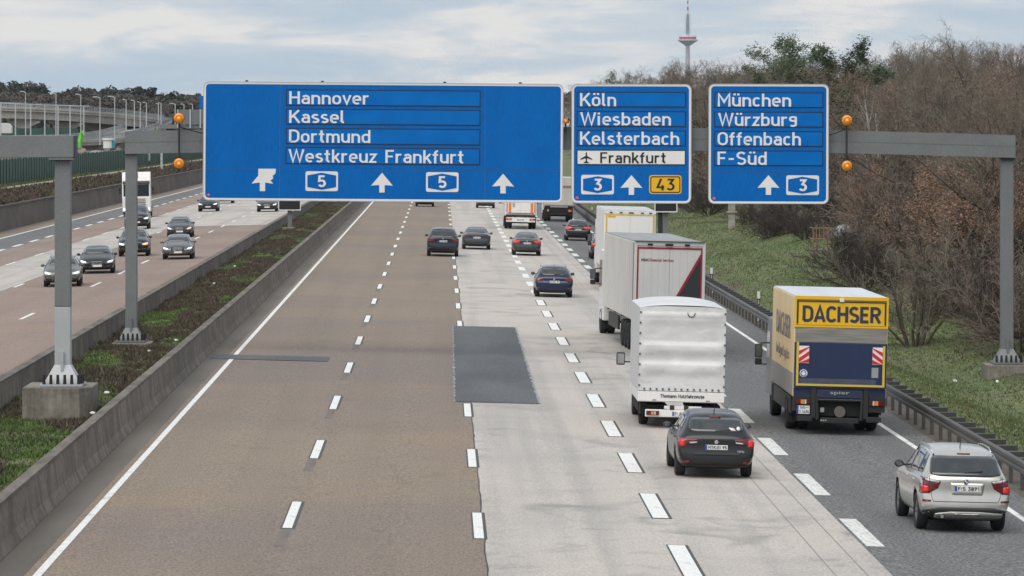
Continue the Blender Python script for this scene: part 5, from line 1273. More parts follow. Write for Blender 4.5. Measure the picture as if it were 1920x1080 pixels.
def car(label, kind, x, y, paint, L=4.4, W=1.8, H=1.5, facing=1, rz=0.0, zf=None, name='parked_car', cat='car', group=None, lights='generic', plate_txt=None, plate_z=.80, lower=True,
        dark_rims=False, brake=False, rails=False, indicator=0, grille='generic', near=False, R=None, roof_dark=False, lift=0.0, badge=True):
    """facing 1: we see the rear (y = rear bumper); facing -1: we see the front (y = front bumper)"""
    zf = zf or zr; R = R or (.36 if kind == 'suv' else .325)
    slope = -.025 if zf is zr else .02
    root = empty(name, (x, y, zf(x)+.008)); root.rotation_euler = (0, -math.atan(slope), rz)
    if facing < 0:
        root.location.y = y+L
    # the car is built nose +y for cars driving away; oncoming cars get turned round
    if facing < 0: root.rotation_euler = (0, math.atan(slope)*-1, PI+rz); root.rotation_euler = (0, math.atan(slope), PI+rz)
    tag(root, label, cat, group)
    sx, sz = W/1.8, H/1.5
    me = car_shell(kind, L, W, H, lift); bvh = tree_of(me); me.materials.clear(); me.materials.append(paint); me.materials.append(under)
    o = bpy.data.objects.new('body', me); C.objects.link(o)
    yr, yf = .19*L+(.02 if kind == 'hatch' else .02), .81*L
    if kind == 'suv': yr = .185*L
    q = MB()
    for yy in (yr, yf):
        for s in (-1, 1): q.tube((s*(W/2-.30), yy, R+.02), (s*(W/2+.2), yy, R+.02), R+.055, n=28)
    cut = q.build('cut', under); bo = o.modifiers.new('b', 'BOOLEAN'); bo.object = cut; bo.operation = 'DIFFERENCE'; bo.solver = 'EXACT'
    m2 = bpy.data.meshes.new_from_object(o.evaluated_get(bpy.context.evaluated_depsgraph_get())); o.modifiers.clear(); o.data = m2
    C.objects.unlink(cut); bpy.data.objects.remove(cut)
    if len(m2.materials) < 2: m2.materials.clear(); m2.materials.append(paint); m2.materials.append(under)
    for p in m2.polygons:
        c = p.center
        inw = any(abs((c.y-yy)**2+(c.z-R-.02)**2-(R+.055)**2) < .012 and abs(c.x) < W/2-.01 for yy in (yr, yf)) or (abs(abs(c.x)-(W/2-.30)) < .004)
        if inw or (p.normal.z < -.75 and c.z < .45*sz): p.material_index = 1
        else: p.material_index = 0
        p.use_smooth = not inw
    o.parent = root; body = o
    d = lambda poly, view, m, nm, parent=root, **k: decal(bvh, poly, view, m, nm, parent, L=L, **k)
    hw = W/2; X = lambda a: a*sx; Z = lambda a: a*sz; Y = lambda a: a*L/4.4
    wheels(root, (-hw+.125, hw-.125), (yr, yf), R, .225, dark_rims)
    # chassis underneath
    q = MB(); q.box(-hw*.72, hw*.72, yr-.25, yf+.2, .20, .34*sz); q.tube((-hw+.2, yr, R), (hw-.2, yr, R), .06, n=8); q.build('underbody', under, root)
    rear = facing > 0
    # glass
    if kind == 'sedan':
        rw = rpoly([(-X(.56), Z(1.13)), (X(.56), Z(1.13)), (X(.47), Z(1.40)), (-X(.47), Z(1.40))], .07)
        side = [[(Y(1.50), Z(1.02)), (Y(2.28), Z(1.00)), (Y(2.26), Z(1.40)), (Y(1.72), Z(1.41))], [(Y(2.34), Z(1.00)), (Y(3.12), Z(1.00)), (Y(2.72), Z(1.33)), (Y(2.32), Z(1.40))], [(Y(.98), Z(1.10)), (Y(1.42), Z(1.03)), (Y(1.64), Z(1.40)), (Y(1.36), Z(1.34))]]
    elif kind == 'suv':
        rw = rpoly([(-X(.72), Z(1.04)), (-X(.5), Z(1.01)), (X(.5), Z(1.01)), (X(.72), Z(1.04)), (X(.66), Z(1.31)), (X(.60), Z(1.36)), (-X(.60), Z(1.36)), (-X(.66), Z(1.31))], .05)
        side = [[(Y(.42), Z(1.06)), (Y(.90), Z(1.03)), (Y(.92), Z(1.38)), (Y(.66), Z(1.37))], [(Y(.98), Z(1.03)), (Y(1.98), Z(1.01)), (Y(1.98), Z(1.41)), (Y(1.00), Z(1.39))], [(Y(2.06), Z(1.01)), (Y(3.05), Z(1.01)), (Y(2.66), Z(1.34)), (Y(2.05), Z(1.41))]]
    else:
        rw = rpoly([(-X(.64), Z(1.10)), (-X(.45), Z(1.06)), (X(.45), Z(1.06)), (X(.64), Z(1.10)), (X(.60), Z(1.30)), (X(.53), Z(1.37)), (-X(.53), Z(1.37)), (-X(.60), Z(1.30))], .06)
        side = [[(Y(.55), Z(1.08)), (Y(1.05), Z(1.04)), (Y(1.08), Z(1.38)), (Y(.85), Z(1.36))], [(Y(1.13), Z(1.03)), (Y(2.0), Z(1.01)), (Y(2.0), Z(1.41)), (Y(1.16), Z(1.39))], [(Y(2.08), Z(1.01)), (Y(3.1), Z(1.00)), (Y(2.68), Z(1.33)), (Y(2.07), Z(1.41))]]
    ws = rpoly([(-X(.66), Z(1.10)), (X(.66), Z(1.10)), (X(.54), Z(1.38)), (-X(.54), Z(1.38))], .07)
    rwo = d(rw, 'rear', glass if not near else glass, 'rear_window'); d(ws, 'front', glass, 'windscreen')
    for v in ('left', 'right'):
        for s_ in side: d(rpoly(s_, .03), v, glass, 'side_window', step=.14)
        for ya, yb in ((1.05, 1.05), (2.04, 2.02)): d(stripe([(Y(ya), Z(.34)), (Y(yb), Z(.98))], .012), v, trim, 'door_seam', off=.002, step=.25)
        for ya in (1.18, 2.2): d(rpoly([(Y(ya), Z(.86)), (Y(ya+.2), Z(.86)), (Y(ya+.2), Z(.89)), (Y(ya), Z(.89))], .01), v, paint, 'door_handle', off=.02, step=.1, th=.03)
        d(stripe([(yr+R+.1, Z(.22)+.02), (yf-R-.1, Z(.22)+.02)], .09), v, trim, 'sill', off=.006, step=.5)
    zm = Z(1.03)
    for s_ in (-1, 1): mirror(root, s_*(hw-.03), Y(2.95), zm, trim if rear and lights in ('bmw', 'golf') else paint, 1.0)
    if rails:
        for s_ in (-1, 1):
            q = MB(); pr = None
            for i in range(9):
                t = i/8; yy = Y(.75+1.95*t); h_, n_, _, _ = bvh.ray_cast(Vector((s_*X(.60), yy, 4)), Vector((0, 0, -1)))
                p = h_+Vector((0, 0, .055 if 0 < i < 8 else .0))
                if pr is not None: q.tube(pr, p, .018, n=6)
                pr = p
            q.build('roof_rail', rails if not isinstance(rails, bool) else chrome, root, smooth=True)
    h_, n_, _, _ = bvh.ray_cast(Vector((0, Y(.95), 4)), Vector((0, 0, -1)))
    q = MB(); q.tube(h_-Vector((0, 0, .02)), h_+Vector((0, -.14 if near else -.06, .17 if near else .07)), .012, .006, 6); q.build('aerial', trim, root)
    if rear:
        # details of the rear end
        if kind != 'sedan':
            d(rpoly([(-X(.5), Z(1.385)), (X(.5), Z(1.385)), (X(.5), Z(1.41)), (-X(.5), Z(1.41))], .01), 'rear', tail_red if not brake else brake_on, 'high_brake_lamp', off=.012) if lights == 'suvX' else d(rpoly([(-X(.13), Z(1.385)), (X(.13), Z(1.385)), (X(.13), Z(1.405)), (-X(.13), Z(1.405))], .008), 'rear', tail_red, 'high_brake_lamp', off=.012)
            d(stripe([(-X(.02), Z(1.075)), (X(.22), Z(1.09)), (X(.34), Z(1.10))], .022), 'rear', trim, 'wiper', off=.022)
        tm = brake_on if brake else tail_red
        T = {
          'bmw': ([(.50, .93), (.88, .99), (.90, .70), (.74, .705), (.56, .80)], None),
          'tipo': ([(.42, .905), (.70, .915), (.76, .93), (.90, .90), (.86, .70), (.74, .70), (.67, .80), (.42, .855)], [(.44, .845), (.62, .83), (.62, .80), (.46, .815)]),
          'golf': ([(.48, .93), (.88, .97), (.88, .76), (.60, .76), (.50, .83)], None),
          'tesla': ([(.42, .99), (.60, 1.01), (.86, .93), (.86, .86), (.64, .93), (.42, .95)], None),
          'sedan': ([(.44, .97), (.86, .98), (.87, .80), (.46, .82)], None),
          'alfa': ([(.40, .98), (.66, 1.02), (.88, .97), (.87, .82), (.62, .84), (.42, .90)], None),
          'generic': ([(.52, .96), (.87, .98), (.88, .76), (.56, .79)], None)}[lights if lights in ('bmw', 'tipo', 'golf', 'tesla', 'sedan', 'alfa') else 'generic']
        for s_ in (1, -1):
            pl = [(X(a), Z(b)) for a, b in T[0]]; pl = pl if s_ > 0 else mirx(pl)
            tl = d(rpoly(pl, .025), 'rear', tm, 'tail_lamp', off=.014, step=.05, th=.03)
            if lights == 'bmw':
                pl = [(X(a), Z(b)) for a, b in [(.52, .925), (.80, .965), (.80, .935), (.56, .895)]]; d(pl if s_ > 0 else mirx(pl), 'rear', lamp_white, 'lamp_strip', tl, off=.020, step=.05)
                pl = [(X(a), Z(b)) for a, b in [(.745, .83), (.88, .85), (.88, .72), (.745, .72)]]; d(rpoly(pl if s_ > 0 else mirx(pl), .03), 'rear', brake_on, 'lit_segment', tl, off=.019, step=.05)
                pl = [(X(a), Z(b)) for a, b in [(.70, .585), (.86, .60), (.86, .555), (.70, .555)]]; d(pl if s_ > 0 else mirx(pl), 'rear', tail_red, 'reflector', off=.012)
                pl = stripe([(X(.725), Z(1.0)), (X(.73), Z(.70))], .012); d(pl if s_ > 0 else mirx(pl), 'rear', trim, 'lamp_gap', tl, off=.021)
            elif T[1]:
                pl = [(X(a), Z(b)) for a, b in T[1]]; d(pl if s_ > 0 else mirx(pl), 'rear', lamp_white, 'lamp_strip', tl, off=.021, step=.05)
                pl = [(X(a), Z(b)) for a, b in [(.74, .90), (.86, .88), (.84, .74), (.74, .74)]]; d(rpoly(pl if s_ > 0 else mirx(pl), .04), 'rear', brake_on, 'lit_segment', tl, off=.021, step=.05)
                pl = [(X(a), Z(b)) for a, b in [(.62, .40), (.80, .40), (.78, .345), (.64, .345)]]; d(rpoly(pl if s_ > 0 else mirx(pl), .02), 'rear', tail_red, 'reflector', off=.014)
            else:
                pl = [(X(a), Z(b)) for a, b in [(.66, .46), (.82, .47), (.82, .435), (.66, .43)]]; d(pl if s_ > 0 else mirx(pl), 'rear', tail_red, 'reflector', off=.012)
        zl = plate_z
        # seams of the tailgate, dark lower bumper
        wd_ = .70 if lights == 'bmw' else .74
        for s_ in (1, -1):
            pl = stripe([(X(wd_), Z(1.0 if kind == 'sedan' else 1.02)), (X(wd_*.99), Z(.66)), (X(wd_*.93), Z(.56))], .010); d(pl if s_ > 0 else mirx(pl), 'rear', trim, 'seam', off=.003)
        d(stripe([(-X(wd_*.93), Z(.56)), (X(wd_*.93), Z(.56))], .014), 'rear', trim, 'seam', off=.003)
        if lights == 'bmw':
            d([(-X(.84), Z(.40)), (-X(.55), Z(.46)), (X(.55), Z(.46)), (X(.84), Z(.40)), (X(.82), Z(.23)), (-X(.82), Z(.23))], 'rear', trim, 'bumper_cladding', off=.012)
            sk = d(rpoly([(-X(.62), Z(.35)), (-X(.30), Z(.385)), (X(.30), Z(.385)), (X(.74), Z(.36)), (X(.72), Z(.25)), (-X(.30), Z(.25)), (-X(.62), Z(.28))], .02), 'rear', mat('skid_silver', (.38, .37, .35), .35, .6), 'skid_plate', off=.035, th=.05)
            d(stripe([(-X(.24), Z(.35)), (X(.30), Z(.35))], .03), 'rear', chrome, 'skid_edge', sk, off=.042)
            q = MB(); q.tube((-X(.48), -.13, Z(.30)), (-X(.48), .1, Z(.30)), .055, n=14, caps=False); q.tube((-X(.48), -.11, Z(.30)), (-X(.48), .1, Z(.30)), .04, n=14); q.build('exhaust_pipe', chrome, root)
            d(rpoly([(-X(.32), Z(.90)), (X(.38), Z(.90)), (X(.34), Z(.68)), (-X(.28), Z(.68))], .04), 'rear', paint, 'plate_recess', off=.005)
        elif lower:
            d(rpoly([(-X(.60), Z(.60)), (X(.60), Z(.60)), (X(.52), Z(.53)), (-X(.52), Z(.53))], .02) if lights == 'tipo' else [(-X(.80), Z(.33)), (X(.80), Z(.33)), (X(.78), Z(.20)), (-X(.78), Z(.20))], 'rear', trim, 'bumper_insert', off=.010)
            if lights == 'tipo': d([(-X(.78), Z(.30)), (X(.78), Z(.30)), (X(.76), Z(.20)), (-X(.76), Z(.20))], 'rear', trim, 'bumper_lip', off=.012)
        h_, n_, _, _ = bvh.ray_cast(Vector((0, -3, Z(zl))), Vector((0, 1, 0)))
        if plate_txt is not None: plate(root, X(.03) if lights == 'bmw' else 0, h_.y-.015, Z(zl), plate_txt)
        if badge:
            zb = Z(zl+.125 if kind != 'sedan' else zl+.15); h_, n_, _, _ = bvh.ray_cast(Vector((0, -3, zb)), Vector((0, 1, 0)))
            q = MB(); q.lathe([(0, -.02), (.045, -.018), (.048, 0)], (0, h_.y-.004, zb), 'y', 16); b = q.build('badge', chrome, root)
            if lights == 'bmw':
                for k, mm in enumerate((plate_b, plate_w, plate_b, plate_w)):
                    q = MB(); q.prism([(0, zb)]+[(.034*math.cos(a), zb+.034*math.sin(a)) for a in [k*PI/2+j*PI/10 for j in range(6)]], 'y', h_.y-.030, h_.y-.0245); q.build('badge_quarter', mm, b)
                q = MB(); ring_plate(q, A(0, zb, .047, .047, 0, 337.5, 15), A(0, zb, .036, .036, 0, 337.5, 15), h_.y-.028, h_.y-.0242); q.build('badge_ring', trim, b)
    else:
        gm = trim
        G_ = {'merc': [(-.40, .70), (-.34, .50), (.34, .50), (.40, .70), (.30, .76), (-.30, .76)], 'audi': [(-.34, .74), (-.42, .56), (-.30, .36), (.30, .36), (.42, .56), (.34, .74)], 'volvo': [(-.36, .74), (-.36, .50), (.36, .50), (.36, .74)],
              'ford': [(-.42, .50), (-.30, .34), (.30, .34), (.42, .50), (.34, .54), (-.34, .54)], 'vw': [(-.46, .70), (-.44, .64), (.44, .64), (.46, .70)], 'generic': [(-.38, .72), (-.36, .52), (.36, .52), (.38, .72)]}
        gp = G_.get(grille, G_['generic']); g_ = d(rpoly([(X(a), Z(b)) for a, b in gp], .03), 'front', gm, 'grille', off=.010)
        zlo, zhi = min(p[1] for p in gp), max(p[1] for p in gp)
        for i in range(3):
            zz = zlo+(zhi-zlo)*(i+.6)/3.4; d(stripe([(-X(.30), Z(zz)), (X(.30), Z(zz))], .012), 'front', chrome if grille in ('merc', 'audi', 'volvo') else rim_dark, 'grille_bar', g_, off=.018)
        zc = (zlo+zhi)/2; h_, n_, _, _ = bvh.ray_cast(Vector((0, L+3, Z(zc))), Vector((0, -1, 0)))
        if grille == 'audi':
            for i in range(4):
                q = MB(); cx_ = -.105+.07*i; ring_plate(q, A(cx_, Z(zc+.1), .047, .047, 0, 337.5, 15), A(cx_, Z(zc+.1), .036, .036, 0, 337.5, 15), h_.y+.03+.003*i, h_.y+.045+.003*i); q.build('badge_ring', chrome, root)
        else:
            q = MB(); R0 = .085 if grille == 'merc' else .055; ring_plate(q, A(0, Z(zc), R0, R0, 0, 337.5, 15), A(0, Z(zc), R0*.8, R0*.8, 0, 337.5, 15), h_.y+.03, h_.y+.05); b = q.build('badge', chrome, root)
            if grille == 'merc':
                for a in (90, 210, 330):
                    q = MB(); ca, sa = math.cos(math.radians(a)), math.sin(math.radians(a)); q.prism([(ca*R0*.8, Z(zc)+sa*R0*.8), (-sa*.014, Z(zc)+ca*.014), (sa*.014, Z(zc)-ca*.014)], 'y', h_.y+.032, h_.y+.046); q.build('badge_point', chrome, b)
        for s_ in (1, -1):
            pl = [(X(a), Z(b)) for a, b in ([(.50, .64), (.84, .76), (.86, .68), (.78, .60), (.56, .57)] if grille in ('merc', 'audi') else [(.48, .70), (.84, .78), (.86, .66), (.76, .60), (.50, .62)])]
            on = (indicator == s_); hl = d(rpoly(pl if s_ > 0 else mirx(pl), .02), 'front', lamp_white, 'headlamp', off=.012, step=.05, th=.03)
            pl = [(X(a), Z(b)) for a, b in [(.56, .66), (.80, .73), (.80, .68), (.58, .62)]]; d(rpoly(pl if s_ > 0 else mirx(pl), .015), 'front', amber_on if on else head_on, 'lit_lamp', hl, off=.020, step=.05)
            pl = [(X(a), Z(b)) for a, b in [(.48, .42), (.76, .46), (.74, .30), (.52, .28)]]; d(rpoly(pl if s_ > 0 else mirx(pl), .03), 'front', trim, 'air_intake', off=.010)
        d(rpoly([(-X(.42), Z(.40)), (X(.42), Z(.40)), (X(.36), Z(.26)), (-X(.36), Z(.26))], .03), 'front', trim, 'lower_grille', off=.010)
        d(stripe([(-X(.60), Z(.235)), (X(.60), Z(.235))], .02), 'front', chrome if grille == 'merc' else trim, 'front_lip', off=.02)
        h_, n_, _, _ = bvh.ray_cast(Vector((0, L+3, Z(.44))), Vector((0, -1, 0)))
        plate(root, 0, h_.y+.02, Z(.44), None, facing=1)
    return root, bvh, d
silver = car_paint('champagne_silver', (.60, .575, .53), .75, .26); dkgrey = car_paint('dark_grey', (.014, .015, .017), .3, .3); blk = car_paint('black', (.012, .012, .014), .2, .2); blue = car_paint('deep_blue', (.012, .020, .055), .3, .22)
grey = car_paint('steel_grey', (.050, .053, .057), .5, .28); midgrey = car_paint('graphite', (.022, .024, .027), .4, .26); light_grey = car_paint('light_steel', (.135, .14, .148), .55, .26)
navy = car_paint('navy', (.015, .018, .03), .3, .25)
G1 = 'passenger cars driving away from the camera'; G2 = 'passenger cars driving towards the camera'
r0, bv0, d0 = car('champagne silver SUV with lit red tail lamps in the near right lane', 'suv', 10.60, 88.6, silver, 4.65, 1.82, 1.68, lights='bmw', plate_txt='F:S 3891', plate_z=.80, rails=chrome, near=True, name='suv', cat='car', group=G1, R=.37, rz=.024)
r1, bv1, d1 = car('dark grey hatchback with stickers in its rear window behind the white tarpaulin truck', 'hatch', 6.32, 100.9, dkgrey, 4.37, 1.79, 1.50, lights='tipo', plate_txt='MTK:EI 95', plate_z=.72, near=True, name='hatchback', cat='car', group=G1, R=.33, rz=.016)
Zt = 1.0
for pl, nm in (([(.30, 1.16), (.42, 1.14), (.46, 1.09), (.33, 1.10)], 'window_sticker'), (A(.52, 1.14, .045, .04, 0, 330, 11), 'window_sticker')): d1(pl, 'rear', plate_w, nm, off=.014, step=.2)
sign_text('lettering', 'TIPO', .48, .64, .61, .045, -.028, chrome, r1, w=.2)
car('deep blue estate car in the right centre lane behind the convoy of trucks', 'wagon', 5.30, 206.5, blue, 4.63, 1.79, 1.48, lights='golf', plate_txt='G:NS 91', plate_z=.74, rails=chrome, name='estate_car', group=G1)
car('black SUV riding along the seam between the brown and the pale lanes', 'suv', .06, 266.5, navy, 4.9, 1.94, 1.74, lights='golf', plate_txt='F:G 56', rails=True, name='suv', group=G1, R=.37)
car('dark fastback saloon beside the black SUV, without lit lamps', 'sedan', 2.25, 283.5, grey, 4.69, 1.85, 1.44, lights='tesla', plate_txt='F:M 3', name='saloon_car', group=G1, badge=False)
car('grey saloon braking with lit orange red lamps behind the pale lorry', 'sedan', 5.30, 272.5, grey, 4.7, 1.80, 1.45, lights='sedan', plate_txt='F:A 93', brake=True, name='saloon_car', group=G1)
car('small black hatchback with red lamps lit in the far right lane', 'hatch', 9.72, 312, blk, 4.35, 1.80, 1.48, lights='alfa', plate_txt='F:G 11', brake=True, name='hatchback', group=G1)
car('grey hatchback mostly hidden by the yellow framed trailer', 'hatch', 10.05, 269, midgrey, 4.3, 1.8, 1.5, lights='generic', plate_txt='F:S 6', brake=True, name='hatchback', group=G1)
car('car mostly hidden under the widest sign in the left centre lane', 'hatch', -1.66, 428, midgrey, 4.4, 1.85, 1.5, plate_txt='F:S 6', name='hatchback', group=G1)
car('car mostly hidden under the widest sign in the right centre lane', 'hatch', 4.3, 428, grey, 4.4, 1.85, 1.5, plate_txt='F:S 6', name='hatchback', group=G1)
car('grey coupe-like saloon with a star grille, foremost in the lane beside the median', 'sedan', -15.62, 256.5, light_grey, 4.69, 1.83, 1.44, facing=-1, zf=zo, grille='merc', name='saloon_car', group=G2, rz=.03)
car('grey saloon with one orange indicator lit, behind the foremost star grille saloon', 'sedan', -18.62, 309, grey, 4.75, 1.82, 1.45, facing=-1, zf=zo, grille='merc', indicator=-1, name='saloon_car', group=G2, rz=.02)
car('black SUV with one orange indicator lit, half behind the farther gantry leg', 'suv', -18.8, 264.5, blk, 4.45, 1.88, 1.64, facing=-1, zf=zo, grille='volvo', indicator=-1, name='suv', group=G2, rz=.04)
car('dark saloon with a large grille just behind the foremost estate car', 'sedan', -18.7, 233.5, dkgrey, 4.95, 1.88, 1.46, facing=-1, zf=zo, grille='audi', name='saloon_car', group=G2, rz=.06)
car('grey brown estate car half behind the near gantry leg', 'wagon', -18.9, 214.5, car_paint('warm_grey', (.14, .13, .12), .5, .28), 4.8, 1.86, 1.5, facing=-1, zf=zo, grille='ford', rails=chrome, name='estate_car', group=G2, rz=.06)
car('black boxy SUV in front of the white tractor unit, half behind a gantry leg', 'suv', -23.75, 338, blk, 4.9, 1.95, 1.85, facing=-1, zf=zo, grille='generic', rails=True, name='suv', group=G2, rz=.04, R=.38)
car('dark blue compact car at the lower left corner of the widest sign', 'hatch', -21.65, 405, navy, 4.2, 1.85, 1.5, facing=-1, zf=zo, grille='vw', name='hatchback', group=G2)
car('dark saloon partly covered by the display panel under the widest sign', 'sedan', -15.9, 398, dkgrey, 4.8, 1.88, 1.46, facing=-1, zf=zo, grille='merc', name='saloon_car', group=G2)
car('car of which only the wheels show below the widest sign', 'hatch', -22.3, 448, blk, 4.4, 1.85, 1.5, facing=-1, zf=zo, grille='vw', name='hatchback', group=G2)

# ------------------------------------------------------------------ lorries
tarp = None
truck_white = mat('truck_white', (.82, .81, .79), .45, var=.06, scale=.8, fine=.03, streak=.04); truck_dirty = mat('truck_side_cream', (.74, .71, .66), .6, var=.08, scale=.6, streak=.05)
alu = mat('aluminium_trim', (.40, .40, .40), .4, .5, var=.15, scale=3); roof_w = mat('roof_sheet', (.55, .56, .57), .5, var=.12, scale=.5, stretch=(3, .3, 1))
fr_red = mat('frame_red', (.38, .02, .035), .5); fr_yel = mat('frame_yellow', (.62, .46, .06), .5); orange = mat('warning_orange', (.80, .22, .02), .5)
mirror_k = mat('mirror_black', (.02, .02, .02), .4)
def tail_cluster(root, x, y, z, w=.36, h=.13, lit=False, parts=3):
    q = MB(); q.box(x-w/2, x+w/2, y-.05, y+.03, z-h/2, z+h/2); b = q.build('tail_lamp', trim, root)
    seg = [(tail_red, 0, .36), (orange if parts > 2 else tail_red, .36, .62), (lamp_white, .62, .78), (tail_red, .78, 1.0)]
    for m, a, c in seg:
        q = MB(); s = 1 if x < 0 else -1; xa = x-s*w/2+s*w*a*.96+s*.006; xb = x-s*w/2+s*w*c*.96; q.box(min(xa, xb)+.003, max(xa, xb)-.003, y-.065, y-.051, z-h/2+.012, z+h/2-.012); q.build('lens_segment', (brake_on if lit and m is tail_red else m), b)
def cab(root, y0, W, H, L_, m, z0=.55):
    """cab at the front of the lorry: body, windscreen, side windows, mirrors"""
    h = W/2; q = MB(); q.prism([(y0, z0), (y0+L_, z0), (y0+L_+.04, z0+(H-z0)*.42), (y0+L_-.18, H-.25), (y0+L_-.5, H), (y0+.1, H), (y0, H-.3)], 'x', -h, h); c = q.build('cab', m, root, bevel=.06)
    q = MB(); q.prism([(y0+L_+.045, z0+(H-z0)*.46), (y0+L_-.13, H-.34), (y0+L_-.16, H-.34), (y0+L_+.0, z0+(H-z0)*.46)], 'x', -h+.10, h-.10); q.build('windscreen', glass, c)
    for s in (-1, 1):
        q = MB(); q.prism([(y0+L_*.35, z0+(H-z0)*.48), (y0+L_*.92, z0+(H-z0)*.45), (y0+L_*.86, H-.42), (y0+L_*.35, H-.42)], 'x', s*(h-.005), s*(h+.006)); q.build('side_window', glass, c)
    return c
def truck_mirror(root, x, y, z, sc=1.0):
    s = 1 if x > 0 else -1; q = MB(); q.box(x-.11*sc, x+.11*sc, y-.06, y+.08, z-.05*sc, z+.34*sc); m = q.build('side_mirror', mirror_k, root, bevel=.03)
    q = MB(); q.box(x-.10*sc, x+.10*sc, y-.05, y+.07, z-.26*sc, z-.07*sc); q.build('wide_mirror', mirror_k, m, bevel=.03)
    q = MB(); q.box(x-.085*sc, x+.085*sc, y-.068, y-.061, z-.02*sc, z+.31*sc); q.build('mirror_glass', mat('mirror_face', (.16, .17, .17), .1, .6), m)
    q = MB(); q.tube((x-s*.05, y, z+.36*sc), (x-s*.5, y+.05, z+.40*sc), .02, n=6); q.tube((x-s*.05, y, z-.24*sc), (x-s*.5, y+.05, z-.24*sc), .02, n=6); q.build('mirror_arm', trim, m)
def lorry(label, x, y, W=2.5, zbot=1.15, ztop=3.9, Lb=7.0, side=None, back=None, rz=0.0, name='box_lorry', axles=None, cabm=None, frame=None, wheel_R=.50, dual=True, cabL=2.0, cabH=2.9, roofm=None, mirrorx=None, group='lorries driving away in the right lanes', door=True, under_z=.55, cab_W=None):
    root = empty(name, (x, y, zr(x)+.008), rz); root.rotation_euler = (0, math.atan(.025)*1.0, rz); tag(root, label, 'truck', group); h = W/2
    q = MB(); q.box(-h, h, .03, Lb, zbot, ztop); b = q.build('cargo_box', side or truck_dirty, root, bevel=.025)
    q = MB(); q.box(-h+.02, h-.02, .05, Lb-.03, ztop+.002, ztop+.03); q.build('roof', roofm or roof_w, b, bevel=.008)
    if door:
        for s in (-1, 1):
            q = MB(); q.box(min(s*.006, s*(h-.09)), max(s*.006, s*(h-.09)), -.02, .028, zbot+.08, ztop-.13); q.build('rear_door', back or truck_white, root, bevel=.006)
    if frame:
        q = MB(); ring_plate(q, [(-h, zbot), (h, zbot), (h, ztop-.03), (-h, ztop-.03)], [(-h+.07, zbot+.07), (h-.07, zbot+.07), (h-.07, ztop-.11), (-h+.07, ztop-.11)], -.035, .028); q.build('door_frame', frame, root)
    q = MB()
    for s in (-1, 1): q.box(s*.42-.05, s*.42+.05, .25, Lb+cabL*.6, under_z+.25, zbot-.02)
    for i in range(5): yy = .4+i*(Lb-.8)/4; q.box(-h+.15, h-.15, yy-.04, yy+.04, zbot-.12, zbot-.021)
    q.build('chassis', under, root)
    R = wheel_R
    for (yy, dl) in (axles or [(2.2, True), (Lb+.6, False)]):
        if dl: wheels(root, (-h+.16, -h+.46, h-.46, h-.16), (yy,), R, .27, True)
        else: wheels(root, (-h+.18, h-.18), (yy,), R, .28, True)
        q = MB(); q.tube((-h+.3, yy, R), (h-.3, yy, R), .09, n=8); q.build('axle', under, root)
        if dl:
            for s in (-1, 1): q = MB(); q.box(s*(h-.31)-.30, s*(h-.31)+.30, yy-R-.16, yy-R-.13, .22, zbot-.15); q.build('mudflap', black, root)
    cW = cab_W or W-.05
    cab(root, Lb+.25, cW, cabH, cabL, cabm or truck_white)
    for s in (-1, 1): truck_mirror(root, s*(cW/2+.27) if mirrorx is None else s*mirrorx, Lb+.25+cabL-.25, cabH-1.15)
    return root, h
# -- yellow and blue distribution lorry
dy = mat('lorry_yellow', (.80, .47, .015), .4, var=.06, scale=2); dcream = mat('lorry_side_yellow', (.82, .62, .32), .45, var=.10, scale=.7, streak=.06); dblue = mat('lorry_blue', (.014, .028, .085), .45, var=.12, scale=2, streak=.12); dgrey = mat('lorry_grey', (.20, .20, .21), .5, var=.1, scale=1)
dalu = mat('lift_alu', (.34, .32, .29), .45, .4, var=.35, scale=3, stretch=(.4, 1, 9)); letter_blue = mat('letter_blue', (.03, .035, .06), .5)
x, y = 10.58, 116.6
r, h = lorry('yellow and navy delivery lorry with large dark letters on its back, in the right lane', x, y, 2.50, 1.0, 3.66, 7.2, side=dcream, name='delivery_lorry', axles=[(2.3, True), (7.6, False)], cabm=dgrey, door=False, cabL=2.0, cabH=2.75, wheel_R=.47, roofm=mat('lorry_roof_white', (.66, .68, .71), .4, var=.12, scale=.6, stretch=(2.5, .3, 1)), rz=.004, mirrorx=1.47)
q = MB(); q.box(-h+.03, h-.03, -.03, .028, 2.92, 3.57); q.build('header_panel', dy, r, bevel=.008)
q = MB(); ring_plate(q, [(-h, 2.86), (h, 2.86), (h, 3.69), (-h, 3.69)], [(-h+.05, 2.91), (h-.05, 2.91), (h-.05, 3.60), (-h+.05, 3.60)], -.05, .025); q.build('header_frame', dy, r)
q = MB(); q.box(-h+.06, h-.06, -.045, -.031, 3.535, 3.565); q.box(-h+.06, -h+.10, -.045, -.031, 2.95, 3.53); q.box(h-.10, h-.06, -.045, -.031, 2.95, 3.53); q.build('header_gasket', trim, r)
sign_text('lettering', 'DACHSER', -1.03, 1.03, 3.005, .42, -.031, letter_blue, r, w=.19)
q = MB(); q.box(-.06, .06, -.09, -.03, 3.55, 3.64); q.build('door_lamp', white_p, r, bevel=.01)
q = MB(); q.box(-h+.04, h-.04, -.05, .028, 2.46, 2.85); q.build('lift_upper_panel', dalu, r)
q = MB(); q.box(-h+.02, h-.02, -.10, .02, 1.26, 2.455); q.build('tail_lift', dblue, r, bevel=.012)
q = MB(); q.box(-h+.16, h-.30, -.112, -.101, 1.34, 1.50); q.build('lift_edge', mat('worn_blue', (.07, .085, .13), .6, var=.3, scale=5), r)
q = MB(); q.box(-h+.07, -h+.13, -.125, -.101, 1.30, 2.46); q.box(h-.13, h-.07, -.125, -.101, 1.30, 2.40); q.box(-h+.131, h-.131, -.125, -.1125, 1.30, 1.355); q.build('reflective_tape', fr_yel, r)
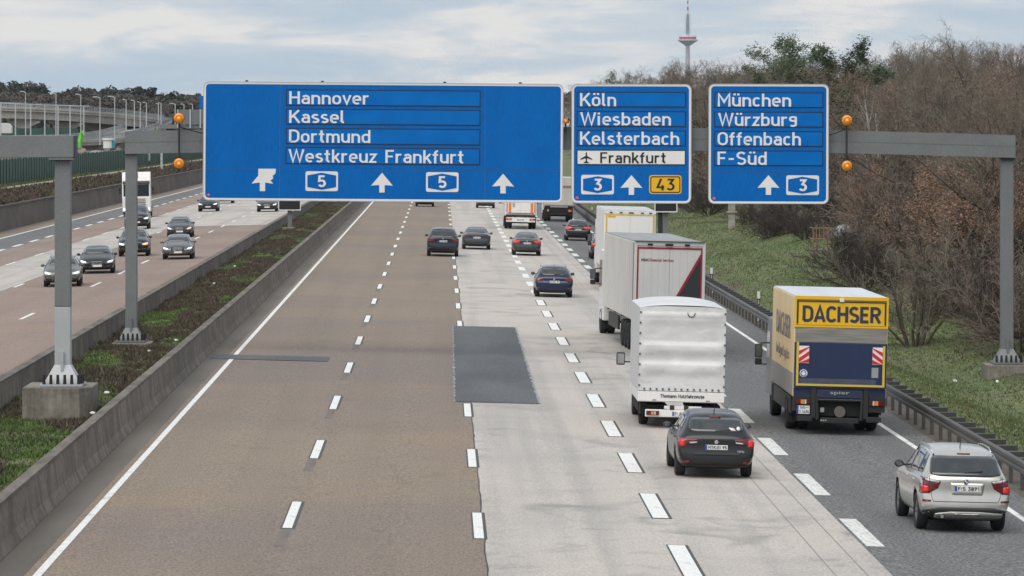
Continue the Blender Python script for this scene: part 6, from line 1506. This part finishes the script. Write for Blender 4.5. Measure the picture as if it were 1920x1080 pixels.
for s in (-1, 1):
    xc = s*(h-.27); q = MB(); q.box(xc-.135, xc+.135, -.118, -.101, 1.90, 2.36); w_ = q.build('warning_plate', plate_w, r)
    for k in range(-1, 3):
        # diagonal red bars clipped to the plate
        z0 = 1.90+k*.20+.02; pts = []
        for (dx, dz) in ((-.135, 0), (.135, .20), (.135, .31), (-.135, .11)): pts.append((xc+dx*(-s if s < 0 else 1)*(-1 if s > 0 else 1), z0+dz))
        cl = [(a, min(2.345, max(1.905, b))) for a, b in pts]
        if abs(max(b for _, b in cl)-min(b for _, b in cl)) > .03:
            q = MB(); q.prism(cl, 'y', -.128, -.1185); q.build('red_bar', mat('warning_red', (.60, .02, .02), .5), w_)
q = MB(); q.lathe([(0, -.118), (.10, -.116), (.105, -.101)], (-h+.27, 0, 1.63), 'y', 20); q.build('round_sticker', plate_w, r)
q = MB(); ring_plate(q, A(-h+.27, 1.63, .085, .085, 40, 320, 15), A(-h+.27, 1.63, .06, .06, 40, 320, 15), -.124, -.1185); q.build('sticker_mark', plate_b, r)
q = MB(); q.box(h-.42, h-.24, -.112, -.1015, 1.55, 1.82); q.build('info_plate', mat('info_grey', (.30, .31, .32), .5), r)
q = MB(); q.box(-h+.02, h-.02, .0, .5, 1.02, 1.24); q.build('rear_sill', dblue, r)
q = MB(); q.box(-.62, .62, -.06, .0, .98, 1.20); lb = q.build('lift_housing', mat('lift_navy', (.02, .03, .07), .5), r, bevel=.02)
text_mesh('lettering', 'spier', .13, mat('letter_silver', (.45, .46, .48), .4), r, (0, -.075, 1.13), width=.52)
q = MB(); q.tube((-.60, -.02, .93), (.60, -.02, .93), .045, n=8); q.build('lift_shaft', trim, r)
for s in (-1, 1):
    q = MB(); q.box(s*.70-.06, s*.70+.06, -.08, .05, .45, 1.24); q.tube((s*.58, -.03, .40), (s*.62, -.02, 1.1), .05, n=8); q.build('lift_arm', trim, r)
    q = MB(); q.box(s*.92-.10*0-.30, s*.92+.30, .0, .3, .62, 1.01); q.build('lamp_carrier', trim, r)
    tail_cluster(r, s*.98, -.01, .87, .40, .14, lit=False)
    q = MB(); q.box(s*.92-.20, s*.92+.20, -.10, -.02, .36, .50); q.build('bumper_end', trim, r, bevel=.01)
q = MB(); q.box(-.50, .52, -.10, -.02, .32, .46); q.build('underrun_bar', trim, r, bevel=.01)
q = MB(); q.box(-1.1, 1.1, .35, .6, .35, 1.2); q.box(-.55, .55, .1, .34, .5, .95); q.build('underbody_fill', under, r)  # dark filler block added so nothing shows through beneath the tail lift
q = MB(); q.tube((.02, -.02, .62), (.02, .25, .62), .15, n=16); q.build('coupling', mat('coupling_grey', (.12, .11, .10), .6), r)
q = MB(); q.box(-.50, -.40, -.012, .0, .60, .72); q.build('small_plate', alu, r)
plate(r, -.96, -.03, .655, 'WI', w=.34, h=.22, two=('WI:**', 'V 1635')); text_mesh('lettering', '8.6.0', .055, plate_w, r, (-.42, -.105, .39), width=.16)
# side panels of the lorry: grey skirt and faded lettering
q = MB(); q.box(-h-.012, -h-.001, .05, 7.15, 1.02, 1.62); q.build('side_skirt', mat('side_grey', (.30, .29, .28), .55, var=.1, scale=1, streak=.1), r)
t_ = text_mesh('lettering', 'DACHSER', .9, mat('side_letter', (.22, .20, .20), .6), r, (-h-.014, 3.4, 2.75), (PI/2, 0, -PI/2), width=4.6)
t_ = text_mesh('lettering', 'Intelligent Logistics', .42, mat('side_letter', (.2, .2, .2), .6), r, (-h-.014, 3.4, 2.05), (PI/2, 0, -PI/2), width=4.2)
for s in (-1, 1):
    q = MB(); q.box(s*(h-.06)-.03, s*(h-.06)+.03, .9, 6.6, .5, .95); q.build('side_guard', trim, r)
# -- white tarpaulin pick-up lorry
tarp, b_ = new_mat('tarpaulin', .42); n_, l_, tc_, noise_, rng_, mix_, mth_ = node_tools(tarp)
c_ = mix_(rng_(noise_(.9, (1, 1, 1), 6, .6), .35, .7), (.70, .70, .70), (.60, .60, .60)); c_ = mix_(rng_(noise_(2.5, (1, 1, 3), 7, 1), .58, .72, 0, .35), c_, (.42, .42, .42)); l_.new(c_, b_.inputs['Base Color'])
bp_ = n_.new('ShaderNodeBump'); bp_.inputs['Strength'].default_value = .3; bp_.inputs['Distance'].default_value = .05; l_.new(noise_(3.0, (1, 1, 1.3), 5, 1.2), bp_.inputs['Height']); l_.new(bp_.outputs[0], b_.inputs['Normal'])
x, y = 6.42, 117.6
r = empty('tarpaulin_lorry', (x, y, zr(x)+.008)); r.rotation_euler = (0, math.atan(.025), .004); tag(r, 'small lorry with a creased white tarpaulin body directly behind the dark grey hatchback', 'truck', 'lorries driving away in the right lanes')
h = 1.16; zb, zt = 1.0, 3.28; Lb = 4.9
# cover as one shaped sheet: back with ladder-like folds, slightly domed roof
def back_y(u, z):
    t = (z-zb)/(zt-zb); s = 0
    for zc, am in ((1.72, .07), (2.24, .08), (3.06, .04)): s -= am*math.exp(-((z-zc)/.035)**2)+am*1.1*max(0, 1-abs(z-zc+.12)/.22)*(z < zc)
    return s+.05*math.sin(PI*t)*math.cos(u*PI/2.2)+.014*mnoise.noise((u*3, z*4, 1))+.006*mnoise.noise((u*9, z*7, 4))
q = MB(); n, k = 26, 40; vs = []
for j in range(k+1):
    z = zb+(zt-zb)*j/k
    for i in range(n+1):
        u = -1+2*i/n; edge = (1-abs(u))*n/2; yy = back_y(u, z)*min(1, edge/2.0); zz = z-(.05*(abs(u)**4) if j == k else 0); vs.append((u*h, yy, zz))
q.add(vs, [(j*(n+1)+i, j*(n+1)+i+1, (j+1)*(n+1)+i+1, (j+1)*(n+1)+i) for j in range(k) for i in range(n)]); q.build('rear_curtain', tarp, r, smooth=True)
q = MB(); vs = []; n2 = 30
for j in range(n2+1):
    yy = Lb*j/n2; sag = .03*math.sin(j*PI/5)**2
    for i in range(13):
        u = -1+2*i/12; vs.append((u*h, yy, zt+.10*(1-u*u)*(1 if 0 < j < n2 else .3)-sag*(1-u*u)-.05*abs(u)**4))
q.add(vs, [(j*13+i, j*13+i+1, (j+1)*13+i+1, (j+1)*13+i) for j in range(n2) for i in range(12)]); q.build('roof_cover', tarp, r, smooth=True)
for s in (-1, 1):
    q = MB(); vs = []
    for j in range(n2+1):
        yy = Lb*j/n2
        for i in range(9): z = zb+(zt-.05-zb)*i/8; vs.append((s*(h+.012*mnoise.noise((yy*1.5, z*2, s))*math.sin(PI*i/8)), yy, z))
    q.add(vs, [(j*9+i, j*9+i+1, (j+1)*9+i+1, (j+1)*9+i) for j in range(n2) for i in range(8)]); q.build('side_curtain', tarp, r, smooth=True)
q = MB(); q.box(-h+.04, h-.04, .12, Lb-.02, zb+.0, zt-.1); q.build('load_frame', trim, r)
q = MB(); q.add([(-h-.004, -.03, zt-.16), (h+.004, -.03, zt-.16), (h+.004, .0, zt-.02), (-h-.004, .0, zt-.02)], [(0, 1, 2, 3)])
for s in (-1, 1):
    for i in range(8):
        q = MB(); z = 1.12+i*.28; q.box(s*(h-.02)-.022, s*(h-.02)+.022, -.035, .0, z, z+.05); q.build('eyelet_strap', mat('strap_dark', (.10, .10, .10), .6), r)
for i in range(13):
    q = MB(); xx = -h+.16+i*(2*h-.32)/12; q.lathe([(0, -.05), (.026, -.048), (.03, -.02)], (xx, .0, 1.05), 'y', 8); q.build('eyelet', mat('strap_dark', (.1, .1, .1), .6), r)
q = MB(); zz = 3.1; 
for i in range(7): a = PI*i/6; p = Vector((.22+.10*math.cos(a), -.05, 3.12-.12*math.sin(a))); (q.tube(pp_, p, .012, n=5) if i else None); pp_ = p
q.build('cover_handle', trim, r)
q = MB(); q.box(-h, h, -.02, .04, .72, .985); tg = q.build('tailboard', truck_white, r, bevel=.012)
sign_text('lettering', 'Thomann Nutzfahrzeuge', -.56, .62, .82, .095, -.021, mat('letter_dark', (.03, .03, .035), .5), r, w=.17)
for s in (-1, 1): q = MB(); q.box(s*.72-.05, s*.72+.05, -.035, -.021, .74, .77); q.build('latch', alu, tg)
q = MB(); q.box(-h, h, .041, Lb, .70, .985); q.build('platform', truck_white, r, bevel=.01)
q = MB(); q.box(-h+.08, -.35, .3, Lb, .35, .60); q.box(.35, h-.08, .3, Lb, .35, .60); q.build('chassis', under, r)
q = MB(); q.box(-h+.20, h-.20, -.04, .02, .30, .50); bp = q.build('bumper_beam', truck_white, r, bevel=.02)
q = MB(); q.box(-.45, .55, -.03, .02, .52, .60); q.build('crossbar', truck_white, r)
q = MB(); q.box(-.30, -.18, -.05, .0, .50, .62); q.box(.08, .2, -.05, .0, .50, .62); q.build('bracket', trim, r)
for s in (-1, 1): tail_cluster(r, s*.76, -.045, .405, .34, .11)
plate(r, .02, -.045, .395, 'F:JM 35', w=.50, h=.12)
wheels(r, (-.93, .93), (1.55, Lb+.55), .35, .24, True)
q = MB(); q.box(-h+.06, -h+.32, 1.05, 1.08, .25, .6); q.build('mudflap', black, r); q = MB(); q.box(h-.32, h-.06, 1.05, 1.08, .25, .6); q.build('mudflap', black, r)
cab(r, Lb+.1, 2.0, 2.25, 1.9, truck_white, .4)
q = MB(); q.box(-1.50, -1.26, Lb+.9, Lb+1.05, 1.36, 1.72); mm = q.build('side_mirror', mirror_k, r, bevel=.04); q = MB(); q.box(-1.475, -1.285, Lb+.885, Lb+.899, 1.40, 1.68); q.build('mirror_glass', mat('mirror_face_pale', (.4, .42, .42), .1, .5), mm)
q = MB(); q.tube((-1.28, Lb+.95, 1.45), (-1.0, Lb+1.0, 1.45), .02, n=6); q.build('mirror_arm', trim, mm)
q = MB(); q.box(1.26, 1.50, Lb+.9, Lb+1.05, 1.36, 1.72); q.build('side_mirror', mirror_k, r, bevel=.04)
q = MB(); q.lathe([(0, 0), (.03, .02), (.03, .06), (0, .08)], (.98, -.16, .50), 'z', 8); q.tube((.98, -.16, .5), (.98, 0, .52), .012, n=5); q.build('marker_lamp', tail_red, r)
# -- white semitrailer with red frame
x, y = 8.12, 157.3
r, h = lorry('white box trailer with a red frame and a dark red edged triangle on its doors', x, y, 2.55, 1.15, 3.98, 13.2, side=truck_dirty, back=truck_white, frame=None, name='box_trailer_lorry', rz=.045, axles=[(2.4, False), (3.7, False), (5.0, False), (14.6, True)], cabL=2.1, cabH=3.3, roofm=mat('trailer_roof', (.30, .31, .31), .5, var=.2, scale=.6, stretch=(3, .3, 1)), door=True)
for s in (-1, 1):
    q = MB(); q.box(min(s*(h-.09), s*(h+.01)), max(s*(h-.09), s*(h+.01)), -.045, .0285, 1.12, 3.99); q.build('corner_post', truck_white, r)
q = MB(); q.box(-h+.091, h-.091, -.045, .0285, 3.86, 3.99); q.build('top_rail', truck_white, r)
q = MB(); ring_plate(q, [(-h+.10, 1.2), (h-.10, 1.2), (h-.10, 3.80), (-h+.10, 3.80)], [(-h+.155, 1.26), (h-.155, 1.26), (h-.155, 3.735), (-h+.155, 3.735)], -.034, -.021); q.build('door_frame', fr_red, r)
q = MB(); q.prism([(-.10, 1.27), (h-.157, 1.27), (h-.157, 3.43)], 'y', -.030, -.0215); tri = q.build('dark_triangle', mat('tri_dark', (.035, .038, .042), .5), r)
q = MB(); q.prism([(-.18, 1.27), (-.08, 1.27), (h-.16, 3.43), (h-.16, 3.60)], 'y', -.036, -.0305); q.build('triangle_edge', fr_red, tri)
mdk = mat('letter_dark', (.03, .03, .035), .5)
sign_text('lettering', 'MAN', -1.02, -.78, 3.29, .10, -.022, mdk, r, w=.2); text_mesh('lettering', '|', .15, mdk, r, (-.745, -.024, 3.34), th=.003)
sign_text('lettering', 'Financial Services', -.71, .14, 3.29, .10, -.0225, fr_red, r, w=.15)
for i in range(9):
    q = MB(); xx = -h+.35+i*.26; q.box(xx-.004, xx+.004, -.0235, -.0205, 1.3, 3.70); q.build('door_rib', mat('rib_grey', (.60, .60, .59), .6), r) if xx < .2 or True else None
for xx in (-.72, -.08, .02, .62): q = MB(); q.box(xx-.09, xx+.09, -.09, -.046, 3.86, 3.93); q.build('hinge', trim, r, bevel=.01)
q = MB(); q.box(-h+.02, h-.02, -.09, .5, 3.994, 4.02); q.build('rear_spoiler', mat('spoiler_dark', (.05, .055, .055), .5), r)
q = MB(); q.box(-h-.012, -h-.001, .02, .42, 1.15, 3.95); q.build('side_strip', mat('side_strip_grey', (.22, .22, .22), .6), r)
for s in (-1, 1): tail_cluster(r, s*.95, -.03, .95, .4, .13)
q = MB(); q.box(-h+.1, h-.1, -.02, .05, .85, 1.1); q.build('rear_sill', trim, r)
for i in range(14): q = MB(); yy = .9+i*.9; q.box(-h-.009, -h-.001, yy, yy+.012, 1.2, 3.9); q.build('side_joint', mat('rib_grey', (.60, .60, .59), .6), r)
q = MB(); q.box(-h-.02, -h+.06, 5.9, 10.2, .55, 1.05); q.build('side_guard', trim, r)
# -- white trailer with yellow frame
x, y = 9.22, 216
r, h = lorry('white box trailer with a thin yellow frame, ahead of the red framed one', x, y, 2.55, 1.15, 4.0, 11.0, side=truck_white, back=truck_white, name='box_trailer_lorry', axles=[(2.4, False), (3.7, False), (12.4, True)], cabL=2.1, cabH=3.3)
q = MB(); ring_plate(q, [(-h+.08, 1.2), (h-.08, 1.2), (h-.08, 3.83), (-h+.08, 3.83)], [(-h+.15, 1.26), (h-.15, 1.26), (h-.15, 3.77), (-h+.15, 3.77)], -.034, -.0205); q.build('door_frame', fr_yel, r)
q = MB(); q.box(-h, h, -.03, .0285, 3.87, 4.0); q.build('top_rail', truck_white, r)
for xx in (-.95, -.45, 0, .1, .6, 1.0): q = MB(); q.box(xx-.07, xx+.07, -.06, -.031, 3.88, 3.93); q.build('hinge', trim, r)
q = MB(); q.box(-h+.18, -h+.55, -.03, -.0205, 3.66, 3.74); q.build('corner_label', mat('label_yellow', (.75, .42, .02), .5), r)
q = MB(); q.box(-h-.02, -h+.03, -.02, .05, 1.3, 2.0); q.build('marker_strip', orange, r)
for s in (-1, 1): tail_cluster(r, s*.95, -.03, .95, .4, .13, lit=True)
# -- pale lorry with orange warning boards
x, y = 6.18, 343
r, h = lorry('pale lorry with two upright orange boards on its back, in the centre right lane', x, y, 2.50, 1.1, 3.9, 9, side=truck_dirty, back=truck_white, name='box_lorry', cabL=2.1, cabH=3.2, frame=None)
for s in (-1, 1):
    q = MB(); q.box(s*.86-.10, s*.86+.10, -.05, -.021, 1.32, 2.06); q.build('warning_board', orange, r)
    tail_cluster(r, s*.92, -.05, .78, .42, .14, lit=True)
q = MB(); q.box(-1.12, -1.06, -.04, -.021, 1.3, 3.8); q.box(1.06, 1.12, -.04, -.021, 1.3, 3.8); q.box(-1.05, 1.05, -.04, -.021, 1.22, 1.28); q.build('reflective_tape', fr_red, r)
q = MB(); q.box(-1.15, 1.15, -.06, .1, .98, 1.12); q.build('dark_sill', trim, r)
q = MB(); q.box(-1.14, 1.14, -.06, .0, .56, .92); q.build('bumper_beam', truck_white, r, bevel=.01)
q = MB(); q.box(-.66, -.48, -.05, -.021, 1.75, 2.05); q.build('poster', mat('poster_grey', (.35, .40, .48), .5), r); plate(r, 0, -.065, .74, 'F:K 88')
# -- container chassis / pale box lorry farther on
x, y = 10.0, 374
r, h = lorry('pale box lorry with a dark exposed rear chassis, seen through the gap between the signs', x, y, 2.5, 1.35, 3.75, 8, side=mat('box_beige', (.48, .46, .41), .6, var=.1, scale=1), back=mat('box_beige2', (.56, .54, .50), .6, var=.15, scale=1), name='box_lorry', cabL=2.1, cabH=3.0)
q = MB(); q.box(-1.2, 1.2, -.04, -.021, 2.9, 3.1); q.build('dark_band', mat('band_brown', (.22, .18, .14), .6), r)
q = MB(); q.box(-1.2, 1.2, -.02, .3, .55, 1.33); q.build('rear_frame', under, r)
q = MB(); q.box(-.75, .75, -.05, -.021, 1.22, 1.36); q.build('buffer', alu, r)
for s in (-1, 1): tail_cluster(r, s*.95, -.04, .95, .38, .2, lit=(s > 0))
q = MB(); q.box(-.7, .7, -.05, -.021, .62, .70); q.build('underrun_bar', trim, r)
# -- oncoming white tractor unit
x, y = -27.0, 384
r = empty('tractor_unit', (x, y+6.6, zo(x)+.008)); r.rotation_euler = (0, math.atan(.02), PI+.035); tag(r, 'white tractor unit with a tall cab driving towards the camera in the outer left lane', 'truck')
q = MB(); q.prism([(4.3, .45), (6.55, .45), (6.6, 1.7), (6.45, 2.9), (6.15, 3.55), (5.9, 3.98), (4.4, 3.98), (4.3, 3.4)], 'x', -1.24, 1.24); cb = q.build('cab', truck_white, r, bevel=.07)
q = MB(); q.prism([(6.60, 1.86), (6.49, 2.90), (6.40, 2.90), (6.5, 1.86)], 'x', -1.12, 1.12); q.build('windscreen', glass_dark, cb, bevel=.01)
q = MB(); q.prism([(6.47, 2.95), (6.62, 3.0), (6.5, 3.2), (6.3, 3.2)], 'x', -1.18, 1.18); q.build('sun_visor', trim, cb)
for i in range(5): q = MB(); z = .95+i*.16; q.box(-.80, .80, 6.585, 6.63, z, z+.05); q.build('grille_bar', trim, cb)
q = MB(); q.box(-.7, .7, 6.60, 6.64, .50, .72); q.build('lower_grille', trim, cb)
for s in (-1, 1):
    q = MB(); q.box(s*.95-.20, s*.95+.20, 6.57, 6.64, .62, .80); q.build('headlamp', head_on, cb, bevel=.02)
    q = MB(); q.prism([(5.2, 1.85), (6.35, 1.85), (6.25, 2.8), (5.2, 2.8)], 'x', s*1.235, s*1.248); q.build('side_window', glass, cb)
    truck_mirror(r, s*1.45, 6.3, 2.35)
text_mesh('lettering', 'N', .5, fr_red, cb, (0, 6.26, 3.68), (PI/2, 0, PI), width=.34)
plate(cb, 0, 6.65, .60, None, facing=1)
wheels(r, (-1.02, 1.02), (5.3,), .50, .32); wheels(r, (-1.06, -.76, .76, 1.06), (1.5,), .50, .28, True)
q = MB(); q.box(-.5, .5, .2, 4.4, .6, .95); q.build('chassis', under, r); q = MB(); q.box(-1.18, -.6, 2.4, 4.1, .45, 1.05); q.box(.6, 1.18, 2.4, 4.1, .45, 1.05); q.build('fuel_tank', alu, r, bevel=.08)
q = MB(); q.box(-1.2, 1.2, 3.95, 4.28, .98, 2.6); q.build('cab_rear_fairing', mat('fairing_blue', (.03, .09, .25), .5), r)
q = MB(); q.lathe([(0, .0), (.55, 0), (.55, .1), (0, .12)], (0, 1.5, 1.02), 'z', 18); q.build('fifth_wheel', trim, r)
# ------------------------------------------------------------------ air: thin haze round the whole place
hz = MB(); hz.box(-1400, 1900, -40, 10200, -3.2, 345)
hm = bpy.data.materials.new('air'); hm.use_nodes = True; hn, hl = hm.node_tree.nodes, hm.node_tree.links; hn.clear()
ho = hn.new('ShaderNodeOutputMaterial'); hv = hn.new('ShaderNodeVolumePrincipled'); hv.inputs['Color'].default_value = (.86, .92, 1.0, 1); hv.inputs['Density'].default_value = HAZE; hv.inputs['Anisotropy'].default_value = .2
hl.new(hv.outputs[0], ho.inputs['Volume']); hob = hz.build('haze', hm); hob['kind'] = 'stuff'
scene.cycles.volume_bounces = 0
# anything never placed is removed
for k_, o_ in PROT.items():
    if k_ not in used_:
        for c in list(o_.children): bpy.data.objects.remove(c)
        bpy.data.objects.remove(o_)
for i_, o_ in enumerate(FT):
    if i_ not in fu:
        for c in list(o_.children): bpy.data.objects.remove(c)
        bpy.data.objects.remove(o_)
